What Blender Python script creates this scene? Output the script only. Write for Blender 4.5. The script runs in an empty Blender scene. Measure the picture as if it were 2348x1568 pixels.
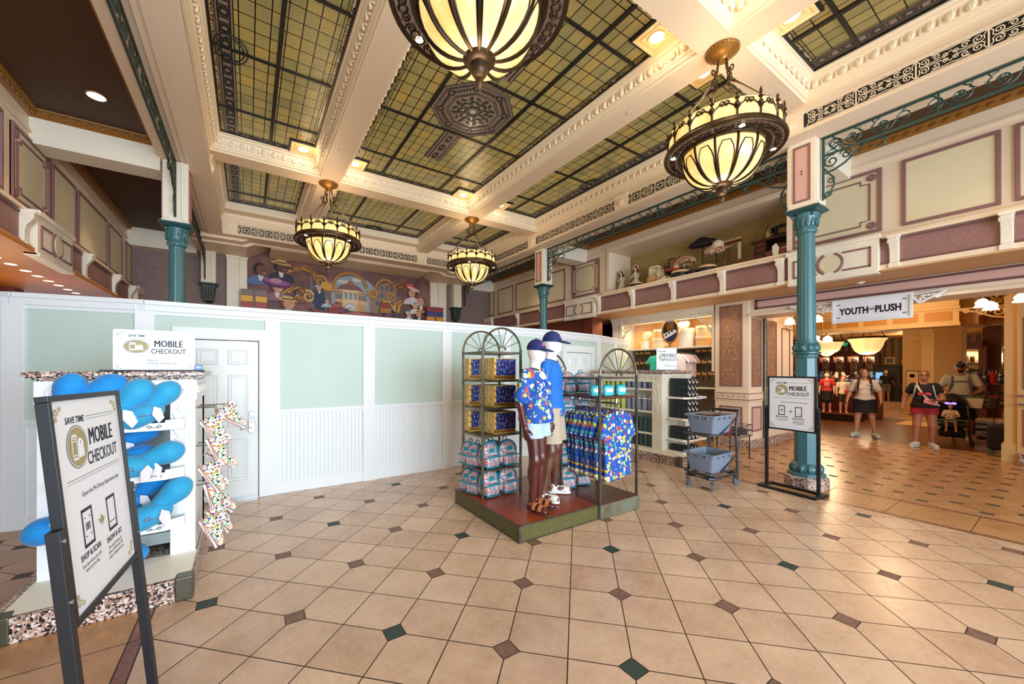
import bpy, bmesh, math, random
import numpy as np
from mathutils import Matrix, Vector, Euler
random.seed(7)
PI = math.pi
SC = bpy.context.scene
COL = SC.collection
def lin(c):
    return tuple((x/12.92 if x <= .04045 else ((x+.055)/1.055)**2.4) for x in c)
def rgb(r, g, b):
    return lin((r/255, g/255, b/255))

# ------------------------------------------------------------------ camera, world, light, exposure
YAW, FPX, CX, CY, HC = 0.57969, 876.09, 1142.35, 847.62, 1.64
cam = bpy.data.objects.new('camera', bpy.data.cameras.new('camera'))
COL.objects.link(cam)
cam.data.sensor_width = 36
cam.data.lens = 36*FPX/2348
cam.data.shift_x = (1174-CX)/2348
cam.data.shift_y = (CY-784)/2348
cam.data.clip_start = .05
cam.data.clip_end = 200
cam.location = (0, 0, HC)
cam.rotation_euler = (PI/2, 0, -YAW)
SC.camera = cam
w = bpy.data.worlds.new('world'); SC.world = w; w.use_nodes = True
w.node_tree.nodes['Background'].inputs[0].default_value = (.75, .87, 1, 1)
w.node_tree.nodes['Background'].inputs[1].default_value = 1.0
SC.view_settings.view_transform = 'Standard'
SC.view_settings.look = 'None'
SC.view_settings.exposure = 0.0
SC.view_settings.gamma = 1
SC.view_settings.use_curve_mapping = False
SC.cycles.max_bounces = 7
SC.cycles.diffuse_bounces = 4
SC.cycles.glossy_bounces = 3
SC.cycles.transmission_bounces = 4
SC.cycles.transparent_max_bounces = 8
SC.cycles.caustics_reflective = False
SC.cycles.caustics_refractive = False
SC.cycles.sample_clamp_indirect = 4
SC.cycles.use_denoising = True
def lamp(kind, loc, power, col=(1, 1, 1), rot=(0, 0, 0), size=.1, sizey=None, spot=None, blend=.6, name='lamp', spread=None):
    d = bpy.data.lights.new(name, kind); d.energy = power; d.color = col
    if kind == 'AREA':
        d.size = size
        if sizey: d.shape = 'RECTANGLE'; d.size_y = sizey
        if spread: d.spread = spread
    else:
        d.shadow_soft_size = size
    if kind == 'SPOT':
        d.spot_size = spot; d.spot_blend = blend
    o = bpy.data.objects.new(name, d); COL.objects.link(o); o.location = loc; o.rotation_euler = rot
    return o
WARM = (1, .72, .42); WARM2 = (1, .80, .58); DAY = (.72, .87, 1)
# daylight through the shop windows in the front wall behind the camera
for x, e in ((-.4, 345), (2.9, 265), (6.2, 165)):
    lamp('AREA', (x, -5.2, 2.1), e, DAY, (PI/2, 0, 0), 2.6, 3.2, name='window_daylight', spread=2.3)
# the shop's own recessed ceiling lamps, coffers and aisles
for x, y in ((.83, 7.25), (1.7, 7.25), (3.92, 7.3), (4.75, 7.3), (3.95, 2.7), (1.7, 2.7), (.85, 2.7), (4.75, 2.7), (3.9, 1.7), (1.7, 1.7), (4.75, 1.7), (.85, 1.7)):
    lamp('SPOT', (x, y, 5.36), 42 if y > 5 else 27, WARM2, (0, 0, 0), .05, spot=1.9, blend=.9, name='recessed_spot')
    lamp('POINT', (x, y, 5.36), 3.2, WARM, size=.06, name='recessed_glow')
for x, y in ((6.95+.4, -1.2), (7.1, .6), (7.2, 3.6), (7.2, 5.4), (-1.7, 4.4), (-1.7, 9.6), (-1.6, 6.72), (7.2, 9.6)):
    lamp('SPOT', (x, y, 4.8), 24 if x > 0 else 38, WARM2 if x > 0 else WARM, (0, 0, 0), .06, spot=1.7, blend=.8, name='aisle_spot')
for x, y in ((1.29, 2.2), (4.43, 2.2), (1.29, 7.9), (4.43, 7.9), (1.29, -3.4), (4.43, -3.4)):
    lamp('POINT', (x, y, 4.55), 24, WARM, size=.25, name='chandelier_uplight')
    lamp('POINT', (x, y, 3.5), 16, WARM2, size=.12, name='chandelier_downlight')

# ------------------------------------------------------------------ node shorthand
class E:
    """a tiny expression wrapper over math nodes"""
    nt = None
    def __init__(s, k): s.k = k
    @staticmethod
    def op(o, a, b=None, c=None):
        n = E.nt.nodes.new('ShaderNodeMath'); n.operation = o
        for i, v in enumerate((a, b, c)):
            if v is None: continue
            if isinstance(v, E): E.nt.links.new(v.k, n.inputs[i])
            else: n.inputs[i].default_value = v
        return E(n.outputs[0])
    def __add__(s, o): return E.op('ADD', s, o)
    __radd__ = __add__
    def __sub__(s, o): return E.op('SUBTRACT', s, o)
    def __rsub__(s, o): return E.op('SUBTRACT', o, s)
    def __mul__(s, o): return E.op('MULTIPLY', s, o)
    __rmul__ = __mul__
    def __truediv__(s, o): return E.op('DIVIDE', s, o)
    def abs(s): return E.op('ABSOLUTE', s)
    def lt(s, o): return E.op('LESS_THAN', s, o)
    def gt(s, o): return E.op('GREATER_THAN', s, o)
    def floor(s): return E.op('FLOOR', s)
    def mod(s, o): return E.op('FLOORED_MODULO', s, o)
    def near(s): return E.op('ABSOLUTE', s - E.op('ROUND', s))
    def min(s, o): return E.op('MINIMUM', s, o)
    def max(s, o): return E.op('MAXIMUM', s, o)
def _set(sock, v):
    if isinstance(v, E): E.nt.links.new(v.k, sock)
    elif hasattr(v, 'links') or hasattr(v, 'is_output'): E.nt.links.new(v, sock)
    elif isinstance(v, tuple) and len(v) == 3 and sock.type == 'RGBA': sock.default_value = (*v, 1)
    else: sock.default_value = v
def node(t, **kw):
    n = E.nt.nodes.new('ShaderNode'+t)
    for k, v in kw.items():
        if k.startswith('i_'): _set(n.inputs[k[2:].replace('_', ' ')], v)
        else: setattr(n, k, v)
    return n
def mixc(f, a, b, mode='MIX'):
    n = E.nt.nodes.new('ShaderNodeMix'); n.data_type = 'RGBA'; n.blend_type = mode
    _set(n.inputs[0], f); _set(n.inputs[6], a); _set(n.inputs[7], b)
    return n.outputs[2]
def coords(space='Object'):
    o = node('TexCoord').outputs[space]
    s = node('SeparateXYZ'); E.nt.links.new(o, s.inputs[0])
    return o, E(s.outputs[0]), E(s.outputs[1]), E(s.outputs[2])
def noise(vec, scale, detail=3, rough=.5):
    n = node('TexNoise', i_Scale=scale, i_Detail=detail, i_Roughness=rough)
    if vec is not None: E.nt.links.new(vec, n.inputs['Vector'])
    return n
def ramp(fac, stops, interp='LINEAR'):
    n = node('ValToRGB'); _set(n.inputs[0], fac); r = n.color_ramp; r.interpolation = interp
    while len(r.elements) < len(stops): r.elements.new(.5)
    for e, (p, c) in zip(r.elements, stops): e.position = p; e.color = (*c, 1)
    return n.outputs[0]
def bumpn(h, strength=.3, dist=.01):
    n = node('Bump', i_Strength=strength, i_Distance=dist); _set(n.inputs['Height'], h); return n.outputs[0]
MATS = {}
def newmat(name):
    m = bpy.data.materials.new(name); m.use_nodes = True; E.nt = m.node_tree
    MATS[name] = m
    return m, m.node_tree.nodes['Principled BSDF']
def M(name, col=None, rough=.5, metal=0, col2=None, nscale=8, bump=0, bscale=60, emit=None, es=1, sheen=0, spec=.5, bdist=.003, coat=0):
    if col is None: return MATS[name]
    m, b = newmat(name)
    _set(b.inputs['Base Color'], col)
    b.inputs['Roughness'].default_value = rough; b.inputs['Metallic'].default_value = metal
    b.inputs['Specular IOR Level'].default_value = spec
    b.inputs['Coat Weight'].default_value = coat
    if col2 or bump:
        o = coords()[0]
    if col2:
        f = noise(o, nscale, 4, .6)
        c = ramp(f.outputs[0], ((.3, col), (.7, col2)))
        _set(b.inputs['Base Color'], c)
    if bump:
        f = noise(o, bscale, 3)
        _set(b.inputs['Normal'], bumpn(f.outputs[0], bump, bdist))
    if emit:
        b.inputs['Emission Color'].default_value = (*emit, 1); b.inputs['Emission Strength'].default_value = es
    if sheen: b.inputs['Sheen Weight'].default_value = sheen
    return m

# ------------------------------------------------------------------ mesh builder
class MB:
    def __init__(s): s.v = []; s.f = []; s.mi = []; s.t = Matrix.Identity(4)
    def raw(s, vs, fs, m=0):
        o = len(s.v)
        if s.t == Matrix.Identity(4): s.v += [tuple(p) for p in vs]
        else: s.v += [tuple(s.t @ Vector(p)) for p in vs]
        s.f += [tuple(i+o for i in f) for f in fs]; s.mi += [m]*len(fs)
        return s
    def box(s, x0, y0, z0, x1, y1, z1, m=0):
        if x0 > x1: x0, x1 = x1, x0
        if y0 > y1: y0, y1 = y1, y0
        if z0 > z1: z0, z1 = z1, z0
        return s.raw([(x0,y0,z0),(x1,y0,z0),(x1,y1,z0),(x0,y1,z0),(x0,y0,z1),(x1,y0,z1),(x1,y1,z1),(x0,y1,z1)],
                     [(3,2,1,0),(4,5,6,7),(0,1,5,4),(1,2,6,5),(2,3,7,6),(3,0,4,7)], m)
    def cbox(s, c, d, m=0):
        return s.box(c[0]-d[0]/2, c[1]-d[1]/2, c[2]-d[2]/2, c[0]+d[0]/2, c[1]+d[1]/2, c[2]+d[2]/2, m)
    def taper(s, z0, z1, a, b, m=0):
        """frustum: a=(x0,y0,x1,y1) at z0, b the same at z1"""
        return s.raw([(a[0],a[1],z0),(a[2],a[1],z0),(a[2],a[3],z0),(a[0],a[3],z0),(b[0],b[1],z1),(b[2],b[1],z1),(b[2],b[3],z1),(b[0],b[3],z1)],
                     [(3,2,1,0),(4,5,6,7),(0,1,5,4),(1,2,6,5),(2,3,7,6),(3,0,4,7)], m)
    def tube(s, pts, r, n=8, closed=False, m=0, caps=True, ph=0):
        pts = [Vector(p) for p in pts]; N = len(pts)
        rs = r if isinstance(r, (list, tuple)) else [r]*N
        tang = []
        for i in range(N):
            a = pts[(i-1) % N] if (closed or i > 0) else pts[i]
            b = pts[(i+1) % N] if (closed or i < N-1) else pts[i]
            d = b-a
            tang.append(d.normalized() if d.length > 1e-9 else Vector((0,0,1)))
        up = Vector((0,0,1)) if abs(tang[0].z) < .9 else Vector((1,0,0))
        u = tang[0].cross(up).normalized(); vs = []
        for i in range(N):
            t = tang[i]; u = (u - t*u.dot(t))
            u = u.normalized() if u.length > 1e-6 else t.orthogonal().normalized()
            v = t.cross(u)
            for k in range(n):
                a = 2*PI*k/n+ph
                vs.append(pts[i]+(u*math.cos(a)+v*math.sin(a))*rs[i])
        fs = []
        for i in range(N if closed else N-1):
            j = (i+1) % N
            for k in range(n):
                l = (k+1) % n
                fs.append((i*n+k, i*n+l, j*n+l, j*n+k))
        if caps and not closed:
            fs.append(tuple(range(n-1, -1, -1))); fs.append(tuple((N-1)*n+k for k in range(n)))
        return s.raw(vs, fs, m)
    def cyl(s, p0, p1, r, r2=None, n=12, m=0, ph=0):
        return s.tube([p0, p1], [r, r if r2 is None else r2], n, m=m, ph=ph)
    def lathe(s, prof, n=24, c=(0,0,0), m=0, cap=True, ph=0, mod=None):
        vs = []; fs = []; K = len(prof)
        for r, z in prof:
            for k in range(n):
                a = 2*PI*k/n+ph; rr = r*(mod(a, z) if mod else 1)
                vs.append((c[0]+rr*math.cos(a), c[1]+rr*math.sin(a), c[2]+z))
        for i in range(K-1):
            for k in range(n):
                l = (k+1) % n; fs.append((i*n+k, i*n+l, (i+1)*n+l, (i+1)*n+k))
        if cap:
            if prof[0][0] > 1e-4: fs.append(tuple(range(n-1, -1, -1)))
            if prof[-1][0] > 1e-4: fs.append(tuple((K-1)*n+k for k in range(n)))
        return s.raw(vs, fs, m)
    def ell(s, c, r, nu=10, nv=7, m=0, rot=None):
        vs = []; fs = []
        for j in range(nv+1):
            th = PI*j/nv
            for i in range(nu):
                a = 2*PI*i/nu
                p = Vector((r[0]*math.sin(th)*math.cos(a), r[1]*math.sin(th)*math.sin(a), r[2]*math.cos(th)))
                if rot is not None: p = rot @ p
                vs.append((c[0]+p.x, c[1]+p.y, c[2]+p.z))
        for j in range(nv):
            for i in range(nu):
                k = (i+1) % nu; fs.append((j*nu+i, (j+1)*nu+i, (j+1)*nu+k, j*nu+k))
        return s.raw(vs, fs, m)
    def prism(s, pts, d, m=0, o=(0,0,0), ux=(1,0,0), uy=(0,0,1)):
        """polygon pts (a,b) in the plane o+a*ux+b*uy, extruded by the vector d"""
        o = Vector(o); ux = Vector(ux); uy = Vector(uy); d = Vector(d)
        A = [o+ux*a+uy*b for a, b in pts]; n = len(A)
        if ux.cross(uy).dot(d) < 0: A = A[::-1]
        return s.raw(A+[p+d for p in A], [tuple(range(n-1,-1,-1)), tuple(range(n, 2*n))]+[(i, (i+1) % n, n+(i+1) % n, n+i) for i in range(n)], m)
    def sweep(s, prof, path, closed=False, m=0):
        """profile (out, z) swept along a horizontal polyline path [(x,y)], 'out' to the left of travel"""
        P = [Vector((p[0], p[1])) for p in path]; N = len(P); vs = []; fs = []; K = len(prof)
        for i in range(N):
            a = P[i]-P[i-1] if (closed or i > 0) else P[1]-P[0]
            b = P[(i+1) % N]-P[i] if (closed or i < N-1) else a
            a = a.normalized(); b = b.normalized()
            na = Vector((-a.y, a.x)); nb = Vector((-b.y, b.x)); nn = (na+nb)
            nn = nn/(nn.length_squared/2) if nn.length > 1e-6 else na
            for o, z in prof: vs.append((P[i].x+nn.x*o, P[i].y+nn.y*o, z))
        for i in range(N if closed else N-1):
            j = (i+1) % N
            for k in range(K-1): fs.append((i*K+k, j*K+k, j*K+k+1, i*K+k+1))
        return s.raw(vs, fs, m)
    def build(s, name, mats, parent=None, smooth=None, bevel=0, loc=None, solid=0, subsurf=0):
        me = bpy.data.meshes.new(name)
        me.from_pydata(s.v, [], s.f)
        if not isinstance(mats, (list, tuple)): mats = [mats]
        for q in mats: me.materials.append(MATS[q] if isinstance(q, str) else q)
        if len(mats) > 1: me.polygons.foreach_set('material_index', s.mi)
        if smooth is not None:
            me.polygons.foreach_set('use_smooth', [True]*len(me.polygons))
            if smooth < PI: me.set_sharp_from_angle(angle=smooth)
        me.update()
        o = bpy.data.objects.new(name, me); COL.objects.link(o)
        if parent is not None: o.parent = parent
        if loc: o.location = loc
        if solid:
            q = o.modifiers.new('solid', 'SOLIDIFY'); q.thickness = solid; q.offset = 0
        if bevel:
            q = o.modifiers.new('bevel', 'BEVEL'); q.width = bevel; q.segments = 2; q.limit_method = 'ANGLE'; q.angle_limit = .7
        return o
SM = .7
def spiral(c, r0, r1, a0, turns, n=16, axis=None):
    """2-D spiral points"""
    return [(c[0]+(r0+(r1-r0)*i/n)*math.cos(a0+turns*2*PI*i/n), c[1]+(r0+(r1-r0)*i/n)*math.sin(a0+turns*2*PI*i/n)) for i in range(n+1)]
def tag(o, label=None, cat=None, group=None, kind=None):
    if label: o['label'] = label
    if cat: o['category'] = cat
    if group: o['group'] = group
    if kind: o['kind'] = kind
    return o
def T(name, label, cat, loc=(0,0,0), rz=0, group=None, kind=None, rot=None):
    o = bpy.data.objects.new(name, None); COL.objects.link(o); o.empty_display_size = .05
    o.location = loc; o.rotation_euler = rot if rot else (0, 0, rz)
    return tag(o, label, cat, group, kind)
def kids(o): return [c for c in bpy.data.objects if c.parent == o]
def ctree(o, parent=None, ch=None):
    c = o.copy(); COL.objects.link(c)
    if parent: c.parent = parent; c.matrix_parent_inverse = o.matrix_parent_inverse
    for k in (o.children if ch is None else ch): ctree(k, c)
    return c
def dup(o, loc, rz=0, label=None, group=None, rot=None, scale=None):
    c = ctree(o); c.location = loc; c.rotation_euler = rot if rot else (0, 0, rz)
    if label: c['label'] = label
    if group: c['group'] = group
    if scale: c.scale = scale if isinstance(scale, tuple) else (scale,)*3
    return c
def S(o, label, cat): return tag(o, label, cat, kind='structure')
_tx = {}
def text(mb, s, size, o, ux, uz, sx=1.0, align='CENTER', bold=0, m=0, lift=.0008, shear=0):
    """flat lettering laid on a surface: o the anchor, ux along the line, uz up"""
    k = (s, round(bold, 5), shear)
    if k not in _tx:
        cu = bpy.data.curves.new('t', 'FONT'); cu.body = s; cu.size = 1; cu.offset = bold; cu.resolution_u = 2; cu.shear = shear
        ob = bpy.data.objects.new('t', cu); COL.objects.link(ob)
        dg = bpy.context.evaluated_depsgraph_get(); dg.update()
        me = bpy.data.meshes.new_from_object(ob.evaluated_get(dg))
        vs = [tuple(v.co) for v in me.vertices]; fs = [tuple(p.vertices) for p in me.polygons]
        bpy.data.objects.remove(ob); bpy.data.curves.remove(cu); bpy.data.meshes.remove(me)
        _tx[k] = (vs, fs)
    vs, fs = _tx[k]
    if not vs: return 0
    x0 = min(v[0] for v in vs); x1 = max(v[0] for v in vs); wd = (x1-x0)*size*sx
    off = {'CENTER': -(x0+x1)/2, 'LEFT': -x0, 'RIGHT': -x1}[align]
    o = Vector(o); ux = Vector(ux).normalized(); uz = Vector(uz).normalized(); n = ux.cross(uz)*lift
    mb.raw([o+ux*((v[0]+off)*size*sx)+uz*(v[1]*size)+n for v in vs], fs, m)
    return wd

# ------------------------------------------------------------------ organic shapes: signed distances and surface nets
def _smin(a, b, k):
    if k <= 0: return np.minimum(a, b)
    h = np.clip(.5+.5*(b-a)/k, 0, 1)
    return b*(1-h)+a*h-k*h*(1-h)
class SDF:
    def __init__(s, k=.03): s.p = []; s.k = k
    def cone(s, a, b, ra, rb=None, k=None): s.p.append(('c', np.array(a, float), np.array(b, float), ra, ra if rb is None else rb, s.k if k is None else k)); return s
    def chain(s, pts, rs, k=None):
        for i in range(len(pts)-1): s.cone(pts[i], pts[i+1], rs[i], rs[i+1], k)
        return s
    def ell(s, c, r, rot=None, k=None, sub=False):
        R = np.array((Euler(rot).to_matrix() if rot is not None else Matrix.Identity(3)), float)
        s.p.append(('e', np.array(c, float), np.array(r, float), R, sub, s.k if k is None else k)); return s
    def rbox(s, c, d, r=.01, rot=None, k=None, sub=False):
        R = np.array((Euler(rot).to_matrix() if rot is not None else Matrix.Identity(3)), float)
        s.p.append(('b', np.array(c, float), np.array(d, float)/2-r, R, r, sub, s.k if k is None else k)); return s
    def cut(s, pt, n):
        """keep the side where (p-pt).n < 0"""
        n = np.array(n, float); s.p.append(('p', np.array(pt, float), n/np.linalg.norm(n))); return s
    def bounds(s):
        lo = np.full(3, 1e9); hi = np.full(3, -1e9)
        for q in s.p:
            if q[0] == 'c':
                for e, r in ((q[1], q[3]), (q[2], q[4])): lo = np.minimum(lo, e-r); hi = np.maximum(hi, e+r)
            elif q[0] == 'e' and not q[4]:
                r = np.abs(q[3]) @ q[2]; lo = np.minimum(lo, q[1]-r); hi = np.maximum(hi, q[1]+r)
            elif q[0] == 'b' and not q[5]:
                r = np.abs(q[3]) @ (q[2]+q[4]); lo = np.minimum(lo, q[1]-r); hi = np.maximum(hi, q[1]+r)
        return lo, hi
    def mesh(s, h=.01):
        lo, hi = s.bounds(); lo = lo-3*h-.012; hi = hi+3*h+.012
        n = np.ceil((hi-lo)/h).astype(int)+1
        F = np.full(n, .2, np.float32)
        ax = [lo[i]+h*np.arange(n[i]) for i in range(3)]
        for q in s.p:
            if q[0] == 'p':
                X = (ax[0]-q[1][0])[:, None, None]*q[2][0]+(ax[1]-q[1][1])[None, :, None]*q[2][1]+(ax[2]-q[1][2])[None, None, :]*q[2][2]
                F = np.maximum(F, X.astype(np.float32)); continue
            k = q[-1]; mg = .03+k+2*h
            if q[0] == 'c': a = np.minimum(q[1]-q[3], q[2]-q[4])-mg; b = np.maximum(q[1]+q[3], q[2]+q[4])+mg
            elif q[0] == 'e': r = np.abs(q[3]) @ q[2]; a = q[1]-r-mg; b = q[1]+r+mg
            else: r = np.abs(q[3]) @ (q[2]+q[4]); a = q[1]-r-mg; b = q[1]+r+mg
            i0 = np.clip(((a-lo)/h).astype(int), 0, n-1); i1 = np.clip(np.ceil((b-lo)/h).astype(int)+1, 1, n)
            if (i1 <= i0).any(): continue
            sl = tuple(slice(i0[i], i1[i]) for i in range(3))
            x, y, z = np.meshgrid(*(ax[i][sl[i]] for i in range(3)), indexing='ij')
            if q[0] == 'c':
                ab = q[2]-q[1]; L = max(ab @ ab, 1e-12)
                px, py, pz = x-q[1][0], y-q[1][1], z-q[1][2]
                t = np.clip((px*ab[0]+py*ab[1]+pz*ab[2])/L, 0, 1)
                d = np.sqrt((px-t*ab[0])**2+(py-t*ab[1])**2+(pz-t*ab[2])**2)-(q[3]+(q[4]-q[3])*t)
            else:
                P = np.stack([x-q[1][0], y-q[1][1], z-q[1][2]], -1) @ q[3]
                if q[0] == 'e':
                    k0 = np.sqrt(((P/q[2])**2).sum(-1)); k1 = np.sqrt(((P/q[2]**2)**2).sum(-1))+1e-9
                    d = k0*(k0-1)/k1
                else:
                    Q = np.abs(P)-q[2]
                    d = np.sqrt((np.maximum(Q, 0)**2).sum(-1))+np.minimum(Q.max(-1), 0)-q[4]
            sub = q[4] if q[0] == 'e' else (q[5] if q[0] == 'b' else False)
            if sub: F[sl] = -_smin(-F[sl], d, k)
            else: F[sl] = _smin(F[sl], d, k)
        return surfnets(F, lo, h)
def surfnets(F, lo, h):
    s = F < 0; n = np.array(F.shape)-1
    cnt = np.zeros(n, np.int8); acc = np.zeros((*n, 3), np.float32); num = np.zeros(n, np.float32)
    def sub(A, d): return A[d[0]:n[0]+d[0], d[1]:n[1]+d[1], d[2]:n[2]+d[2]]
    for a in range(3):
        o1, o2 = [i for i in range(3) if i != a]
        for b in (0, 1):
            for c in (0, 1):
                d0 = [0]*3; d0[o1] = b; d0[o2] = c; d1 = list(d0); d1[a] = 1
                f0 = sub(F, d0); f1 = sub(F, d1); x = (f0 < 0) != (f1 < 0)
                t = np.where(x, f0/np.where(x, f0-f1, 1), 0)
                num += x
                acc[..., a] += np.where(x, t, 0); acc[..., o1] += x*b; acc[..., o2] += x*c
    act = num > 0; ii = np.argwhere(act); idx = np.full(n, -1); idx[act] = np.arange(len(ii))
    V = lo+h*(ii+acc[act]/num[act][:, None])
    Q = []
    for a in range(3):
        o1, o2 = (a+1) % 3, (a+2) % 3
        f0 = [slice(None)]*3; f1 = [slice(None)]*3; f0[a] = slice(0, -1); f1[a] = slice(1, None)
        x = s[tuple(f0)] != s[tuple(f1)]
        E_ = np.argwhere(x); E_ = E_[(E_[:, o1] > 0) & (E_[:, o2] > 0) & (E_[:, o1] < n[o1]) & (E_[:, o2] < n[o2])]
        if not len(E_): continue
        ins = s[tuple(E_.T)]
        def cell(p, q):
            c = E_.copy(); c[:, o1] -= p; c[:, o2] -= q; return idx[tuple(c.T)]
        q = np.stack([cell(1, 1), cell(0, 1), cell(0, 0), cell(1, 0)], 1)
        q[~ins] = q[~ins][:, ::-1]
        Q.append(q)
    return V.tolist(), np.concatenate(Q).tolist()
def organic(name, sdf, mat, parent=None, h=.01, xf=None):
    v, f = sdf.mesh(h)
    mb = MB()
    if xf is not None: mb.t = xf
    mb.raw(v, f)
    return mb.build(name, mat, parent, smooth=PI)
# ------------------------------------------------------------------ materials
CREAM = rgb(236, 214, 186); MAUVE = rgb(139, 98, 97)
M('cream', CREAM, .45)
M('cream_white', rgb(238, 228, 208), .4)
M('moulding', rgb(242, 224, 194), .4)
M('ivory_panel', rgb(226, 212, 176), .55, bump=.15, bscale=120)
M('mauve', MAUVE, .45)
M('pink', rgb(214, 172, 160), .45)
M('mauve_dark', rgb(112, 74, 74), .45)
M('teal', rgb(58, 106, 112), .32, spec=.6)
M('teal_dark', rgb(38, 76, 78), .35)
M('lace_green', rgb(36, 70, 64), .4)
M('iron_green', rgb(40, 52, 44), .45)
M('brown_ceiling', rgb(74, 42, 10), .6, col2=rgb(62, 34, 8), nscale=14, bump=.2, bscale=90)
M('brown_crown', rgb(140, 92, 34), .45)
M('soffit', rgb(205, 160, 110), .55)
M('wood_soffit', rgb(196, 120, 50), .5)
M('black_gap', rgb(18, 14, 12), .6)
M('lead', rgb(16, 15, 14), .4)
M('bronze', rgb(78, 58, 32), .38, .7, col2=rgb(54, 40, 24), nscale=20)
M('bronze_dark', rgb(58, 42, 26), .42, .7)
M('gold', rgb(150, 106, 46), .38, .6)
M('barrier_white', rgb(226, 230, 232), .4)
M('barrier_green', rgb(190, 208, 198), .5, col2=rgb(186, 204, 195), nscale=1.5)
M('door_white', rgb(228, 233, 233), .4)
M('steel', rgb(180, 182, 186), .25, .9)
M('chrome', rgb(215, 217, 220), .12, 1)
M('black', rgb(20, 20, 24), .45)
M('black_matte', rgb(14, 14, 16), .7)
M('sign_white', rgb(234, 238, 246), .35)
M('ink', rgb(20, 24, 34), .5)
M('ink_soft', rgb(120, 120, 122), .5)
M('sign_gold', rgb(160, 146, 96), .45)
M('kiosk_white', rgb(236, 238, 238), .35)
M('kiosk_cream', rgb(228, 222, 204), .45)
M('kiosk_grey', rgb(206, 214, 208), .5)
M('counter_cream', rgb(222, 214, 194), .45)
M('guard_metal', rgb(92, 88, 74), .4, .6)
M('plush_blue', rgb(0, 122, 205), .75, sheen=.3, col2=rgb(0, 140, 215), nscale=6)
M('plush_teal', rgb(24, 150, 205), .7, sheen=.3, col2=rgb(40, 165, 210), nscale=5)
M('tag_white', rgb(225, 222, 232), .5)
M('card_blue', rgb(20, 96, 175), .35)
M('frame_metal', rgb(112, 106, 92), .38, .7, col2=rgb(84, 76, 62), nscale=14)
M('shelf_wood', rgb(92, 56, 36), .35, col2=rgb(76, 44, 28), nscale=9)
M('deck_orange', rgb(150, 66, 30), .35, col2=rgb(128, 54, 26), nscale=5)
M('deck_brown', rgb(104, 52, 32), .28, col2=rgb(80, 40, 26), nscale=4)
M('edge_green', rgb(96, 92, 44), .5, col2=rgb(74, 68, 34), nscale=30, bump=.3, bscale=110)
M('edge_grey', rgb(112, 118, 102), .45, col2=rgb(92, 80, 58), nscale=5)
M('mannequin_white', rgb(238, 236, 232), .35)
M('mannequin_brown', rgb(92, 42, 34), .28, col2=rgb(72, 32, 28), nscale=5)
M('mannequin_tan', rgb(110, 68, 48), .35, col2=rgb(88, 52, 38), nscale=5)
M('navy', rgb(22, 34, 92), .75)
M('cap_pink', rgb(214, 120, 180), .5)
M('shirt_blue', rgb(16, 104, 190), .8)
M('print_orange', rgb(226, 112, 84), .7)
M('denim_light', rgb(184, 206, 222), .8, col2=rgb(168, 194, 214), nscale=12)
M('khaki', rgb(178, 162, 142), .8)
M('sandal', rgb(190, 116, 74), .5)
M('sole_brown', rgb(84, 48, 32), .6)
M('sneaker_white', rgb(226, 222, 216), .5)
M('sneaker_brown', rgb(120, 70, 50), .5)
M('pack_teal', rgb(0, 140, 158), .55)
M('pack_dark', rgb(22, 50, 64), .6)
M('cart_grey', rgb(122, 134, 152), .5)
M('cart_frame', rgb(70, 72, 80), .4, .5)
M('rubber', rgb(92, 96, 104), .6)
M('wicker', rgb(60, 40, 30), .6)
M('tumbler_lime', rgb(190, 200, 110), .3)
M('tumbler_dark', rgb(40, 78, 84), .28, col2=rgb(56, 92, 96), nscale=20)
M('tumbler_slate', rgb(70, 96, 98), .3, col2=rgb(52, 76, 80), nscale=20)
M('straw', rgb(210, 214, 216), .25)
M('mugbox', rgb(14, 26, 32), .4)
M('mug_white', rgb(230, 226, 200), .4)
M('alcove_wall', rgb(226, 190, 140), .6, col2=rgb(220, 182, 130), nscale=5)
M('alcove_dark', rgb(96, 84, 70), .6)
M('hatbox_cream', rgb(238, 222, 192), .55)
M('hatbox_tan', rgb(222, 178, 128), .55)
M('hatbox_white', rgb(235, 230, 226), .5)
M('tee_teal', rgb(40, 170, 150), .8)
M('tee_white', rgb(230, 220, 222), .8)
M('tee_pink', rgb(216, 190, 204), .8)
M('skin', rgb(196, 140, 110), .5)
M('skin_tan', rgb(170, 110, 80), .5)
M('hair_dark', rgb(38, 24, 18), .5)
M('hair_brown', rgb(120, 74, 40), .5)
M('hair_fair', rgb(206, 180, 130), .6)
M('tee_offwhite', rgb(216, 206, 196), .85)
M('tee_grey', rgb(196, 196, 190), .85)
M('tee_black', rgb(20, 20, 22), .85)
M('shorts_black', rgb(22, 20, 26), .8)
M('shorts_red', rgb(160, 20, 34), .75)
M('shorts_olive', rgb(90, 90, 70), .8)
M('mint', rgb(170, 205, 190), .6)
M('pouch_pink', rgb(226, 150, 160), .5)
M('strap_cream', rgb(214, 204, 192), .7)
M('glasses', rgb(20, 16, 16), .2)
M('lip', rgb(150, 70, 64), .5)
M('eye', rgb(30, 22, 20), .2)
M('stroller_black', rgb(22, 22, 26), .65)
M('bow_light', rgb(140, 110, 230), .4, emit=(.5, .3, 1), es=1.2)
M('store_cream', rgb(214, 176, 116), .55)
M('store_gold', rgb(190, 130, 50), .55)
M('store_wood', rgb(92, 34, 20), .4, col2=rgb(70, 26, 16), nscale=6)
M('store_dark', rgb(28, 16, 14), .5)
M('store_ceiling', rgb(226, 178, 104), .6)
M('bulb', rgb(255, 240, 210), .4, emit=(1, .80, .48), es=1.8)
M('can_light', rgb(255, 245, 220), .4, emit=(1, .90, .68), es=14)
M('spot_disc', rgb(255, 245, 220), .4, emit=(1, .86, .62), es=6)
M('can_trim', rgb(236, 212, 160), .4)
M('shell_glass', rgb(240, 214, 160), .3, emit=(1, .66, .26), es=.8)
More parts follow.
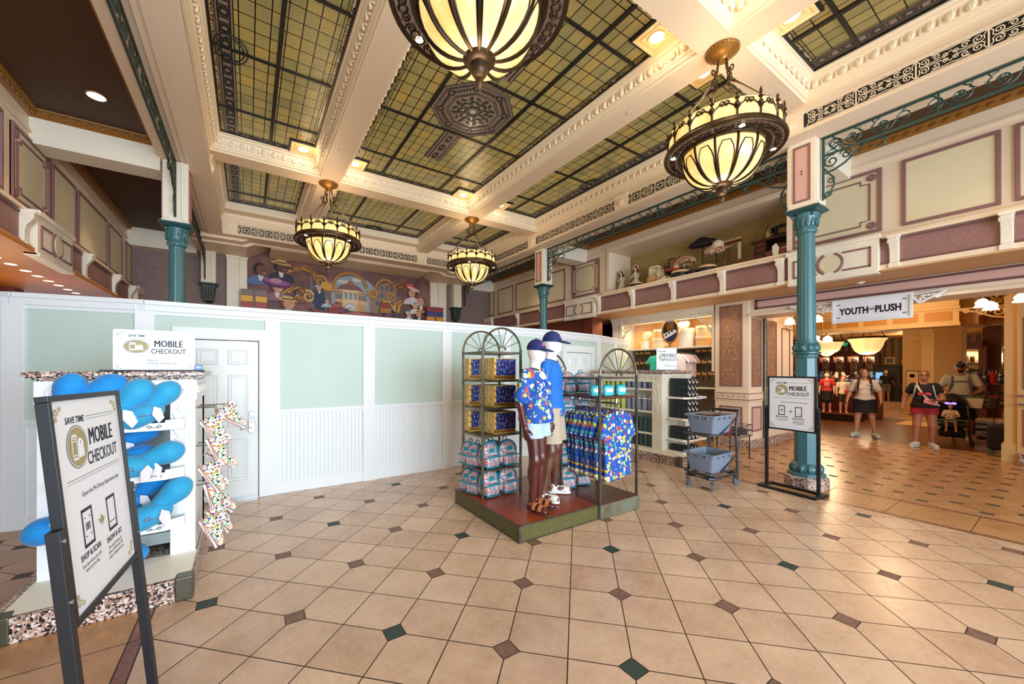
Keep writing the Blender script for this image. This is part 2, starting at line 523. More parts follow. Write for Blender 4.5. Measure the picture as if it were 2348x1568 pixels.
M('exit_green', rgb(20, 200, 110), .4, emit=(.05, .9, .45), es=.8)
M('screen_blue', rgb(90, 160, 220), .3, emit=(.25, .55, .9), es=.9)
M('lit_shelf', rgb(240, 206, 150), .6)
M('merch_red', rgb(190, 36, 30), .6); M('merch_blue', rgb(50, 80, 130), .6); M('merch_white', rgb(222, 210, 190), .6)
M('merch_green', rgb(60, 110, 80), .6); M('merch_grey', rgb(110, 110, 120), .6); M('merch_orange', rgb(214, 120, 50), .6)
M('hat_straw', rgb(196, 160, 116), .7); M('feather_white', rgb(230, 212, 186), .8); M('hat_black', rgb(16, 16, 22), .5)
M('doll_cloth', rgb(214, 200, 176), .8); M('doll_pink', rgb(210, 150, 130), .8); M('doll_skin', rgb(226, 180, 150), .5)
M('dark_wood', rgb(58, 30, 20), .4); M('red_wood', rgb(104, 46, 24), .4); M('cushion_red', rgb(190, 60, 44), .7)
M('lace_cream', rgb(222, 206, 176), .8)
M('hat_green', rgb(70, 96, 70), .7); M('thread', rgb(210, 170, 110), .7)
M('plastic_clear', rgb(200, 210, 216), .1)
M('ear_black', rgb(14, 14, 18), .5)
M('ear_gold', rgb(206, 150, 80), .4, .3)
M('toy_yellow', rgb(226, 186, 84), .45); M('toy_blue', rgb(30, 92, 176), .4); M('toy_window', rgb(30, 54, 110), .12)
M('turq', rgb(50, 190, 200), .5)

def mat_floor(name='floor_tile'):
    m, b = newmat(name)
    o, x, y, z = coords()
    T_ = .3559; c = math.sqrt(.5)
    X = x-.261; Y = y-2.857
    u = (X-Y)*(c/T_); v = (X+Y)*(c/T_)
    a = (x-2.765).abs()
    ais = a.gt(4.12)
    main = a.lt(3.30)
    band = 1-E.op('MAXIMUM', ais, main)
    g = .010
    # bordered joints for the band
    jy = (y/.63+.02)
    grid = (u.near().lt(g)).max(v.near().lt(g))
    u2 = u*.5; v2 = v*.5
    di = (u2.near()+v2.near())*2
    di_a = u.near()+v.near()
    ins_m = di.lt(.215); ins_ml = di.lt(.24)
    ins_a = di_a.lt(.19); ins_al = di_a.lt(.205)
    ins = ins_m*main+ins_a*ais; insl = ins_ml*main+ins_al*ais
    line_d = grid*(1-band)
    strip = ((a-3.335).abs().lt(.035)).max((a-4.085).abs().lt(.035))
    jl = jy.near().lt(.006)
    bandline = (jl.max((a-3.30).abs().lt(.004)).max((a-3.37).abs().lt(.004)).max((a-4.05).abs().lt(.004)).max((a-4.12).abs().lt(.004)))*(band.max((a-3.30).abs().lt(.005)))
    line = line_d.max(bandline).max(insl)
    # tile colours
    cell = node('CombineXYZ', i_X=u.floor(), i_Y=v.floor())
    wn = node('TexWhiteNoise'); E.nt.links.new(cell.outputs[0], wn.inputs[0])
    n1 = noise(o, 3.2, 5, .62); n2 = noise(o, 22, 4, .7)
    f = E(n1.outputs[0])*.55+E(n2.outputs[0])*.25+E(wn.outputs[0])*.2
    tile = ramp(f, ((.30, rgb(178, 146, 120)), (.5, rgb(201, 171, 145)), (.72, rgb(215, 188, 162))))
    tile_a = ramp(f, ((.30, rgb(166, 122, 80)), (.7, rgb(196, 152, 106))))  # warm lighting on the aisle tiles put into the colour; border shares it
    big = mixc(ais.max(band), tile, tile_a)
    iu = (u2+.5).floor(); iv = (v2+.5).floor()
    gsel = ((iv.mod(2)).lt(.5))*((iu.mod(2)).gt(.5))
    stone = ramp(noise(o, 30, 5, .7).outputs[0], ((.3, rgb(96, 70, 58)), (.7, rgb(140, 108, 92))))
    insc = mixc(gsel*main, stone, rgb(44, 62, 58))
    insc = mixc(ais, insc, rgb(70, 58, 44))
    big = mixc(strip, big, ramp(noise(o, 30, 5, .7).outputs[0], ((.3, rgb(104, 66, 48)), (.7, rgb(150, 106, 84)))))
    col = mixc(line, big, rgb(40, 26, 18))
    col = mixc(ins, col, insc)
    _set(b.inputs['Base Color'], col)
    r = E(n2.outputs[0])*.22+.16+line*.3
    _set(b.inputs['Roughness'], r)
    b.inputs['Specular IOR Level'].default_value = .5
    _set(b.inputs['Normal'], bumpn(E(n2.outputs[0])*.25-line*1.0, .25, .002))
mat_floor()
def mat_store_floor(name, kind):
    m, b = newmat(name); o, x, y, z = coords()
    if kind == 'wood':
        n = node('TexNoise', i_Scale=3, i_Detail=5); mp = node('Mapping'); mp.inputs['Scale'].default_value = (5, .35, 1)
        E.nt.links.new(o, mp.inputs[0]); E.nt.links.new(mp.outputs[0], n.inputs['Vector'])
        col = ramp(n.outputs[0], ((.3, rgb(78, 42, 22)), (.7, rgb(124, 76, 42))))
        col = mixc((x/.14).near().lt(.02), col, rgb(40, 20, 12))
    else:
        n = noise(o, 6, 4)
        col = ramp(n.outputs[0], ((.3, rgb(196, 150, 104)), (.7, rgb(222, 184, 136))))
        col = mixc(((x/.3).near().lt(.012)).max((y/.3).near().lt(.012)), col, rgb(120, 80, 50))
    _set(b.inputs['Base Color'], col); b.inputs['Roughness'].default_value = .28
mat_store_floor('store_floor', 'wood'); mat_store_floor('store_floor_pale', 'tile')
def mat_skyglass():
    m, b = newmat('skyglass'); o, x, y, z = coords()
    px = (x-2.20)/.1525; py = (y-4.35)/.2083
    cell = node('CombineXYZ', i_X=px.floor(), i_Y=py.floor())
    wn = node('TexWhiteNoise'); E.nt.links.new(cell.outputs[0], wn.inputs[0])
    n1 = noise(o, 2.2, 3); n2 = noise(o, 34, 4, .6)
    f = E(n1.outputs[0])*.6+E(wn.outputs[0])*.25+E(n2.outputs[0])*.2
    col = ramp(f, ((.32, rgb(130, 120, 72)), (.52, rgb(156, 138, 82)), (.75, rgb(180, 146, 74))))
    line = ((px.near()).lt(.04)).max((py.near()).lt(.03))
    c = mixc(line, col, rgb(18, 18, 14))
    _set(b.inputs['Base Color'], mixc(.55, c, (0, 0, 0)))
    em = mixc(line, col, (0, 0, 0))
    _set(b.inputs['Emission Color'], em); b.inputs['Emission Strength'].default_value = .46
    b.inputs['Roughness'].default_value = .16
    _set(b.inputs['Normal'], bumpn(n2.outputs[0], .5, .01))
mat_skyglass()
def mat_leaded(name, stops, scale, lw, es):
    m, b = newmat(name); o = coords()[0]
    v = node('TexVoronoi', feature='DISTANCE_TO_EDGE', i_Scale=scale); E.nt.links.new(o, v.inputs['Vector'])
    v2 = node('TexVoronoi', i_Scale=scale); E.nt.links.new(o, v2.inputs['Vector'])
    s = node('SeparateXYZ'); E.nt.links.new(v2.outputs['Color'], s.inputs[0])
    col = ramp(s.outputs[0], stops, 'CONSTANT')
    ln = E(v.outputs['Distance']).lt(lw)
    _set(b.inputs['Base Color'], mixc(.5, mixc(ln, col, (0, 0, 0)), (0, 0, 0)))
    _set(b.inputs['Emission Color'], mixc(ln, col, (0, 0, 0))); b.inputs['Emission Strength'].default_value = es
    b.inputs['Roughness'].default_value = .2
mat_leaded('leaded_pink', ((0, rgb(186, 150, 132)), (.45, rgb(70, 62, 60)), (.62, rgb(176, 136, 120)), (.85, rgb(120, 70, 50))), 24, .07, .4)
mat_leaded('leaded_amber', ((0, rgb(176, 140, 84)), (.4, rgb(140, 100, 50)), (.7, rgb(180, 160, 130))), 16, .05, .4)
M('leaf_lead', rgb(30, 34, 32), .3); M('glass_rose', rgb(90, 74, 62), .2, emit=rgb(158, 128, 108), es=.30)
def mat_granite():
    m, b = newmat('granite'); o = coords()[0]
    v = node('TexVoronoi', i_Scale=85); E.nt.links.new(o, v.inputs['Vector'])
    s = node('SeparateXYZ'); E.nt.links.new(v.outputs['Color'], s.inputs[0])
    c = ramp(s.outputs[0], ((0, rgb(36, 32, 36)), (.27, rgb(178, 142, 126)), (.5, rgb(206, 176, 158)), (.72, rgb(120, 98, 92)), (.84, rgb(226, 212, 202))), 'CONSTANT')
    _set(b.inputs['Base Color'], c); b.inputs['Roughness'].default_value = .25
mat_granite()
def mat_filigree(name, base, fig, scale, thr, rough=.6):
    m, b = newmat(name); o = coords()[0]
    n = noise(o, scale, 2, .5)
    f = (E(n.outputs[0])-.5).abs().lt(thr)
    _set(b.inputs['Base Color'], mixc(f, base, fig)); b.inputs['Roughness'].default_value = rough
mat_filigree('pier_panel', rgb(126, 84, 68), rgb(192, 146, 104), 34, .045)
mat_filigree('mauve_lattice', rgb(134, 94, 92), rgb(152, 112, 106), 60, .08)
mat_filigree('wallpaper_mauve', rgb(146, 122, 116), rgb(118, 98, 96), 30, .06)
mat_filigree('wallpaper_gold', rgb(172, 150, 96), rgb(150, 128, 76), 26, .07)
mat_filigree('wallpaper_rose', rgb(196, 150, 110), rgb(140, 96, 74), 12, .06)
mat_filigree('alcove_vine', rgb(230, 196, 150), rgb(214, 172, 122), 9, .03)
def mat_stripe():
    m, b = newmat('stripe_wall'); o, x, y, z = coords()
    f = (y/.30).mod(1).lt(.5)
    _set(b.inputs['Base Color'], mixc(f, rgb(150, 116, 62), rgb(96, 76, 44))); b.inputs['Roughness'].default_value = .6
mat_stripe()
def mat_confetti(name, base, cols, scale, size, rough=.75, sheen=0):
    """scattered coloured motifs on a plain cloth"""
    m, b = newmat(name); o = coords()[0]
    col = base; seedo = 0
    for k, sc in enumerate((scale, scale*1.45)):
        mp = node('Mapping'); mp.inputs['Location'].default_value = (k*3.7, k*1.9, k*.8); mp.inputs['Scale'].default_value = (sc, sc, sc*(.8 if k else 1.1))
        E.nt.links.new(o, mp.inputs[0])
        nz = noise(mp.outputs[0], 1.6, 2)
        ad = node('VectorMath', operation='MULTIPLY_ADD'); E.nt.links.new(nz.outputs['Color'], ad.inputs[0]); ad.inputs[1].default_value = (1.1, 1.1, 1.1); E.nt.links.new(mp.outputs[0], ad.inputs[2])
        v = node('TexVoronoi', i_Scale=1.0); E.nt.links.new(ad.outputs[0], v.inputs['Vector'])
        s = node('SeparateXYZ'); E.nt.links.new(v.outputs['Color'], s.inputs[0])
        rc = ramp(s.outputs[0], tuple((i/len(cols), c) for i, c in enumerate(cols)), 'CONSTANT')
        msk = E(v.outputs['Distance']).lt(E(s.outputs[1])*.22+size)
        col = mixc(msk, col, rc)
    _set(b.inputs['Base Color'], col); b.inputs['Roughness'].default_value = rough
    if sheen: b.inputs['Sheen Weight'].default_value = sheen
W_ = rgb(236, 232, 222)
mat_confetti('hawaiian', rgb(22, 80, 168), (W_, rgb(236, 180, 50), rgb(222, 90, 40), W_, rgb(60, 170, 160), rgb(206, 50, 60), rgb(240, 200, 90), rgb(180, 210, 90)), 15, .22)
mat_confetti('shoe_print', rgb(232, 232, 230), (rgb(40, 100, 180), rgb(236, 150, 40), rgb(214, 60, 60), rgb(40, 170, 90), rgb(30, 30, 36), rgb(240, 200, 60)), 44, .27)
mat_confetti('tee_print', rgb(16, 104, 190), (rgb(226, 112, 84), rgb(40, 160, 170), rgb(240, 150, 130)), 7, .0)
mat_confetti('toy_art', rgb(24, 44, 110), (rgb(60, 110, 190), rgb(150, 180, 220), rgb(120, 80, 150), rgb(220, 200, 210), rgb(200, 70, 80)), 34, .16, .2)
mat_confetti('toy_side', rgb(232, 200, 110), (rgb(190, 60, 40), rgb(70, 110, 170), rgb(60, 40, 30), rgb(240, 230, 200)), 26, .06, .4)
mat_confetti('pouch_print', rgb(60, 190, 196), (rgb(20, 60, 110), rgb(230, 240, 235), rgb(30, 120, 150), rgb(240, 200, 120)), 55, .16)
mat_confetti('merch_mix', rgb(44, 40, 48), (rgb(206, 190, 170), rgb(60, 90, 140), rgb(190, 50, 40), rgb(214, 160, 90), rgb(90, 110, 90)), 12, .22)
mat_confetti('plush_mix', rgb(30, 40, 60), (rgb(206, 180, 150), rgb(50, 90, 150), rgb(190, 60, 50), rgb(220, 210, 200), rgb(40, 60, 90)), 9, .25)
mat_confetti('ears_mix', rgb(18, 16, 20), (rgb(220, 170, 90), rgb(240, 225, 200), rgb(150, 100, 60), rgb(200, 110, 50)), 40, .12, .35)
mat_confetti('tumbler_glitter', rgb(120, 124, 150), (rgb(190, 196, 214), rgb(80, 84, 116), rgb(220, 222, 230)), 90, .15, .22)
mat_confetti('doll_dress', rgb(206, 192, 166), (rgb(150, 110, 80), rgb(230, 220, 200), rgb(180, 160, 130)), 40, .15)
mat_confetti('floral', rgb(120, 84, 52), (rgb(90, 60, 40), rgb(200, 150, 110), rgb(190, 90, 90)), 30, .2)
mat_confetti('bow_dots', rgb(190, 30, 40), (W_, W_), 30, .1)
def mat_pack():
    m, b = newmat('pack_print'); o, x, y, z = coords()
    a = (x+y)*58; h = z*56
    cell = node('CombineXYZ', i_X=a.floor(), i_Y=h.floor())
    wn = node('TexWhiteNoise'); E.nt.links.new(cell.outputs[0], wn.inputs[0])
    cols = (rgb(190, 180, 180), rgb(190, 64, 60), rgb(40, 110, 150), rgb(210, 130, 80), rgb(60, 150, 170), rgb(170, 100, 140), rgb(36, 56, 100), rgb(214, 204, 200))
    c = ramp(wn.outputs[0], tuple((i/8, q) for i, q in enumerate(cols)), 'CONSTANT')
    ln = ((a.near()).lt(.10)).max(h.near().lt(.10))
    _set(b.inputs['Base Color'], mixc(ln, c, rgb(204, 198, 200))); b.inputs['Roughness'].default_value = .5
mat_pack()
def mat_lampglass():
    m, b = newmat('lampglass'); o = coords()[0]
    mp = node('Mapping'); mp.inputs['Scale'].default_value = (6, 6, 2); E.nt.links.new(o, mp.inputs[0])
    n = noise(mp.outputs[0], 1.5, 4)
    c = ramp(n.outputs[0], ((.3, lin((1, .72, .34))), (.55, lin((1, .84, .52))), (.75, lin((1, .92, .72)))))
    _set(b.inputs['Base Color'], rgb(200, 170, 120)); _set(b.inputs['Emission Color'], c); b.inputs['Emission Strength'].default_value = .95
    b.inputs['Roughness'].default_value = .25
mat_lampglass()
def mat_mural():
    m, b = newmat('mural_ground'); o = coords()[0]
    n = noise(o, 1.6, 5, .65)
    c = ramp(n.outputs[0], ((.3, rgb(84, 52, 58)), (.55, rgb(128, 88, 84)), (.75, rgb(160, 120, 96))))
    _set(b.inputs['Base Color'], c); b.inputs['Roughness'].default_value = .6
mat_mural()
# ------------------------------------------------------------------ setting: floor and shell
mb = MB()
nx, ny = 18, 20
mb.raw([(-6, -6, 0), (12.0, -6, 0), (12.0, 14, 0), (-6, 14, 0)], [(0, 1, 2, 3)])
S(mb.build('floor', 'floor_tile'), 'beige diagonal floor tiles with small dark diamond insets', 'floor')
mb = MB()
mb.raw([(12.05, -12, 0), (18.2, -12, 0), (18.2, 16, 0), (12.05, 16, 0)], [(0, 1, 2, 3)])
S(mb.build('floor', 'store_floor'), 'dark wood floor just inside the youth and plush store', 'floor')
mb = MB()
mb.raw([(18.3, -12, 0), (40, -12, 0), (40, 16, 0), (18.3, 16, 0)], [(0, 1, 2, 3)])
S(mb.build('floor', 'store_floor_pale'), 'pale tiled floor deep inside the youth and plush store', 'floor')
mb = MB(); mb.box(12.0, -12, -.02, 12.06, 16, .003); mb.box(18.2, -12, -.02, 18.3, 16, .003); mb.box(16.4, 2.3, -.02, 17.9, 3.1, .002)  # last box: store light painted as a pale patch on the floor
S(mb.build('trim_6', 'store_cream'), 'pale threshold strips and a painted light patch in the store floor', 'trim')

def ring(name, prof, path, mat, closed=False, parent=None, smooth=.6):
    return MB().sweep(prof, path, closed).build(name, mat, parent, smooth=smooth)
# entablature round the hall: fascia with a frieze band, soffit out to the ironwork
EP = [(6.25, -5), (6.25, 11.0), (-.53, 11.0), (-.53, -5)]
prof = [(0, 5.24), (0, 5.12), (.02, 5.11), (.02, 5.085), (.004, 5.08), (.004, 4.882), (.02, 4.876), (.02, 4.862), (.035, 4.852), (.035, 4.82),
        (-.26, 4.82), (-.27, 4.84), (-.30, 4.84), (-.30, 4.825), (-.33, 4.825), (-.34, 4.845), (-.50, 4.845), (-.51, 4.815), (-.60, 4.815), (-.60, 5.05)]
ent = T('trim_1', 'cream entablature with pierced scroll frieze around the hall', 'trim', kind='structure')
ring('fascia', prof, EP, 'cream', parent=ent)
mb = MB(); mb.sweep([(.006, 5.072), (.006, 4.89)], EP); mb.build('frieze_ground', 'black_gap', ent)
# pierced scrollwork of the frieze
def scroll_unit(mb, o, ux, L, z0, z1, off):
    """one pierced panel, width L along ux starting at o, between z0 and z1"""
    o = Vector((o[0], o[1], 0)); ux = Vector((ux[0], ux[1], 0)); n = Vector((-ux.y, ux.x, 0))
    H = z1-z0; zc = (z0+z1)/2
    def P(a, b): return o+ux*(a*L)+n*off+Vector((0, 0, zc+b*H/2))
    def rib(pts, wd):
        p = [P(a, b) for a, b in pts]
        vs = []; fs = []
        for i in range(len(p)):
            t = (p[min(i+1, len(p)-1)]-p[max(i-1, 0)]).normalized(); sd = t.cross(n).normalized()*(wd/2)
            vs += [p[i]-sd, p[i]+sd]
        for i in range(len(p)-1): fs.append((2*i, 2*i+1, 2*i+3, 2*i+2))
        mb.raw(vs, fs)
    asp = H/2/L
    def sp(cx, cy, r, a0, tn, nn=12): return [(cx+q[0]*asp, cy+q[1]) for q in spiral((0, 0), r, r*.2, a0, tn, nn)]
    wd = .0095
    for sx in (1, -1):
        for sy in (1, -1):
            f = lambda L_: [(.5+sx*(a-.5), sy*b) for a, b in L_]
            rib(f(sp(.13, .48, .40, -1.2, 1.4)), wd)
            rib(f(sp(.30, .50, .34, 2.8, -1.3)), wd)
            rib(f([(.02, .95), (.06, .6), (.05, .2), (.10, .02), (.2, .1), (.34, .12), (.44, .3), (.5, .55)]), wd)
            rib(f([(.22, .95), (.3, .86), (.40, .9), (.5, .82)]), wd)
            rib(f([(.40, .08), (.46, .2), (.47, .42), (.42, .5), (.39, .36)]), wd)
    rib([(.0, -1), (.0, 1)], .014)
mb = MB()
def frieze_run(a, b, ux, fixed):
    L = b-a; n = max(1, round(L/.53)); l = L/n
    for i in range(n):
        p = (fixed, a+i*l) if ux[1] > 0 else ((fixed, b-i*l) if ux[1] < 0 else (b-i*l, fixed))
        scroll_unit(mb, p, ux, l, 4.889, 5.073, .010)
for a, b in ((-2.0, 2.02), (2.38, 4.95), (5.13, 7.72), (8.08, 10.98)):
    frieze_run(a, b, (0, 1), 6.25)
for a, b in ((2.38, 7.72), (8.08, 10.98), (-1, 2.02)):
    frieze_run(a, b, (0, -1), -.53)
for a, b in ((-.51+.25, 1.12), (1.46, 4.26), (4.60, 6.0)):
    frieze_run(a, b, (-1, 0), 11.0)
mb.build('frieze_scrollwork', 'moulding', ent)
mb = MB()
def medallion(mb, c, n, r=.085):
    ux = Vector((-n[1], n[0], 0)); c = Vector(c); N = Vector((n[0], n[1], 0))
    mb.prism([(-.155, -.135), (.155, -.135), (.155, .135), (-.155, .135)], N*.05, 0, c-N*.02, ux)
    mb.prism([(-.17, .125), (.17, .125), (.17, .15), (-.17, .15)], N*.075, 0, c-N*.02, ux)
    for rr, d in ((r, .042), (r*.72, .05), (r*.42, .058)):
        mb.prism([(rr*math.cos(2*PI*k/20), rr*math.sin(2*PI*k/20)) for k in range(20)], N*(d-.028+.01), 0, c+N*.02, ux)
for y in (-3.4, 2.2, 7.9): medallion(mb, (6.25, y, 4.98), (-1, 0)); medallion(mb, (-.53, y, 4.98), (1, 0))
medallion(mb, (6.25, 5.04, 4.98), (-1, 0), .07)
for x in (-.36, 1.29, 4.43, 6.12): medallion(mb, (x, 11, 4.98), (0, -1))
mb.build('frieze_medallions', 'moulding', ent, smooth=.5)

# ceiling beams
mb = MB()
for x in (1.29, 4.43): mb.box(x-.16, -5, 5.2, x+.16, 11.02, 5.62)
for y in (-3.4, 2.2, 7.9): mb.box(-.53, y-.16, 5.201, 6.25, y+.16, 5.62)
S(mb.build('ceiling', 'cream'), 'cream coffered ceiling beams', 'ceiling')
mb = MB(); mb.box(-.9, -5.4, 5.62, 6.7, 11.4, 5.7)
S(mb.build('ceiling', 'cream'), 'slab above the coffers', 'ceiling')

# coffers: cornice with egg-and-dart, leaded glass skylight
CP = [(0, 5.2), (.012, 5.2), (.012, 5.235), (.04, 5.24), (.045, 5.268), (.06, 5.275), (.066, 5.31), (.075, 5.36), (.095, 5.405), (.12, 5.42), (.125, 5.45), (.15, 5.456), (.155, 5.5)]
def coffer(ix, iy, x0, y0, x1, y1, dec, far=1.0, lit=False):
    ro = T('window_%d' % (ix+iy*3+1), '%s leaded glass ceiling coffer with cream egg and dart cornice' % dec, 'ceiling window', kind='structure')
    pr = [(a, z) for a, z in CP]
    path = [(x0, y0), (x1, y0), (x1, y1), (x0, y1)]
    mb = MB(); mb.sweep(pr, path, True)
    if far > 1: mb.box(x0, y1-.155*far, 5.30, x1, y1, 5.5)
    # eggs
    def run(ax, a, b, f, sg):
        n = max(1, int((b-a)/.142)); st = (b-a)/n
        for k in range(n):
            c = a+st*(k+.5); p = (c, f+sg*.088) if ax == 'x' else (f+sg*.088, c); z = 5.352
            r = (.043, .026, .052) if ax == 'x' else (.026, .043, .052)
            mb.ell((p[0], p[1], z), r, 7, 5)
            c2 = a+st*k
            q = (c2, f+sg*.080) if ax == 'x' else (f+sg*.080, c2)
            d = (.016, .03, .085) if ax == 'x' else (.03, .016, .085)
            mb.cbox((q[0], q[1], z), d)
    e = .07
    run('x', x0+e, x1-e, y0, 1); run('x', x0+e, x1-e, y1, -1); run('y', y0+e, y1-e, x0, 1); run('y', y0+e, y1-e, x1, -1)
    mb.build('cornice', 'moulding', ro, smooth=.6)
    gx0, gy0, gx1, gy1 = x0+.15, y0+.15, x1-.15, y1-.15*far
    if lit:
        mb = MB()
        mb.box(gx0, gy0, 5.5, gx1, gy1, 5.52, 1)
        for i, e in enumerate((.0, .16, .30)):
            z = 5.49-.0*i
            mb.sweep([(e, 5.5), (e, 5.47), (e+.05, 5.46), (e+.06, 5.5)], [(gx0, gy0), (gx1, gy0), (gx1, gy1), (gx0, gy1)], True, 0)
        mb.build('painted_panel', ['moulding', 'store_cream'], ro)
        return ro
    mb = MB(); mb.raw([(gx0, gy0, 5.5), (gx0, gy1, 5.5), (gx1, gy1, 5.5), (gx1, gy0, 5.5)], [(0, 1, 2, 3)])
    mb.build('leaded_glass', 'skyglass', ro)
    mb = MB()
    for a, b, c, d in ((gx0-.01, gy0, gx0+.03, gy1), (gx1-.03, gy0, gx1+.01, gy1), (gx0, gy0-.01, gx1, gy0+.03), (gx0, gy1-.03, gx1, gy1+.01)): mb.box(a, b, 5.475, c, d, 5.5)
    ys = [3.1, 4.35, 5.6, 6.85] if iy == 1 else ([10.03] if iy == 2 else [-.95, .3, 1.45])
    xs = {0: [.32], 1: [2.20, 3.42], 2: [5.34]}[ix]
    for yy in ys: mb.box(gx0, yy-.018, 5.478, gx1, yy+.018, 5.5)
    for xx in xs: mb.box(xx-.024, gy0, 5.473, xx+.024, gy1, 5.5)
    mb.build('glazing_bars', 'lead', ro)
    # borders of small amber squares along the edges
    mb = MB()
    for e in (.055, .085):
        for k, (a, b, c, d) in enumerate(((gx0+e, gy0+e, gx0+e+.006, gy1-e), (gx1-e-.006, gy0+e, gx1-e, gy1-e), (gx0+e, gy0+e, gx1-e, gy0+e+.006), (gx0+e, gy1-e-.006, gx1-e, gy1-e))): mb.box(a, b, 5.490, c, d, 5.499)
    for a, b, c, d in ((gx0+.03, gy0, gx0+.055, gy1), (gx1-.055, gy0, gx1-.03, gy1), (gx0, gy0+.03, gx1, gy0+.055), (gx0, gy1-.055, gx1, gy1-.03)): mb.box(a, b, 5.492, c, d, 5.499, 1)
    mb.build('edge_border', ['lead', 'leaded_amber'], ro)
    # ornamental band
    mb = MB()
    def band(xa, ya, xb, yb):
        mb.box(xa, ya, 5.490, xb, yb, 5.498, 0)
        lng = 'y' if (yb-ya) > (xb-xa) else 'x'
        w_ = min(xb-xa, yb-ya); L_ = max(xb-xa, yb-ya)
        for q in (0, 1):
            for t in ((0, .018), (.16, .03)):
                if lng == 'y':
                    xx = xa+t[0]*w_ if q == 0 else xb-t[0]*w_-t[1]*.6
                    mb.box(xx, ya, 5.486, xx+t[1]*.6, yb, 5.494, 1)
                else:
                    yy = ya+t[0]*w_ if q == 0 else yb-t[0]*w_-t[1]*.6
                    mb.box(xa, yy, 5.486, xb, yy+t[1]*.6, 5.494, 1)
        n = int(L_/.24)
        for k in range(n):
            u = (k+.5)*L_/n; cx, cy = ((xa+xb)/2, ya+u) if lng == 'y' else (xa+u, (ya+yb)/2)
            for a in range(8):
                an = a*PI/4
                mb.ell((cx+.04*math.cos(an), cy+.04*math.sin(an), 5.487), (.018, .018, .004), 6, 3, 1)
            for sg in (-1, 1):
                for t in (.055, .085):
                    p = (cx, cy+sg*t) if lng == 'y' else (cx+sg*t, cy)
                    r = (.056, .014, .004) if lng == 'y' else (.014, .056, .004)
                    mb.ell((p[0], p[1], 5.487), r, 6, 3, 1)
    if ix == 0: band(gx0+.07, gy0, gx0+.25, gy1)
    if ix == 2: band(gx1-.22, gy0, gx1-.04, gy1)
    if iy == 2: band(gx0+.05, gy1-.2, gx1-.05, gy1-.03)
    if ix == 1 and iy == 1:
        band(2.66, 5.65, 2.96, 6.5); band(2.66, 3.3, 2.96, 4.2)
        cx, cy = 2.81, 4.98
        for R, m_, z in ((.62, 0, 5.489), (.62, 1, None), (.575, 1, None), (.55, 1, None), (.40, 1, None), (.37, 1, None)):
            P8 = [(cx+R*math.cos(PI/8+k*PI/4), cy+R*math.sin(PI/8+k*PI/4)) for k in range(8)]
            if z: mb.prism(P8, (0, 0, .006), 0, (0, 0, z), (1, 0, 0), (0, 1, 0))
            else: mb.tube([(p[0], p[1], 5.488) for p in P8], .007, 4, True, 1)
        for k in range(8):
            a = PI/8+k*PI/4; px, py = cx+.475*math.cos(a), cy+.475*math.sin(a)
            for j in range(8): mb.ell((px+.04*math.cos(j*PI/4), py+.04*math.sin(j*PI/4), 5.486), (.020, .020, .004), 6, 3, 1)
            a2 = k*PI/4
            for t in np.linspace(-.13, .13, 7):
                qx = cx+.445*math.cos(a2)-t*math.sin(a2); qy = cy+.445*math.sin(a2)+t*math.cos(a2)
                mb.ell((qx, qy, 5.486), (.020, .04, .004), 6, 3, 1, Matrix.Rotation(a2+PI/2, 3, 'Z'))
            for rr, ln in ((.10, .05), (.19, .05), (.27, .045)):
                a3 = a2+(.2 if rr > .15 else 0)
                mb.ell((cx+rr*math.cos(a3), cy+rr*math.sin(a3), 5.486), (ln*1.5, .034, .004), 7, 3, 1, Matrix.Rotation(a3+.5, 3, 'Z'))
                mb.ell((cx+rr*math.cos(a3+.39), cy+rr*math.sin(a3+.39), 5.486), (ln*1.3, .03, .004), 7, 3, 1, Matrix.Rotation(a3-.4, 3, 'Z'))
    elif iy == 1 or iy == 2:
        oc = {0: (gx0+.21, 5.6), 2: (gx1-.16, 5.6)}[ix] if iy == 1 else ((gx0+gx1)/2, gy1-.13)
        if not (iy == 2 and ix != 1):
            for rx, ry in ((.17, .24), (.13, .19)):
                if iy == 2: rx, ry = ry, rx*.7
                mb.tube([(oc[0]+rx*math.cos(t), oc[1]+ry*math.sin(t), 5.485) for t in np.linspace(0, 2*PI, 28, endpoint=False)], .010, 4, True, 1)
    if mb.v: mb.build('ornamental_band', ['glass_rose', 'leaf_lead'], ro)
    return ro
XS = ((-.53, 1.13), (1.45, 4.27), (4.59, 6.25)); YS = ((-3.24, 2.04), (2.36, 7.74), (8.06, 11.0))
DEC = (('near left', 'near middle painted', 'near right'), ('long left', 'octagon centred', 'long right'), ('far left', 'far middle', 'far right'))
for iy in range(3):
    for ix in range(3):
        coffer(ix, iy, XS[ix][0], YS[iy][0], XS[ix][1], YS[iy][1], DEC[iy][ix], 2.4 if iy == 2 else 1.0, lit=(ix == 1 and iy == 0))

# recessed lamps on square plates in the coffer corners
def recessed(cx, cy, label):
    t = T('recessed_light', label, 'ceiling light', (cx, cy, 5.468), group='recessed lamps in the ceiling coffers')
    mb = MB(); mb.box(-.19, -.19, .0, .19, .19, .03); mb.sweep([(0, 0), (.0, -.012), (.03, -.012), (.035, 0)], [(-.19, -.19), (.19, -.19), (.19, .19), (-.19, .19)], True)
    mb.sweep([(.06, 0), (.065, -.006), (.085, -.006), (.09, 0)], [(-.19, -.19), (.19, -.19), (.19, .19), (-.19, .19)], True)
    mb.build('plate', 'can_trim', t)
    mb = MB(); mb.sweep([(-.03, .03), (-.03, .0), (-.001, -.004)], [(-.19, -.19), (.19, -.19), (.19, .19), (-.19, .19)], True); mb.build('dark_surround', 'lead', t)
    MB().lathe([(.075, -.004), (.095, -.010), (.10, 0)], 24, cap=False).build('trim_ring', 'can_trim', t, smooth=SM)
    MB().lathe([(.0, -.003), (.078, -.003)], 24, cap=False).build('lamp_disc', 'can_light', t)
    return t
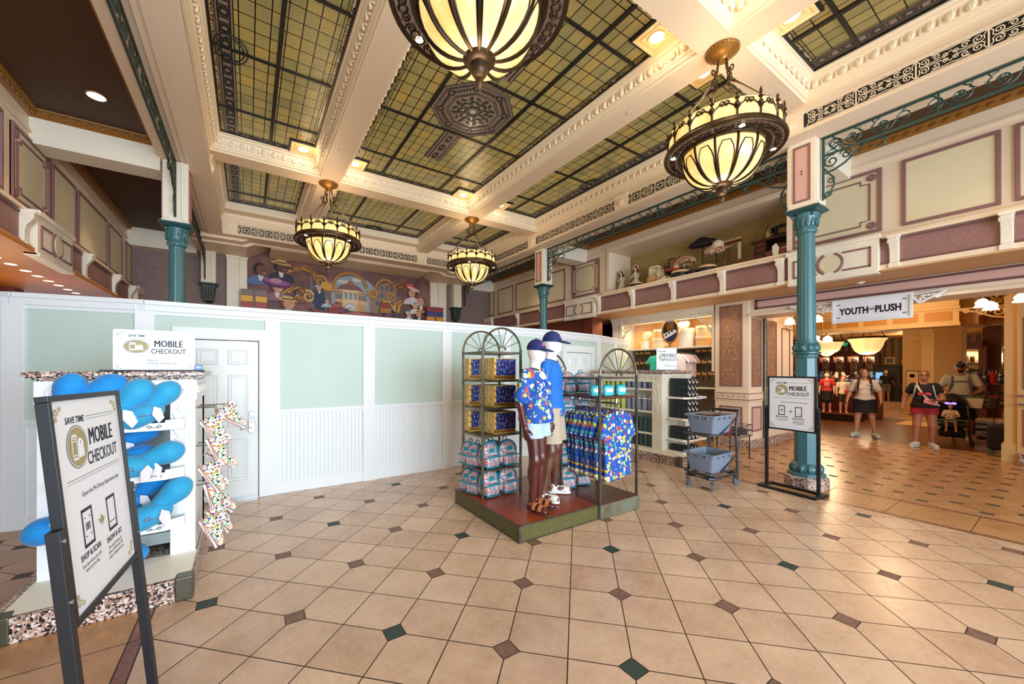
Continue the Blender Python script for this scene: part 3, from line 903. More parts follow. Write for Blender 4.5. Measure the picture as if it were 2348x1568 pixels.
recessed(.80, 7.42, 'bright recessed lamp in the far right corner of the long left coffer')
recessed(1.66, 7.42, 'bright recessed lamp in the far left corner of the octagon coffer')
recessed(3.94, 7.42, 'bright recessed lamp in the far right corner of the octagon coffer')
recessed(3.94, 2.68, 'bright recessed lamp in the near right corner of the octagon coffer')
recessed(4.92, 7.42, 'recessed lamp in the far left corner of the long right coffer')
recessed(4.92, 2.68, 'recessed lamp in the near left corner of the long right coffer')
recessed(4.92, 1.72, 'recessed lamp plate beside the near right coffer')
for x, y, l in ((1.27, 6.59, 'small round sprinkler cover on the beam left of the octagon coffer'), (4.41, 3.43, 'small round sprinkler cover on the beam right of the octagon coffer'),
                (4.43, 9.6, 'small round sprinkler cover on the far right beam')):
    t = T('sprinkler_cover', l, 'sprinkler', (x, y, 5.2))
    MB().lathe([(0, -.006), (.035, -.006), (.04, 0)], 20, cap=False).build('cover_disc', 'cream', t, smooth=SM)
    MB().lathe([(.040, -.002), (.043, -.002), (.043, 0)], 20, cap=False).build('gap_ring', 'mauve_dark', t)

# aisle ceilings, crowns, cross beams
mb = MB(); mb.box(6.84, -6, 5.05, 9.2, 13, 5.1); mb.box(-4, -6, 5.05, -1.12, 13, 5.1)
S(mb.build('ceiling', 'brown_ceiling'), 'brown panelled aisle ceilings', 'ceiling')
cr = [(0, 5.05), (.10, 5.05), (.095, 5.03), (.07, 5.02), (.05, 4.99), (.02, 4.975), (0, 4.96)]
mb = MB()
for y0, y1 in ((7.95, 12.7), (-5, 7.55), ):
    mb.sweep(cr, [(-2.4, y1), (-2.4, y0), (-1.13, y0), (-1.13, y1)], True)
mb.sweep(cr, [(7.9, 8.0), (7.9, 12.7), (6.85, 12.7), (6.85, 8.0)], True); mb.sweep(cr, [(7.9, 2.4), (7.9, 7.5), (6.85, 7.5), (6.85, 2.4)], True)
mb.sweep(cr, [(7.9, -5), (7.9, 1.95), (6.85, 1.95), (6.85, -5)], True)
for y0, y1 in ((7.95, 12.7), (1, 7.55)):
    n = int((y1-y0)/.11)
for y0, y1, xx, sg in ((-2, 7.5, -2.4, 1), (8, 12.6, -2.4, 1), (-2, 1.9, 7.9, -1), (2.45, 7.5, 7.9, -1), (8, 12.6, 7.9, -1)):
    n = int((y1-y0)/.12)
    for k in range(n): mb.ell((xx+sg*.065, y0+(k+.5)*(y1-y0)/n, 4.995), (.018, .04, .028), 6, 4)
for k in range(10): mb.ell((-2.3+k*.12, 7.49, 4.995), (.04, .018, .028), 6, 4)
S(mb.build('trim_2', 'brown_crown', smooth=.6), 'gilded crown moulding under the brown ceilings', 'trim')
mb = MB()
for x0, x1 in ((-2.4, -1.1), (6.84, 7.9)):
    for ya, yb in ((7.55, 7.95), (12.4, 12.7), (1.98, 2.36)): mb.box(x0, ya, 4.62, x1, yb, 5.06)
S(mb.build('ceiling', 'cream_white'), 'plain white cross beams over the side aisles', 'ceiling')
mb = MB(); mb.cyl((0, 0, 0), (0, 0, -.02), .20, n=28)
t = T('downlight', 'large round white downlight in the brown aisle ceiling', 'ceiling light', (-1.58, 6.72, 5.05))
MB().lathe([(.0, -.012), (.085, -.012)], 28, cap=False).build('lamp_disc', 'can_light', t)
MB().lathe([(.085, -.012), (.10, -.014), (.105, 0)], 28, cap=False).build('trim_ring', 'brown_crown', t, smooth=SM)

# back wall with chamfered soffit and pilasters
mb = MB(); mb.box(-2.5, 12.7, 0, 9, 12.8, 5.2)
S(mb.build('wall_back', 'wallpaper_mauve'), 'mauve papered back wall either side of the mural', 'wall')
mb = MB()
mb.raw([(-1.1, 11, 4.82), (6.82, 11, 4.82), (6.82, 12.66, 5.14), (-1.1, 12.66, 5.14)], [(0, 1, 2, 3)])
mb.prism([(4.55, 5.2), (5.42, 4.72), (6.85, 4.72), (6.85, 5.2)], (0, 1.14, 0), 0, (0, 11.5, 0))
mb.prism([(.85, 5.2), (-.03, 4.72), (-1.1, 4.72), (-1.1, 5.2)], (0, 1.14, 0), 0, (0, 11.5, 0))
mb.prism([(4.62, 5.2), (5.5, 4.76), (6.8, 4.76), (6.8, 5.2)], (0, .4, 0), 0, (0, 11.2, 0))
mb.prism([(.78, 5.2), (-.11, 4.76), (-1.08, 4.76), (-1.08, 5.2)], (0, .4, 0), 0, (0, 11.2, 0))
mb.box(.5, 11.6, 4.80, 4.9, 12.62, 4.84); 
S(mb.build('ceiling', 'cream'), 'cream soffit with chamfered corners above the mural', 'ceiling')
mb = MB()
for x0, x1, d in ((-.48, -.2, .16), (-.2, -.02, .08), (5.40, 5.68, .08), (5.68, 5.98, .16)):
    mb.box(x0, 12.7-d, 1.5, x1, 12.72, 4.66); mb.box(x0-.02, 12.68-d, 4.66, x1+.02, 12.72, 4.74)
S(mb.build('trim_3', 'cream_white', bevel=.008), 'cream pilasters flanking the mural', 'trim')
S(MB().box(-.6, 12.1, 2.9, 6.1, 12.7, 3.14).build('trim_added_ledge', 'cream_white'), 'unseen ledge added under the mural to support the gift boxes', 'trim')  # support slab added out of view so the gift boxes don't float

# upper side walls: panels, ledges, brackets, mauve bays.  sd=+1 right wall (x=7.9), -1 left wall (x=-2.4)
def side_wall(sd, nm, label, blocks, plain, ornate, niche=None):
    X0 = 7.9 if sd > 0 else -2.4; s = -sd           # s points into the hall
    ro = T(nm, label, 'wall', kind='structure')
    def bx(mb, d0, y0, z0, d1, y1, z1, m=0): mb.box(X0+s*d0, y0, z0, X0+s*d1, y1, z1, m)
    mb = MB()
    if niche:
        a, b, z0, z1 = niche
        bx(mb, -.2, -6, 3.1, 0, a, 5.1); bx(mb, -.2, b, 3.1, 0, 13, 5.1); bx(mb, -.2, a, 3.1, 0, b, z0); bx(mb, -.2, a, z1, 0, b, 5.1)
    else: bx(mb, -.2, -6, 3.1, 0, 13, 5.1)
    bx(mb, -.1, -6, 3.12, .12, 13, 3.55); bx(mb, -.1, -6, 3.55, .17, 13, 3.59); bx(mb, -.1, -6, 3.59, .15, 13, 3.615)
    bx(mb, -.1, -6, 3.10, .17, 13, 3.17)
    bx(mb, 0, -6, 4.74, .03, 13, 4.77); bx(mb, 0, -6, 4.77, .015, 13, 4.80)
    mb.build('wall_face', 'cream', ro, bevel=.006)
    # mauve lattice bays between the brackets
    mb = MB(); bx(mb, .11, -6, 3.17, .128, 13, 3.54); mb.build('mauve_bays', 'mauve_lattice', ro)
    mb = MB()
    for z in (3.17, 3.51): bx(mb, .12, -6, z, .142, 13, z+.03)
    mb.build('bay_beading', 'mauve_dark', ro)
    for a, b in blocks:
        mb = MB(); bx(mb, .1, a, 3.06, .22, b, 3.56); bx(mb, .1, a-.02, 3.55, .25, b+.02, 3.615); bx(mb, .1, a, 3.05, .24, b, 3.09)
        mb.build('circle_block', 'cream_white', ro, bevel=.006)
        mb = MB(); cy = (a+b)/2; zc = 3.31; h = .135
        for g in (-1, 1):
            e0 = cy+g*.16; e1 = cy+g*((b-a)/2-.09)
            for z in (zc-h, zc+h): mb.cbox((X0+s*.225, (e0+e1)/2, z), (.02, abs(e1-e0), .025))
            mb.cbox((X0+s*.225, e1, zc), (.02, .025, 2*h+.025))
            mb.tube([(X0+s*.225, cy+g*.16*math.cos(t), zc+.16*math.sin(t)) for t in np.linspace(-1.15, 1.15, 12)], .017, 6)
        mb.build('block_beading', 'mauve', ro)
        mb = MB(); mb.prism([(.125*math.cos(t), .125*math.sin(t)) for t in np.linspace(0, 2*PI, 28, endpoint=False)], (s*.03, 0, 0), 0, (X0+s*.215, cy, zc), (0, 1, 0)); mb.build('block_roundel', 'ivory_panel', ro)
    for a, b in plain+ornate:
        orn = (a, b) in ornate; z0, z1 = 3.71, 4.65
        mb = MB(); bx(mb, 0, a, z0, .012, b, z1); mb.build('ivory_panel', 'ivory_panel', ro)
        mb = MB(); t = .042
        for y0, y1, za, zb in ((a, b, z0, z0+t), (a, b, z1-t, z1), (a, a+t, z0+t, z1-t), (b-t, b, z0+t, z1-t)): bx(mb, 0, y0, za, .032, y1, zb)
        if orn:
            e = .13; n_ = .1
            P = [(a+e+n_, z0+e), (b-e-n_, z0+e), (b-e-n_, z0+e+n_*.6), (b-e, z0+e+n_*.6), (b-e, z1-e-n_*.6), (b-e-n_, z1-e-n_*.6), (b-e-n_, z1-e), (a+e+n_, z1-e), (a+e+n_, z1-e-n_*.6), (a+e, z1-e-n_*.6), (a+e, z0+e+n_*.6), (a+e+n_, z0+e+n_*.6)]
            mb.tube([(X0+s*.018, p[0], p[1]) for p in P], .014, 4, True, ph=PI/4)
            for yy in (a+.11, b-.11):
                for zz in (z0+.11, z1-.11):
                    mb.prism([(.052*math.cos(q), .052*math.sin(q)) for q in np.linspace(0, 2*PI, 16, endpoint=False)], (s*.02, 0, 0), 0, (X0+s*.01, yy, zz), (0, 1, 0))
                    mb.tube([(X0+s*.03, yy+.035*math.cos(q), zz+.035*math.sin(q)) for q in np.linspace(0, 2*PI, 12, endpoint=False)], .006, 4, True)
        mb.build('panel_moulding', 'mauve', ro, bevel=.006)
    return ro
BLK = [(1.62, 2.74), (7.08, 8.22), (12.2, 13)]
rw = side_wall(1, 'wall_right', 'cream upper wall on the right with mauve panel mouldings and a display niche', BLK,
          [(.55, 1.42), (-.7, .45), (8.4, 9.24+.0), (9.3, 10.9), (11.06, 12.05), (12.3, 12.65)], [(1.63, 2.74), (7.09, 8.11)], (2.79, 6.77, 3.65, 4.72))
lw = side_wall(-1, 'wall_left', 'cream upper wall on the left with mauve panel mouldings', BLK[1:]+[(1.6, 2.7)],
          [(8.19, 9.1), (9.2, 10.75), (10.9, 11.85), (12.2, 12.66), (5.9, 6.85), (4.3, 5.75)], [(7.06, 8.12)])
# niche box
mb = MB(); mb.box(8.75, 2.6, 3.4, 8.8, 6.95, 5.05, 0); mb.box(7.91, 2.69, 3.66, 8.8, 2.797, 4.9, 1); mb.box(7.91, 6.763, 3.66, 8.8, 6.85, 4.9, 1); mb.box(7.91, 2.797, 4.71, 8.8, 6.763, 4.78, 1)
mb.box(7.735, 2.74, 3.615, 8.8, 6.85, 3.65, 1)
for y0, y1, z0, z1 in ((2.74, 2.82, 3.7, 4.70), (6.74, 6.82, 3.7, 4.70), (2.74, 6.82, 4.70, 4.80)): mb.box(7.86, y0, z0, 7.92, y1, z1, 1)
mb.build('display_niche', ['wallpaper_gold', 'cream'], rw)
# scrolled brackets under the ledges
def bracket(x, y, s, label, grp):
    t = T('bracket', label, 'bracket', (x, y, 3.305), 0 if s < 0 else PI, group=grp)
    P = [(0, -.135), (.04, -.135), (.05, -.11), (.05, -.02), (.06, .06), (.10, .12), (.13, .16), (.13, .2), (.11, .235), (0, .235)]
    MB().prism([(-a, b) for a, b in P], (0, .10, 0), 0, (0, -.05, 0)).build('scroll_body', 'cream_white', t, bevel=.008)
    MB().box(-.145, -.06, .21, 0, .06, .25).build('cap', 'cream_white', t); MB().cyl((-.10, -.058, .17), (-.10, .058, .17), .03, n=10).build('scroll_roll', 'cream_white', t); MB().box(-.075, -.055, -.20, 0, .055, -.135).build('foot_block', 'cream_white', t)
for y, l in ((6.98, 'cream scroll bracket at the left end of the doll niche ledge'), (5.92, 'cream scroll bracket second from the left under the doll niche ledge'), (4.87, 'cream scroll bracket under the chair in the niche'),
             (3.84, 'cream scroll bracket under the tie stand in the niche'), (2.86, 'cream scroll bracket behind the teal column capital'), (1.47, 'cream scroll bracket right of the teal column beside the mauve bay'), (.50, 'cream scroll bracket at the right edge of the picture'),
             (9.3, 'cream scroll bracket left of the far round column on the right wall'), (10.6, 'cream scroll bracket near the far end of the right wall')):
    bracket(7.9-.12, y, -1, l, 'scroll brackets on the right wall')
for y, l in ((6.95, 'cream scroll bracket at the left edge of the picture'), (9.0, 'cream scroll bracket on the left wall after the roundel block'), (10.65, 'cream scroll bracket midway along the left mauve bays'), (11.9, 'cream scroll bracket at the far end of the left wall')):
    bracket(-2.4+.12, y, 1, l, 'scroll brackets on the left wall')

# balcony soffits and lower walls
mb = MB(); mb.box(7.745, -6, 3.08, 9.6, 13, 3.16)
S(mb.build('ceiling', 'soffit'), 'tan soffit under the right gallery', 'ceiling')
mb = MB(); mb.box(-5, -6, 3.08, -2.2, 13, 3.14)
S(mb.build('ceiling', 'wood_soffit'), 'orange wood soffit under the left gallery', 'ceiling')
mb = MB(); mb.box(-5.1, -6, 0, -4.9, 13, 3.1); mb.box(-3.7, 3, 2.55, -3.5, 10.2, 2.9); mb.box(-3.7, 10.2, 0, -3.4, 10.5, 3.1)
for z in (2.62, 2.74, 2.84): mb.box(-3.52, 3, z, -3.47+.04*(z-2.5), 10.2, z+.03)
S(mb.build('wall_left_lower', 'red_wood'), 'dark wood shop front under the left gallery', 'wall')
mb = MB()
mb.box(7.95, 7.5, 0, 8.15, 13, 3.1); mb.box(7.9, 7.35, 0, 8.3, 7.7, 3.1)
S(mb.build('wall_right_lower', 'red_wood'), 'brown shop wall beyond the shelf alcove on the right', 'wall')
mb = MB(); mb.prism([(.85*math.cos(t), .42*math.sin(t)) for t in np.linspace(0, PI, 20)], (-.02, 0, 0), 0, (7.94, 8.75, 2.35), (0, 1, 0))
mb.box(7.92, 7.9, 0, 7.94, 9.6, 2.35)
S(mb.build('window_12', 'hatbox_cream'), 'pale arched panel above the temporary wall', 'window')
def spots(pts, z, grp, labf):
    for i, (x, y) in enumerate(pts):
        t = T('downlight', labf, 'ceiling light', (x, y, z), group=grp)
        MB().lathe([(0, -.006), (.055, -.006)], 16, cap=False).build('lamp_disc', 'spot_disc', t)
        MB().lathe([(.055, -.006), (.07, -.008), (.075, 0)], 16, cap=False).build('trim_ring', 'can_trim', t, smooth=SM)
spots([(-2.7, y) for y in (7.17, 7.58, 7.98, 8.4, 8.78, 9.16, 9.55, 9.95, 10.33)], 3.08, 'downlights under the left gallery', 'small round downlight in the row under the orange left gallery soffit')
spots([(8.2, y) for y in (1.0, 4.22, 5.0, 5.6, 6.3, 6.8, 7.4, 8.1, 8.78, 9.2, 10.0)], 3.10, 'downlights under the right gallery', 'small round downlight in the row under the right gallery soffit')
for y in (7.0, 9.0):
    lamp('POINT', (-3.1, y, 2.1), 26, WARM, size=.2, name='shop_lamp')  # added unseen fill lamps to brighten the orange soffit
for y in (1.0, 4.2, 5.6, 7.2, 8.9):
    lamp('SPOT', (8.25, y, 3.06), 22, WARM2, size=.05, spot=2.2, blend=.8, name='gallery_spot')
t = T('smoke_detector', 'white round smoke detector on the soffit above the store sign', 'smoke detector', (8.45, 2.0, 3.10))
MB().lathe([(.0, -.045), (.03, -.045), (.035, -.03), (.06, -.028), (.07, -.01), (.09, -.008), (.09, 0)], 20, cap=False).build('housing', 'cream_white', t, smooth=SM)
# front wall behind the camera with its window openings
mb = MB()
xs = [-6, -1.8, 1.0, 1.5, 4.3, 4.8, 7.6, 12]
for a, b in ((-6, -1.8), (1.0, 1.5), (4.3, 4.8), (7.6, 12.5)): mb.box(a, -5.6, 0, b, -5.4, 5.3)
mb.box(-6, -5.6, 3.8, 12.5, -5.4, 5.7); mb.box(-6, -5.6, 0, 12.5, -5.4, .45)
S(mb.build('wall_front', 'cream'), 'front wall with shop windows behind the viewer', 'wall')
# ------------------------------------------------------------------ iron columns
def fluted(a, z, n=16): return 1-.055*abs(math.cos(a*n/2))**.6
def column(x, y, label, low=True):
    t = T('iron_column', label, 'column', (x, y, 0), group='fluted teal iron columns carrying the hall')
    if low:
        oct_ = lambda r: r/math.cos(PI/8)
        mb = MB(); mb.lathe([(oct_(.235), 0), (oct_(.235), .14), (oct_(.21), .155), (0, .155)], 8, ph=PI/8); mb.build('granite_plinth', 'granite', t)
        mb = MB(); mb.lathe([(oct_(.205), .155), (oct_(.205), .19), (oct_(.165), .21), (oct_(.16), .215)], 8, ph=PI/8)
        mb.build('base_plate', 'teal', t, bevel=.004)
        mb = MB(); mb.lathe([(.15, .2), (.18, .225), (.185, .26), (.16, .31), (.12, .335), (.105, .34)], 24)
        for k in range(12):
            a = k*PI/6; mb.ell((.155*math.cos(a), .155*math.sin(a), .265), (.045, .036, .062), 8, 6, rot=Matrix.Rotation(a, 3, 'Z') @ Matrix.Rotation(-.5, 3, 'Y'))
        mb.build('leaf_foot', 'teal', t, smooth=1.0)
        mb = MB(); mb.lathe([(oct_(.128), .3), (oct_(.112), 1.78), (oct_(.112), 1.80)], 8, ph=PI/8); mb.build('octagon_shaft', 'teal', t)
        mb = MB(); mb.lathe([(oct_(.112), 1.80), (oct_(.125), 1.82), (oct_(.125), 1.845), (oct_(.155), 1.87), (oct_(.155), 1.885), (oct_(.125), 1.90)], 8, ph=PI/8)
        mb.lathe([(.12, 1.89), (.14, 1.90), (.145, 1.95), (.125, 2.0), (.12, 2.01), (.128, 2.03), (.128, 2.045), (.11, 2.055)], 24)
        for k in range(10):
            a = k*PI/5; mb.ell((.135*math.cos(a), .135*math.sin(a), 1.945), (.028, .036, .046), 8, 6, rot=Matrix.Rotation(a, 3, 'Z'))
            mb.tube([(.142*math.cos(a+s)*(1+.0), .142*math.sin(a+s), z) for s, z in ((-.22, 1.905), (-.26, 1.955), (-.16, 1.995), (0, 2.0), (.16, 1.995), (.26, 1.955), (.22, 1.905))], .008, 5)
        mb.build('egg_collar', 'teal', t, smooth=.8)
    z0 = 2.04 if low else 1.0
    mb = MB(); mb.lathe([(.112, z0), (.112, z0+.03), (.100, 3.52), (.100, 3.56)], 96, mod=lambda a, z: fluted(a, z) if z0+.02 < z < 3.55 else 1, cap=False)
    mb.build('fluted_shaft', 'teal', t, smooth=1.0)
    mb = MB(); mb.lathe([(.105, 3.55), (.125, 3.57), (.125, 3.60), (.115, 3.615), (.118, 3.66), (.14, 3.79), (.152, 3.81), (.152, 3.825), (.14, 3.84)], 28)
    for k in range(14):
        a = k*2*PI/14; mb.ell((.132*math.cos(a), .132*math.sin(a), 3.70), (.014, .022, .062), 6, 5, rot=Matrix.Rotation(a, 3, 'Z'))
    for k in range(4):
        a = PI/4+k*PI/2; mb.ell((.165*math.cos(a), .165*math.sin(a), 3.80), (.025, .025, .025), 8, 6)
    mb.build('bell_capital', 'teal', t, smooth=.8)
    mb = MB(); mb.taper(3.835, 3.87, (-.15, -.15, .15, .15), (-.20, -.20, .20, .20)); mb.box(-.20, -.20, 3.87, .20, .20, 3.895); mb.build('abacus', 'teal_dark', t, bevel=.004)
    mb = MB(); mb.box(-.155, -.155, 3.895, .155, .155, 4.83); mb.box(-.165, -.165, 3.895, .165, .165, 3.93)
    for sy in (-1, 1):
        for x0 in (-.15, .07): mb.box(x0, sy*.155, 3.94, x0+.08, sy*.175, 4.8)
    mb.build('post_box', 'cream_white', t, bevel=.004)
    mb = MB(); pn = MB()
    for sx in (-1, 1):
        pn.box(sx*.155, -.085, 4.0, sx*.160, .085, 4.74)
        for a, b, c, d in ((-.10, -.075, 4.005, 4.735), (.075, .10, 4.005, 4.735), (-.10, .10, 3.98, 4.005), (-.10, .10, 4.735, 4.76)): mb.box(sx*.155, a, c, sx*.172, b, d)
    pn.build('pink_panel', 'pink', t); mb.build('panel_beading', 'mauve', t)
    mb = MB()
    for sx in (-1, 1): mb.box(sx*.158, -.035, 4.33, sx*.164, .035, 4.44, 0); mb.cbox((sx*.165, 0, 4.365), (.003, .02, .025), 1); mb.cbox((sx*.165, 0, 4.405), (.003, .02, .025), 1)
    mb.build('socket_plate', ['pink', 'mauve_dark'], t)
    return t
column(6.62, 2.14, 'big teal fluted iron column on a granite plinth behind the mobile checkout floor sign')
column(6.62, 7.9, 'green fluted iron column rising behind the temporary wall in the middle', low=False)
column(-.93, 7.75, 'blue green fluted iron column rising behind the temporary wall on the left', low=False)
def corbel_post(x, label):
    t = T('wall_post', label, 'pilaster', (x, 12.7, 0), group='half posts on dark corbels at the mural wall')
    mb = MB(); mb.box(-.155, -.30, 3.9, .155, 0, 4.83)
    for sx in (-1, 1): mb.box(sx*.05, -.315, 3.95, sx*.15, -.3, 4.8)
    mb.build('post_box', 'cream_white', t, bevel=.004)
    mb = MB(); mb.box(-.20, -.34, 3.85, .20, 0, 3.9); mb.taper(3.45, 3.85, (-.11, -.2, .11, 0), (-.15, -.27, .15, 0)); mb.taper(3.40, 3.45, (-.05, -.12, .05, 0), (-.11, -.2, .11, 0))
    for k in range(5): mb.cyl((-.12+.06*k, -.245, 3.5), (-.13+.065*k, -.275, 3.8), .016, n=6)
    mb.build('leaf_corbel', 'iron_green', t, bevel=.006)
corbel_post(-.86, 'cream half post on a dark corbel left of the mural')
corbel_post(6.36, 'cream half post on a dark corbel right of the mural')

# ------------------------------------------------------------------ scrolled iron valances
def lace(x, y0, y1, label, mat, e0=True, e1=True):
    t = T('iron_valance', label, 'ironwork valance', (x, (y0+y1)/2, 4.83), group='scrolled iron valances between the columns')
    L = y1-y0; mb = MB()
    for z in (-.015, -.255): mb.box(-.012, -L/2, z-.013, .012, L/2, z+.013)
    n = max(1, round(L/1.1))
    for k in range(1, n): mb.box(-.01, -L/2+k*L/n-.01, -.26, .01, -L/2+k*L/n+.01, 0)
    mb.build('rails', mat, t)
    mb = MB(); m = max(1, round(L/.46)); l = L/m
    for k in range(m):
        c = -L/2+(k+.5)*l; f = 1 if k % 2 else -1
        W = lambda p: [(0, c+f*a, -.135+b) for a, b in p]
        mb.tube(W(spiral((-.09, .0), .10, .015, PI*.55, 1.5, 18)), .0085, 4)
        mb.tube(W(spiral((.11, .01), .085, .012, -PI*.4, -1.4, 16)), .0075, 4)
        mb.tube(W([(-.2, -.10), (-.1, -.115), (0, -.06), (.06, .04), (.12, .105), (.2, .11)]), .0085, 4)
        mb.tube(W([(.06, -.11), (.12, -.06), (.18, -.09), (.15, -.115)]), .0065, 4)
        mb.tube(W([(-.18, .11), (-.15, .05), (-.2, .02)]), .0065, 4)
        for a in range(5): mb.ell((0, c-f*.09+.026*math.cos(a*1.257), -.135+.026*math.sin(a*1.257)), (.008, .014, .014), 5, 4)
    mb.build('scrollwork', mat, t, smooth=1.0)
    for on, sg in ((e0, 1), (e1, -1)):
        if not on: continue
        yb = -sg*L/2
        mb = MB(); W = lambda p: [(0, yb+sg*a, b) for a, b in p]
        mb.box(-.014, yb, -.86, .014, yb+sg*.025, 0)
        mb.tube(W([(.03, -.84), (.09, -.78), (.13, -.68), (.12, -.58), (.06, -.50), (.03, -.44)]), .012, 6)
        mb.tube(W(spiral((.07, -.80), .05, .012, -2, -1.2, 12)), .010, 5)
        mb.tube(W([(.03, -.5), (.12, -.49), (.24, -.44), (.34, -.36), (.43, -.28), (.55, -.27), (.63, -.31), (.61, -.38), (.54, -.37)]), .013, 6)
        mb.tube(W(spiral((.10, -.36), .09, .015, 1.2, 1.5, 16)), .011, 5)
        mb.tube(W(spiral((.25, -.33), .07, .012, 2.8, -1.4, 14)), .010, 5)
        mb.tube(W(spiral((.14, -.15), .085, .015, -1, 1.4, 14)), .010, 5)
        mb.tube(W(spiral((.10, -.62), .045, .010, .5, 1.3, 10)), .009, 5)
        mb.build('corner_bracket', mat, t, smooth=1.0)
lace(6.62, 2.32, 7.72, 'green scrolled iron valance above the display niche between the two right columns', 'lace_green')
lace(6.62, -4.4, 1.96, 'green scrolled iron valance at the upper right corner beyond the big teal column', 'lace_green', e0=False)
lace(6.62, 8.08, 12.4, 'green scrolled iron valance at the far end of the right columns', 'iron_green')
lace(-.93, 7.95, 12.4, 'dark green iron valance beyond the left column', 'iron_green')
lace(-.93, -2.0, 7.58, 'dark green iron valance running overhead to the left column', 'iron_green', e0=False)

# ------------------------------------------------------------------ chandeliers
def chandelier():
    t = T('chandelier', 'x', 'chandelier', (0, 0, 5.2), group='bronze bowl chandeliers with amber glass')
    mb = MB(); mb.lathe([(.0, -.12), (.05, -.12), (.06, -.09), (.10, -.075), (.13, -.05), (.15, -.03), (.165, -.02), (.165, 0)], 28, mod=lambda a, z: 1+.02*math.cos(a*28) if z > -.1 else 1)
    for k in range(28): a = k*2*PI/28; mb.ell((.163*math.cos(a), .163*math.sin(a), -.018), (.012, .012, .012), 5, 4)
    mb.build('canopy', 'gold', t, smooth=1.0)
    for k in range(4):
        a = PI/4+k*PI/2+.2; ca, sa = math.cos(a), math.sin(a)
        mb = MB(); W = lambda p: [(r*ca, r*sa, z) for r, z in p]
        for j in range(3):
            z = -.12-j*.045; q = [(.05+.008*math.cos(u)*(1 if j % 2 else .3)+.01*j, z-.028*math.sin(u)) for u in np.linspace(0, 2*PI, 10, endpoint=False)]
            mb.tube(W(q), .006, 4, True)
        mb.tube(W(spiral((.115, -.27), .045, .008, PI, 1.3, 12)), .008, 5)
        mb.tube(W(spiral((.10, -.35), .04, .008, -PI/2, -1.2, 12)), .008, 5)
        mb.tube(W([(.075, -.24), (.10, -.3), (.09, -.36), (.14, -.44)]), .009, 5)
        mb.tube(W([(.14, -.42), (.545, -.90)]), .0105, 6); mb.ell((.15*ca, .15*sa, -.435), (.018, .018, .024), 6, 5); mb.ell((.53*ca, .53*sa, -.885), (.018, .018, .024), 6, 5)
        mb.build('hanger_rod', 'bronze', t, smooth=1.0)
    mb = MB(); mb.lathe([(.555, -1.135), (.575, -1.15), (.592, -1.15), (.60, -1.13), (.592, -1.10), (.575, -1.09), (.572, -1.07), (.56, -1.06), (.55, -1.06)], 48)
    mb.lathe([(.40, -1.155), (.43, -1.165), (.455, -1.16), (.46, -1.14), (.44, -1.13)], 40)
    mb.build('gallery_rim', 'bronze', t, smooth=.8)
    mb = MB(); mb.lathe([(.45, -1.142), (.56, -1.138)], 48, cap=False, m=0)
    for k in range(16):
        a = k*2*PI/16
        W = lambda p: [((.51+q[1])*math.cos(a+q[0]/.51), (.51+q[1])*math.sin(a+q[0]/.51), -1.15) for q in p]
        for sg in (1, -1): mb.tube(W([(sg*u, v) for u, v in spiral((.045, 0), .038, .008, PI*.6, 1.4, 12)]), .008, 4, m=1)
        mb.tube(W([(.10+.03*math.cos(u), .03*math.sin(u)) for u in np.linspace(0, 2*PI, 10, endpoint=False)]), .009, 4, True, m=1)
    mb.build('pierced_flange', ['glass_rose', 'bronze_dark'], t)
    mb = MB(); mb.lathe([(.548, -1.06), (.548, -.885)], 48, cap=False); mb.build('gallery_glass', 'lampglass', t, smooth=1.0)
    mb = MB()
    for k in range(16):
        a = k*2*PI/16
        W = lambda p: [(.556*math.cos(a+q[0]/.556), .556*math.sin(a+q[0]/.556), q[1]-1.06) for q in p]
        big = k % 2 == 0
        mb.tube(W([(0, 0), (0, .17)]), .010, 4)
        for sg in (1, -1):
            mb.tube(W([(sg*u, v) for u, v in [(.0, .05), (.03, .10), (.07, .125), (.10, .11)]]), .009, 4)
            mb.tube(W([(sg*u, v) for u, v in spiral((.085, .135), .028, .008, -PI/2, 1.2, 10)]), .008, 4)
        p = W([(0, .205)])[0]; mb.ell(p, (.015, .015, .055 if big else .03), 6, 5); mb.ell((p[0], p[1], p[2]-.04), (.026, .026, .014), 6, 4); mb.ell((p[0], p[1], p[2]-.10), (.026, .026, .026), 6, 4)
    mb.build('crown_cresting', 'bronze', t, smooth=1.0)
    prof = [(.105*0+.40*math.sin(PI/2*(1-u*.86))+.0, -1.14-.36*math.sin(PI/2*u)) for u in np.linspace(0, 1, 10)]
    mb = MB(); mb.lathe(prof, 48, cap=False); mb.build('glass_bowl', 'lampglass', t, smooth=PI)
    for k in range(12):
        a = k*2*PI/12; mb = MB()
        for dl, r in ((0, .012),):
            mb.tube([((q[0]+.006)*math.cos(a), (q[0]+.006)*math.sin(a), q[1]-.004) for q in prof], r, 5)
        half = []
        for sg in (1, -1):
            pts = []
            for i, q in enumerate(prof[1:]):
                u = i/(len(prof)-2); wdt = (PI/12-.035)*(math.sin(min(1, (u+.12)*2.4)*PI/2) if u < .35 else 1)
                aa = a+PI/12+sg*wdt*.92
                pts.append(((q[0]+.004)*math.cos(aa), (q[0]+.004)*math.sin(aa), q[1]-.003))
            half.append(pts)
        mb.tube(half[1][::-1]+half[0], .0065, 4)
        mb.build('bowl_rib', 'bronze_dark', t, smooth=1.0)
    mb = MB(); mb.lathe([(.10, -1.47), (.115, -1.49), (.10, -1.515), (.06, -1.53), (.055, -1.55), (.06, -1.57), (.045, -1.60), (.025, -1.62), (.032, -1.65), (.022, -1.68), (.0, -1.71)], 20)
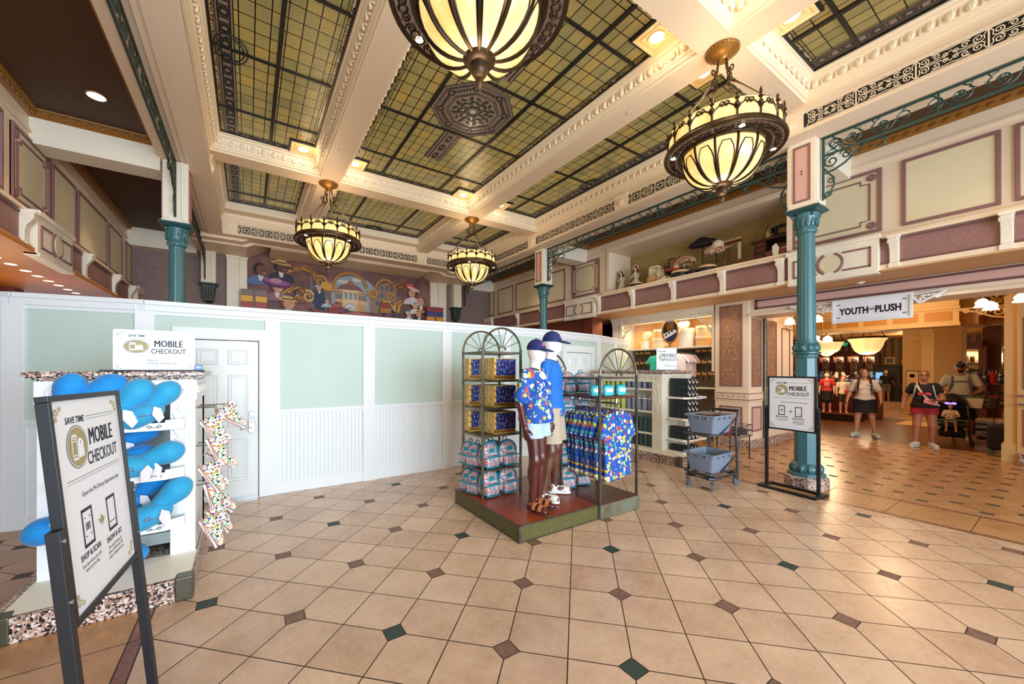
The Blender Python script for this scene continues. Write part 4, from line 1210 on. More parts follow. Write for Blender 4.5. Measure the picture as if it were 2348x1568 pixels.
    for k in range(12):
        a = (k+.5)*2*PI/12; W = lambda p: [(r*math.cos(a), r*math.sin(a), z) for r, z in p]
        mb.tube(W([(.09, -1.49), (.15, -1.47), (.20, -1.425)]), [.012, .024, .003], 4)
        for sg in (-1, 1): mb.ell((.165*math.cos(a+sg*.12), .165*math.sin(a+sg*.12), -1.462), (.022, .018, .018), 5, 4)
    mb.build('finial', 'bronze_dark', t, smooth=.9)
    mb = MB()
    for k in range(4):
        a = k*PI/2+.5; mb.cyl((.51*math.cos(a), .51*math.sin(a), -1.150), (.51*math.cos(a), .51*math.sin(a), -1.156), .028, n=14)
    mb.build('mini_downlights', 'spot_disc', t)
    return t
ch = chandelier(); ch.location = (1.29, 2.2, 5.2); ch['label'] = 'huge bronze chandelier with amber glass bowl cut by the top edge of the picture'
dup(ch, (4.43, 2.2, 5.2), .3, 'large bronze and amber glass chandelier hanging left of the big teal column capital')
dup(ch, (1.29, 7.9, 5.2), .1, 'bronze and amber glass chandelier hanging in front of the mural')
dup(ch, (4.43, 7.9, 5.2), .45, 'smallest bronze chandelier hanging at the right end of the mural')

# ------------------------------------------------------------------ mural (a flat painting on the back wall)
mu = T('mural', 'painted mural of costumed shoppers around a street building between gilded scrolls', 'mural', (0, 12.69, 3.2))
MP = {}
def mm(r, g, b):
    k = 'mural_%d_%d_%d' % (r, g, b)
    if k not in MATS: M(k, rgb(r, g, b), .6)
    if k not in MP: MP[k] = len(MP)
    return MP[k]
MP['mural_ground'] = 0
mb = MB(); ly = [0]
def poly(pts, c):
    ly[0] += 1; y = -.004-.0007*ly[0]
    P = [(a, y, b) for a, b in pts]
    ar = sum(pts[i][0]*pts[(i+1) % len(pts)][1]-pts[(i+1) % len(pts)][0]*pts[i][1] for i in range(len(pts)))
    mb.raw(P if ar > 0 else P[::-1], [tuple(range(len(P)))], mm(*c))
def oval(x, z, rx, rz, c, rot=0, n=18):
    poly([(x+rx*math.cos(t)*math.cos(rot)-rz*math.sin(t)*math.sin(rot), z+rx*math.cos(t)*math.sin(rot)+rz*math.sin(t)*math.cos(rot)) for t in np.linspace(0, 2*PI, n, endpoint=False)], c)
def ribbon(pts, w0, w1, c):
    pts = [Vector((p[0], 0, p[1])) for p in pts]; L = []; R = []
    for i, p in enumerate(pts):
        d = (pts[min(i+1, len(pts)-1)]-pts[max(i-1, 0)]).normalized(); nn = Vector((-d.z, 0, d.x)); wd = (w0+(w1-w0)*i/(len(pts)-1))/2
        L.append((p.x+nn.x*wd, p.z+nn.z*wd)); R.append((p.x-nn.x*wd, p.z-nn.z*wd))
    for i in range(len(pts)-1): poly([L[i], L[i+1], R[i+1], R[i]], c); ly[0] -= 1
    ly[0] += 1
mb.raw([(0, 0, 0), (5.39, 0, 0), (5.39, 0, 1.53), (4.6, 0, 1.95), (.75, 0, 1.95), (0, 0, 1.53)], [(0, 1, 2, 3, 4, 5)], 0)
G = (168, 118, 52); G2 = (206, 160, 84); G3 = (120, 78, 38)
# sky and street
poly([(2.0, .3), (3.6, .3), (3.6, 1.0), (3.25, 1.32), (2.75, 1.42), (2.25, 1.28), (2.0, 1.0)], (150, 164, 178))
oval(2.5, 1.2, .2, .06, (196, 196, 190)); oval(2.95, 1.3, .2, .05, (206, 206, 198))
poly([(1.55, .3), (2.15, .3), (2.15, .85), (1.9, 1.15), (1.55, 1.4)], (122, 104, 106)); poly([(3.3, .3), (4.2, .3), (4.2, 1.45), (3.75, 1.3), (3.3, .95)], (146, 122, 104))
for i in range(4):
    for j in range(3): poly([(3.5+i*.16, .55+j*.25), (3.59+i*.16, .56+j*.26), (3.59+i*.16, .70+j*.26), (3.5+i*.16, .69+j*.25)], (92, 92, 108))
for j in range(3): poly([(1.62, .55+j*.22), (1.74, .53+j*.22), (1.74, .65+j*.22), (1.62, .69+j*.22)], (84, 80, 96))
# the corner building
poly([(2.25, .3), (2.48, .3), (2.48, .95), (2.25, .86)], (176, 134, 100)); poly([(2.48, .3), (2.92, .3), (2.92, .95), (2.48, .95)], (222, 186, 140)); poly([(2.92, .3), (3.2, .3), (3.2, .82), (2.92, .95)], (196, 150, 110))
poly([(2.2, .86), (2.48, .95), (2.92, .95), (3.26, .82), (3.0, 1.06), (2.86, 1.14), (2.56, 1.14), (2.4, 1.06)], (130, 88, 82)); poly([(2.58, 1.14), (2.84, 1.14), (2.76, 1.24), (2.66, 1.24)], (150, 104, 86)); poly([(2.70, 1.24), (2.72, 1.24), (2.715, 1.40)], (110, 90, 80))
for z in (.56, .62, .93): poly([(2.24, z-.03), (2.48, z), (2.92, z), (3.22, z-.04), (3.22, z-.02), (2.92, z+.025), (2.48, z+.025), (2.24, z-.005)], (236, 212, 170))
for x in (2.52, 2.66, 2.80): poly([(x, .66), (x+.09, .66), (x+.09, .84), (x+.045, .89), (x, .84)], (96, 124, 150)); poly([(x+.012, .68), (x+.04, .68), (x+.04, .83), (x+.012, .82)], (190, 206, 216))
for x in (2.29, 2.38): poly([(x, .64), (x+.06, .66), (x+.06, .82), (x, .79)], (96, 118, 140))
for x in (2.97, 3.06, 3.14): poly([(x, .66), (x+.05, .65), (x+.05, .80), (x, .83)], (90, 112, 134))
for rr, c in ((.17, (120, 150, 170)), (.13, (226, 232, 232)), (.08, (90, 120, 150))): poly([(2.70+rr*math.cos(t), .37+rr*math.sin(t)) for t in np.linspace(0, PI, 12)], c)
for k in range(7): t = PI*(k+.5)/7; ribbon([(2.70, .37), (2.70+.17*math.cos(t), .37+.17*math.sin(t))], .008, .014, (240, 236, 220))
# gilded scrolls
def scroll(cx, cz, r, a0, tn, w_, c1=G, c2=G2):
    p = spiral((cx, cz), r, r*.25, a0, tn, 22); ribbon(p, w_, w_*.4, c1); ribbon([(a+.01, b+.012) for a, b in p], w_*.35, w_*.1, c2)
def arch(cx, cz, rx, rz, a0, a1, w_):
    p = [(cx+rx*math.cos(t), cz+rz*math.sin(t)) for t in np.linspace(a0, a1, 22)]; ribbon(p, w_, w_, G3); ribbon(p, w_*.7, w_*.7, G)
    for q in p[::1]: oval(q[0], q[1], w_*.16, w_*.16, G2, n=8); ly[0] -= 1
    ly[0] += 1
arch(2.70, 1.02, .5, .46, .1, PI-.1, .10); arch(3.82, 1.0, .34, .42, .2, PI-.2, .10)
scroll(3.42, .93, .16, 2.6, 1.5, .09); scroll(2.1, 1.0, .15, .6, -1.5, .09); scroll(3.95, .88, .14, 0, 1.4, .08); scroll(1.85, 1.1, .2, PI*.9, -1.4, .10)
for k in range(7):
    p = [(.75+.06*k, 1.10+.05*k), (1.05+.07*k, 1.34+.03*k), (1.45+.05*k, 1.42-.02*k), (1.72, 1.28-.06*k)]; ribbon(p, .07, .02, (G, G2, G3)[k % 3])
for k in range(6):
    ribbon([(.82+.05*k, .62+.02*k), (1.05+.06*k, .86), (1.3+.04*k, .84-.05*k), (1.42, .62-.05*k)], .06, .02, (G2, G, G3)[k % 3])
    ribbon([(4.05+.05*k, .30+.02*k), (4.1+.05*k, .62), (4.3+.06*k, .78), (4.5+.02*k, .68)], .06, .02, (G, G2, G3)[k % 3])
    ribbon([(3.95+.1*k, 1.2), (4.2+.1*k, 1.42-.03*k), (4.55+.05*k, 1.4-.06*k)], .05, .015, (G3, G)[k % 2])
scroll(1.5, .62, .18, 2, -1.4, .08, G2, (230, 196, 130)); scroll(4.0, .42, .16, 3, -1.4, .07, G2, (236, 206, 150))
# figures: (x, z, head radius, skin, hat colour, hat kind, coat)
def fig(x, z, r, skin, hair, coat, hat=None, face=1, w_=2.2, drop=2.6):
    poly([(x-r*w_, z-r*drop), (x+r*w_, z-r*drop), (x+r*w_*.8, z-r*1.5), (x+r*.5, z-r*.95), (x-r*.5, z-r*.95), (x-r*w_*.8, z-r*1.5)], coat)
    poly([(x-r*.25, z-r*1.9), (x+r*.25, z-r*1.9), (x+r*.42, z-r*.9), (x-r*.42, z-r*.9)], (222, 214, 206))
    oval(x-face*r*.15, z+r*.15, r*1.02, r*1.05, hair); oval(x+face*r*.15, z-r*.05, r*.82, r*.98, skin)
    oval(x+face*r*.86, z-r*.12, r*.2, r*.15, skin, n=8)
    oval(x+face*r*.45, z+r*.12, r*.12, r*.07, (40, 26, 24), n=8); ribbon([(x+face*r*.35, z-r*.5), (x+face*r*.7, z-r*.46)], r*.1, r*.1, (236, 220, 214))
    if hat == 'boater': oval(x, z+r*.62, r*1.7, r*.3, (206, 164, 96), -.12*face); poly([(x-r*.85, z+r*.65), (x+r*.85, z+r*.62), (x+r*.78, z+r*1.2), (x-r*.78, z+r*1.25)], (216, 178, 110)); poly([(x-r*.87, z+r*.66), (x+r*.87, z+r*.63), (x+r*.85, z+r*.82), (x-r*.85, z+r*.86)], (70, 40, 40))
    elif hat == 'wide': oval(x, z+r*.75, r*2.5, r*.85, (96, 40, 92), -.1*face); oval(x, z+r*.95, r*2.2, r*.55, (146, 84, 140), -.1*face); oval(x-r*.2, z+r*1.2, r*1.0, r*.5, (190, 140, 160))
    elif hat == 'red': oval(x-r*.3, z+r*1.25, r*1.9, r*.55, (170, 56, 58), -.3); oval(x-r*.6, z+r*1.6, r*.9, r*.5, (206, 92, 84)); oval(x+r*.2, z+r*.9, r*1.5, r*.35, (216, 196, 186), -.3)
    elif hat == 'white': oval(x, z+r*.6, r*1.5, r*.35, (222, 218, 206)); oval(x, z+r*.85, r*.8, r*.4, (120, 146, 170))
SK1 = (206, 150, 122); SK2 = (120, 74, 52); SK3 = (96, 58, 42)
fig(.30, 1.24, .16, SK2, (24, 20, 24), (88, 116, 160)); fig(.80, 1.40, .16, SK3, (26, 20, 22), (40, 44, 64), 'boater')
fig(.70, .80, .15, SK1, (96, 60, 40), (150, 100, 120), 'wide'); fig(1.22, .72, .08, SK2, (30, 22, 22), (34, 32, 40)); fig(1.80, .90, .085, SK1, (30, 24, 26), (40, 60, 92), 'white', -1, 2.0, 5.5)
oval(2.0, .98, .17, .13, (216, 160, 58), -.4); poly([(1.68, .2), (1.95, .2), (1.93, .62), (1.72, .66)], (36, 54, 86))
fig(.97, .36, .17, SK1, (120, 76, 48), (96, 124, 150), 'boater'); fig(2.0, .52, .07, SK1, (50, 36, 30), (170, 190, 206)); fig(2.34, .50, .07, SK2, (120, 60, 50), (140, 70, 60), 'boater')
fig(3.95, .52, .08, SK2, (30, 24, 26), (34, 36, 46), 'boater'); fig(4.72, 1.06, .15, SK1, (40, 26, 26), (206, 196, 200), 'red', -1); fig(5.02, .80, .15, SK1, (110, 84, 70), (110, 60, 44), None, -1)
fig(4.80, .62, .10, SK1, (150, 110, 80), (226, 214, 206), 'white'); fig(4.58, .34, .09, SK1, (206, 170, 110), (176, 186, 196), 'white', 1, 1.6, 3.6); fig(4.95, .36, .12, SK1, (60, 40, 34), (40, 30, 40), 'boater', -1)
for x, z, a, b, c in ((2.05, .15, .26, .2, (150, 62, 66)), (2.3, .2, .22, .16, (130, 58, 90)), (2.15, .36, .2, .1, (170, 84, 84)), (2.5, .24, .14, .1, (60, 72, 120)), (1.12, .5, .26, .1, (160, 100, 56)), (1.2, .40, .24, .1, (130, 80, 46)), (3.6, .30, .36, .16, (176, 116, 56)), (3.62, .46, .32, .16, (150, 60, 52)), (3.66, .64, .3, .08, (190, 140, 70)), (3.75, .22, .4, .07, (50, 70, 120))): poly([(x, z), (x+a, z), (x+a, z+b), (x, z+b)], c)
poly([(2.25, .08), (2.5, .2), (2.9, .24), (3.3, .2), (3.5, .08), (3.4, 0), (2.3, 0)], (150, 74, 78)); poly([(2.35, .16), (2.9, .26), (3.4, .16), (2.9, .20)], (196, 120, 116))
poly([(1.5, .3), (2.4, .1), (2.3, 0), (1.75, .05)], (140, 68, 74)); poly([(3.35, .0), (3.9, .3), (4.0, .2), (3.8, 0)], (130, 64, 66))
mb.build('painting', ['mural_ground']+list(MP)[1:], mu)
def gift(x, y, z, w_, h_, cols, label):
    t = T('gift_boxes', label, 'gift boxes', (x, y, z))
    for i, c in enumerate(cols):
        k = 'gift_%d_%d_%d' % c
        if k not in MATS: M(k, rgb(*c), .45)
        mb = MB(); mb.box(-w_/2, -.2, i*h_, w_/2, .0, (i+1)*h_-.005); mb.build('box_layer', k, t, bevel=.004)
        mb = MB(); mb.box(-.03, -.205, i*h_, .03, -.0, (i+1)*h_); mb.build('ribbon', 'merch_blue' if i == 0 else 'mauve_dark', t)
gift(.14, 12.5, 3.14, .6, .17, ((150, 46, 40), (160, 60, 46), (220, 170, 40), (120, 104, 100)), 'stack of red and yellow gift boxes at the left end of the mural')
gift(5.45, 12.5, 3.14, .6, .17, ((50, 66, 130), (220, 150, 50), (60, 70, 130), (150, 60, 60)), 'stack of blue and orange gift boxes at the right end of the mural')

# ------------------------------------------------------------------ temporary wall across the hall
ND = [(-3.6, 6.72), (-2.0, 5.97), (-.98, 5.83), (.27, 5.83), (1.50, 5.80), (2.77, 5.80), (3.98, 5.80), (5.2, 5.80), (6.72, 6.06), (7.75, 6.45), (8.75, 6.85)]
bw = T('wall_partition', 'temporary white and pale green partition wall with beadboard dado', 'wall', kind='structure')
HB = 2.43
for i in range(len(ND)-1):
    a = Vector(ND[i]); b = Vector(ND[i+1]); L = (b-a).length; ang = math.atan2(b.y-a.y, b.x-a.x)
    X = Matrix.Translation((a.x, a.y, 0)) @ Matrix.Rotation(ang, 4, 'Z')
    door = {2: (.357, 1.09), 7: (.30, 1.22)}.get(i)
    mb = MB(); mb.t = X
    if door: mb.box(0, 0, 0, door[0]-.12, .06, 2.32); mb.box(door[1]+.12, 0, 0, L, .06, 2.32); mb.box(door[0]-.12, 0, 2.13, door[1]+.12, .06, 2.32)
    else: mb.box(0, 0, 1.08, L, .06, 2.32)
    mb.build('green_panel', 'barrier_green', bw)
    mb = MB(); mb.t = X
    mb.box(0, -.015, 2.27, L, .12, 2.31); mb.box(0, -.03, 2.31, L, .12, 2.38); mb.box(0, -.045, 2.38, L, .14, HB)
    mb.build('cap_rail', 'barrier_white', bw, bevel=.004)
    if not door:
        mb = MB(); mb.t = X
        mb.box(0, -.02, 1.075, L, .06, 1.115); mb.box(0, -.012, 1.05, L, .06, 1.075)
        mb.build('chair_rail', 'barrier_white', bw, bevel=.004)
        mb = MB(); mb.t = X
        pr = []; n = int(L/.05)
        for k in range(n):
            u = k*L/n; e = L/n; pr += [(u, 0), (u+.004, .006), (u+.010, 0), (u+.014, .004), (u+.018, 0)]
        pr.append((L, 0))
        vs = [(p[0], p[1], .15) for p in pr]+[(p[0], p[1], 1.06) for p in pr]; m_ = len(pr)
        mb.raw(vs, [(k, k+1, m_+k+1, m_+k) for k in range(m_-1)]); mb.box(0, .02, 0, L, .06, 1.06)
        mb.build('beadboard', 'barrier_white', bw)
        mb = MB(); mb.t = X; mb.box(0, -.012, 0, L, .05, .15); mb.build('skirting', 'barrier_white', bw, bevel=.004)
    mb = MB(); mb.t = X; mb.box(-.085, -.022, 0, .085, .10, 2.40); mb.build('post', 'barrier_white', bw, bevel=.003)
    if door:
        d0, d1 = door; first = i == 2; wd = d1-d0
        do = T('door_%d' % (1 if first else 2), 'white six panel door with keypad lock in the temporary wall' if first else 'white panelled door in the temporary wall behind the mannequins', 'door', (X @ Vector((d0, 0, 0))), ang, kind='structure')
        mb = MB()
        for x0, x1, z0, z1 in ((-.12, -.01, 0, 2.03), (wd+.01, wd+.12, 0, 2.03), (-.12, wd+.12, 2.03, 2.15)): mb.box(x0, -.03, z0, x1, .05, z1)
        for x0, x1, z0, z1 in ((-.031, -.009, 0, 2.01), (wd+.009, wd+.031, 0, 2.01), (-.031, wd+.031, 2.01, 2.04)): mb.box(x0, -.042, z0, x1, .05, z1)
        mb.build('door_frame', 'barrier_white', do, bevel=.004)
        mb = MB(); mb.box(0, .0, .02, wd, .04, 2.0); mb.build('door_leaf', 'door_white', do)
        mb = MB(); c = wd/2
        for cx in (c-wd*.21, c+wd*.21):
            for z0, z1 in ((.24, .78), (.92, 1.58), (1.70, 1.90)):
                h = wd*.15
                mb.sweep([(0, 0), (.012, -.012), (.03, -.004), (.045, -.012)], [(cx-h, z0), (cx+h, z0), (cx+h, z1), (cx-h, z1)], True)
        # sweep gives (x, z, depth): turn it upright
        mb.v = [(v[0], v[2]*.8, v[1]) for v in mb.v]; mb.f = [f[::-1] for f in mb.f]
        mb.build('raised_panels', 'door_white', do)
        mb = MB(); mb.box(0, -.012, .0, wd, .02, .03); mb.build('threshold', 'steel', do)
        if first:
            mb = MB(); mb.cyl((wd-.07, 0, 1.08), (wd-.07, -.03, 1.08), .032, .028, 18); mb.cyl((wd-.07, -.03, 1.08), (wd-.07, -.034, 1.08), .016, n=12); mb.build('deadbolt', 'steel', do, smooth=SM)
            mb = MB(); mb.box(wd-.105, -.028, .84, wd-.035, 0, 1.02, 0)
            for r in range(3):
                for q in range(4): mb.cbox((wd-.09+q*.013, -.030, 1.0-r*.017), (.008, .006, .010), 1)
            mb.build('keypad_lock', ['steel', 'black'], do, bevel=.005)
            mb = MB(); mb.cyl((wd-.07, -.02, .90), (wd-.07, -.055, .90), .017, n=12); mb.tube([(wd-.06, -.052, .90), (wd-.12, -.055, .90), (wd-.185, -.05, .893)], [.011, .011, .009], 8); mb.build('lever_handle', 'chrome', do, smooth=1.0)
            mb = MB()
            for z in (.25, 1.0, 1.75): mb.cyl((-.004, -.005, z-.05), (-.004, -.005, z+.05), .007, n=8)
            mb.build('hinges', 'steel', do)
# ------------------------------------------------------------------ mobile checkout signs
def emblem(mb, cx, cz, rx, rz, y, gold=1, white=3):
    N = 32; P = lambda k: [(cx+rx*k*math.cos(t), cz+rz*k*math.sin(t)) for t in np.linspace(0, 2*PI, N, endpoint=False)]
    def flat(pts, yy, m): mb.raw([(a, yy, b) for a, b in pts], [tuple(range(len(pts)))], m)
    flat(P(1.06), y-.0004, 2); flat(P(1.0), y-.0007, white); flat(P(.96), y-.0010, gold)
    s = rz
    def outline(x0, z0, x1, z1, w_): 
        for a, b, c, d in ((x0, z0, x1, z0+w_*1.6), (x0, z1-w_*1.6, x1, z1), (x0, z0, x0+w_, z1), (x1-w_, z0, x1, z1)): flat([(a, b), (c, b), (c, d), (a, d)], y-.0014, white)
    k = rx
    outline(cx-.58*k, cz-.62*s, cx-.02*k, cz+.62*s, .08*k)
    for zz in (.38, .25, -.42): flat([(cx-.48*k, cz+zz*s), (cx-.14*k, cz+zz*s), (cx-.14*k, cz+(zz+.06)*s), (cx-.48*k, cz+(zz+.06)*s)], y-.0014, white)
    flat([(cx-.05*k, cz-.56*s), (cx+.58*k, cz-.52*s), (cx+.54*k, cz+.16*s), (cx-.0*k, cz+.13*s)], y-.0018, white)
    mb.tube([(cx+.26*k+.15*k*math.cos(t), y-.0016, cz+.13*s+.24*s*math.sin(t)) for t in np.linspace(0, PI, 9)], .035*k, 4, m=white)
def corners(mb, w, h, y, m, e=.03, s=.035):
    for sx in (-1, 1):
        for z, sz in ((e, 1), (h-e, -1)):
            x = sx*(w/2-e)
            W = lambda p: [(x-sx*a*s, y-.0008, z+sz*b*s) for a, b in p]
            for q in (spiral((.35, .35), .35, .1, 0, 1.1, 9), spiral((.95, .2), .22, .06, PI, 1.1, 8), spiral((.2, .95), .22, .06, -PI/2, 1.1, 8)): mb.tube(W(q), .0011*s/.03, 3, m=m)
def sign_tall(w, h, t, X=None, soft=False):
    """portrait face: w wide, h high, in the xz plane, facing -y"""
    y = 0
    mb = MB(); 
    if X is not None: mb.t = X
    L = lambda s, size, x, z, sx, al='CENTER', b=.02, m=0, sh=0: text(mb, s, size, (x*w-w/2, y, z*h), (1, 0, 0), (0, 0, 1), sx, al, b, m, shear=sh)
    def bar(x0, x1, z, th, m=2): mb.raw([((a*w-w/2), y-.0008, b*h) for a, b in ((x0, z), (x1, z), (x1, z+th), (x0, z+th))], [(0, 1, 2, 3)], m)
    L('SAVE TIME', .072*h*.62, .29, .885, .92, b=.02, sh=.15)
    bar(.44, .90, .905, .003); bar(.44, .90, .89, .002)
    emblem(mb, .285*w-w/2, .765*h, .135*w, .102*h, y)
    L('MOBILE', .125*h, .646, .755, .70, b=0); L('MOBILE', .125*h, .654, .755, .70, b=0); L('CHECKOUT', .096*h, .65, .655, .72, b=.012)
    bar(.10, .92, .612, .003); bar(.10, .92, .598, .002)
    L('Open the My Disney Experience app', .034*h, .56, .515, .9, b=0)
    for px in (.29, .665):
        pw, ph, pz = .15, .19, .345 if px > .5 else .36
        for a, b, c, d in ((-.5, -.5, .5, -.42), (-.5, .42, .5, .5), (-.5, -.5, -.40, .5), (.40, -.5, .5, .5)):
            mb.raw([((px+q[0]*pw)*w-w/2, y-.0009, (pz+q[1]*ph)*h) for q in ((a, b), (c, b), (c, d), (a, d))], [(0, 1, 2, 3)], 0)
        if px < .5:
            for k in range(6): mb.raw([((px+q[0]*pw)*w-w/2, y-.0009, (pz+q[1]*ph)*h) for q in ((-.2+k*.07, -.08), (-.2+k*.07+.035, -.08), (-.2+k*.07+.035, .12), (-.2+k*.07, .12))], [(0, 1, 2, 3)], 0)
            for a, b in ((-.28, .24), (.18, .24), (-.28, -.24), (.18, -.24)): mb.raw([((px+q[0]*pw)*w-w/2, y-.0009, (pz+q[1]*ph)*h) for q in ((a, b), (a+.1, b), (a+.1, b+.03), (a, b+.03))], [(0, 1, 2, 3)], 0)
        else: bar(px-.05, px+.05, pz-.05, .004, 0)
    a0 = [(-.05, .012), (.0, .014), (-.008, .04), (.05, 0), (-.008, -.04), (.0, -.014), (-.05, -.012), (-.025, 0)]
    mb.raw([((.49+a)*w-w/2, y-.0009, (.345+b*.8)*h) for a, b in a0], [tuple(range(7, -1, -1))], 1)
    L('SHOP & SCAN', .042*h, .29, .218, .82); L('SHOW & GO', .042*h, .665, .198, .82)
    for i, (s1, s2) in enumerate((('Scan barcode as you add', 'Pay using the app and'), ('items to your bag', 'show confirmation QR'), ('', 'code to designated area'))):
        if s1: L(s1, .026*h, .29, .182-i*.026, .8, b=0)
        L(s2, .026*h, .665, .162-i*.026, .8, b=0)
    corners(mb, w, h, y, 1, .02, .045)
    return mb.build('lettering', ['ink', 'sign_gold', 'ink_soft', 'sign_white'], t)
def floor_sign(label, loc, rz, w=.60, z0=.79, h=.765, tilt=0, base=(.70, .32), roll=0):
    t = T('floor_sign', label, 'sign stand', loc, rz, group='mobile checkout floor signs')
    X = Matrix.Rotation(tilt, 4, 'X') @ Matrix.Rotation(roll, 4, 'Y')
    fr = .020
    mb = MB(); mb.t = X
    for a, b, c, d in ((-w/2, z0, w/2, z0+fr), (-w/2, z0+h-fr, w/2, z0+h), (-w/2, z0+fr, -w/2+fr, z0+h-fr), (w/2-fr, z0+fr, w/2, z0+h-fr)): mb.box(a, -.016, b, c, .016, d)
    mb.build('frame', 'black', t, bevel=.002)
    mb = MB(); mb.t = X; mb.box(-w/2+fr*.8, -.006, z0+fr*.8, w/2-fr*.8, .006, z0+h-fr*.8); mb.build('sign_panel', 'sign_white', t)
    sign_tall(w-2*fr, h-2*fr, t, X @ Matrix.Translation((0, -.0065, z0+fr)))
    for s in (-1, 1):
        mb = MB(); mb.t = X; mb.box(s*(w/2+.004), -.017, .01, s*(w/2+.036), .017, z0+h*.44); mb.build('post', 'black', t, bevel=.002)
        mb = MB(); mb.t = X
        for zz in (z0+.10, z0+.30): mb.cyl((s*(w/2+.02), -.017, zz), (s*(w/2+.02), -.021, zz), .007, n=10)
        mb.build('screw_heads', 'steel', t)
    bw_, bd = base; mb = MB()
    for a, b, c, d in ((-bw_/2, -bd/2, bw_/2, -bd/2+.045), (-bw_/2, bd/2-.045, bw_/2, bd/2), (-bw_/2, -bd/2+.045, -bw_/2+.05, bd/2-.045), (bw_/2-.05, -bd/2+.045, bw_/2, bd/2-.045)): mb.box(a, b, 0, c, d, .034)
    mb.build('base_frame', 'black', t, bevel=.002)
    return t
floor_sign('tall black framed mobile checkout floor sign close to the viewer at the left edge', (-.385, 2.08, 0), 1.493, .59, .79, .767, -.095, roll=.013)
floor_sign('black framed mobile checkout floor sign in front of the big teal column', (6.14, 2.15, 0), -PI/2-.13, .58, .815, .735)
def counter_sign(label, loc, rz, w, h, grp='mobile checkout counter signs'):
    t = T('counter_sign', label, 'counter sign', loc, rz, group=grp)
    P = []
    for cx, cz, a0 in ((w/2-.015, .025, -PI/2), (w/2-.015, h-.015, 0), (-w/2+.015, h-.015, PI/2), (-w/2+.015, .025, PI)):
        P += [(cx+.015*math.cos(a0+k*PI/8), cz+.015*math.sin(a0+k*PI/8)) for k in range(5)]
    MB().prism(P, (0, .008, 0), 0, (0, -.004, 0)).build('sign_panel', 'sign_white', t, bevel=.001)
    MB().box(-w/2-.06, -.06, 0, w/2+.06, .06, .012).build('base_plate', 'black', t, bevel=.002)
    mb = MB(); y = -.0045
    L = lambda s, size, x, z, sx, al='CENTER', b=.02, m=0, sh=0: text(mb, s, size*h, (x*w-w/2, y, z*h), (1, 0, 0), (0, 0, 1), sx, al, b, m, shear=sh)
    def bar(x0, x1, z, th, m=2): mb.raw([((a*w-w/2), y-.0008, b*h) for a, b in ((x0, z), (x1, z), (x1, z+th), (x0, z+th))], [(0, 1, 2, 3)], m)
    L('SAVE TIME', .075, .275, .83, .85, sh=.15); bar(.40, .85, .855, .005)
    emblem(mb, .27*w-w/2, .60*h, .145*w, .155*h, y)
    L('MOBILE', .225, .662, .60, .72, b=0); L('MOBILE', .225, .668, .60, .72, b=0); L('CHECKOUT', .165, .665, .435, .74, b=.012)
    bar(.12, .87, .375, .005)
    L('Open the', .062, .40, .25, .85, 'LEFT', 0); L('My Disney Experience app', .062, .40, .18, .85, 'LEFT', 0)
    corners(mb, w, h, y, 2, .018, .03)
    mb.build('lettering', ['ink', 'sign_gold', 'ink_soft', 'sign_white'], t)
    return t

# ------------------------------------------------------------------ left kiosk with blue plush
def kiosk_band(mb, x0, x1, y, z0, z1):
    """row of carved acanthus scrolls on a front face at y"""
    n = max(1, round((x1-x0)/.135)); l = (x1-x0)/n; zc = (z0+z1)/2; r = (z1-z0)*.40
    for k in range(n):
        cx = x0+(k+.5)*l; sg = 1 if k % 2 else -1
        mb.tube([(cx+sg*a, y-.006, zc+b) for a, b in spiral((0, 0), r, r*.2, -PI/2, 1.5, 16)], .0075, 5)
        mb.ell((cx-sg*l*.38, y-.004, zc+.005), (.014, .012, r*.8), 6, 5, rot=Matrix.Rotation(sg*.3, 3, 'Y'))
        mb.ell((cx+sg*.0, y-.006, zc), (.012, .012, .012), 6, 5)
    for z in (z0, z1): mb.box(x0, y-.012, z-.008, x1, y, z+.008)
def garland(mb, x, y, z0, z1):
    rnd = random.Random(3)
    n = 26
    for k in range(n):
        z = z1-(z1-z0)*k/n; wd = .05*math.sin(PI*min(1, (k+3)/n))+.012
        for s in (-1, 1): mb.ell((x+s*rnd.uniform(.2, 1)*wd, y-.004, z), (.012, .008, .016), 6, 4, rot=Matrix.Rotation(s*.8, 3, 'Y'))
    mb.tube([(x+.012*math.sin(k*.9), y-.004, z1-(z1-z0)*k/14) for k in range(15)], .005, 4)
kx0, kx1, ky = -1.20, -.352, 3.88
kt = T('display_counter', 'white carved display counter with granite top and base holding blue plush', 'display counter', ((kx0+kx1)/2, ky, 0))
mb = MB(); ox = (kx0+kx1)/2; X = Matrix.Translation((-ox, -ky, 0))
mb.t = X; mb.box(-1.29, 3.50, 0, -.335, 4.75, .155); mb.build('granite_base', 'granite', kt, bevel=.006)
for a in (-.43, -1.29):
    mb = MB(); mb.t = X; mb.box(a-.005, 3.494, .0, a+.10, 3.60, .165); mb.build('corner_guard', 'guard_metal', kt, bevel=.01)
mb = MB(); mb.t = X; mb.raw([(-1.25, 3.53, .158), (-.35, 3.53, .158), (-.345, 3.90, .20), (-1.21, 3.90, .20), (-.35, 4.7, .20), (-.34, 4.7, .158)], [(0, 1, 2, 3), (1, 5, 4, 2)])
mb.build('sloped_deck', 'kiosk_cream', kt)
mb = MB(); mb.t = X
mb.box(kx0, 4.45, .19, kx1, 4.6, 1.56); mb.box(kx0, ky, .19, kx0+.16, 4.6, 1.56); mb.box(kx1-.155, ky, .19, kx1, 4.6, 1.56); mb.box(kx0, ky+.02, 1.40, kx1, 4.6, 1.56)
mb.build('carcass', 'kiosk_white', kt, bevel=.003)
mb = MB(); mb.t = X; mb.box(kx0+.16, 4.38, .19, kx1-.155, 4.45, 1.40); mb.box(kx0+.16, 4.2, .19, kx1-.155, 4.45, .28); mb.build('back_panel', 'kiosk_grey', kt)
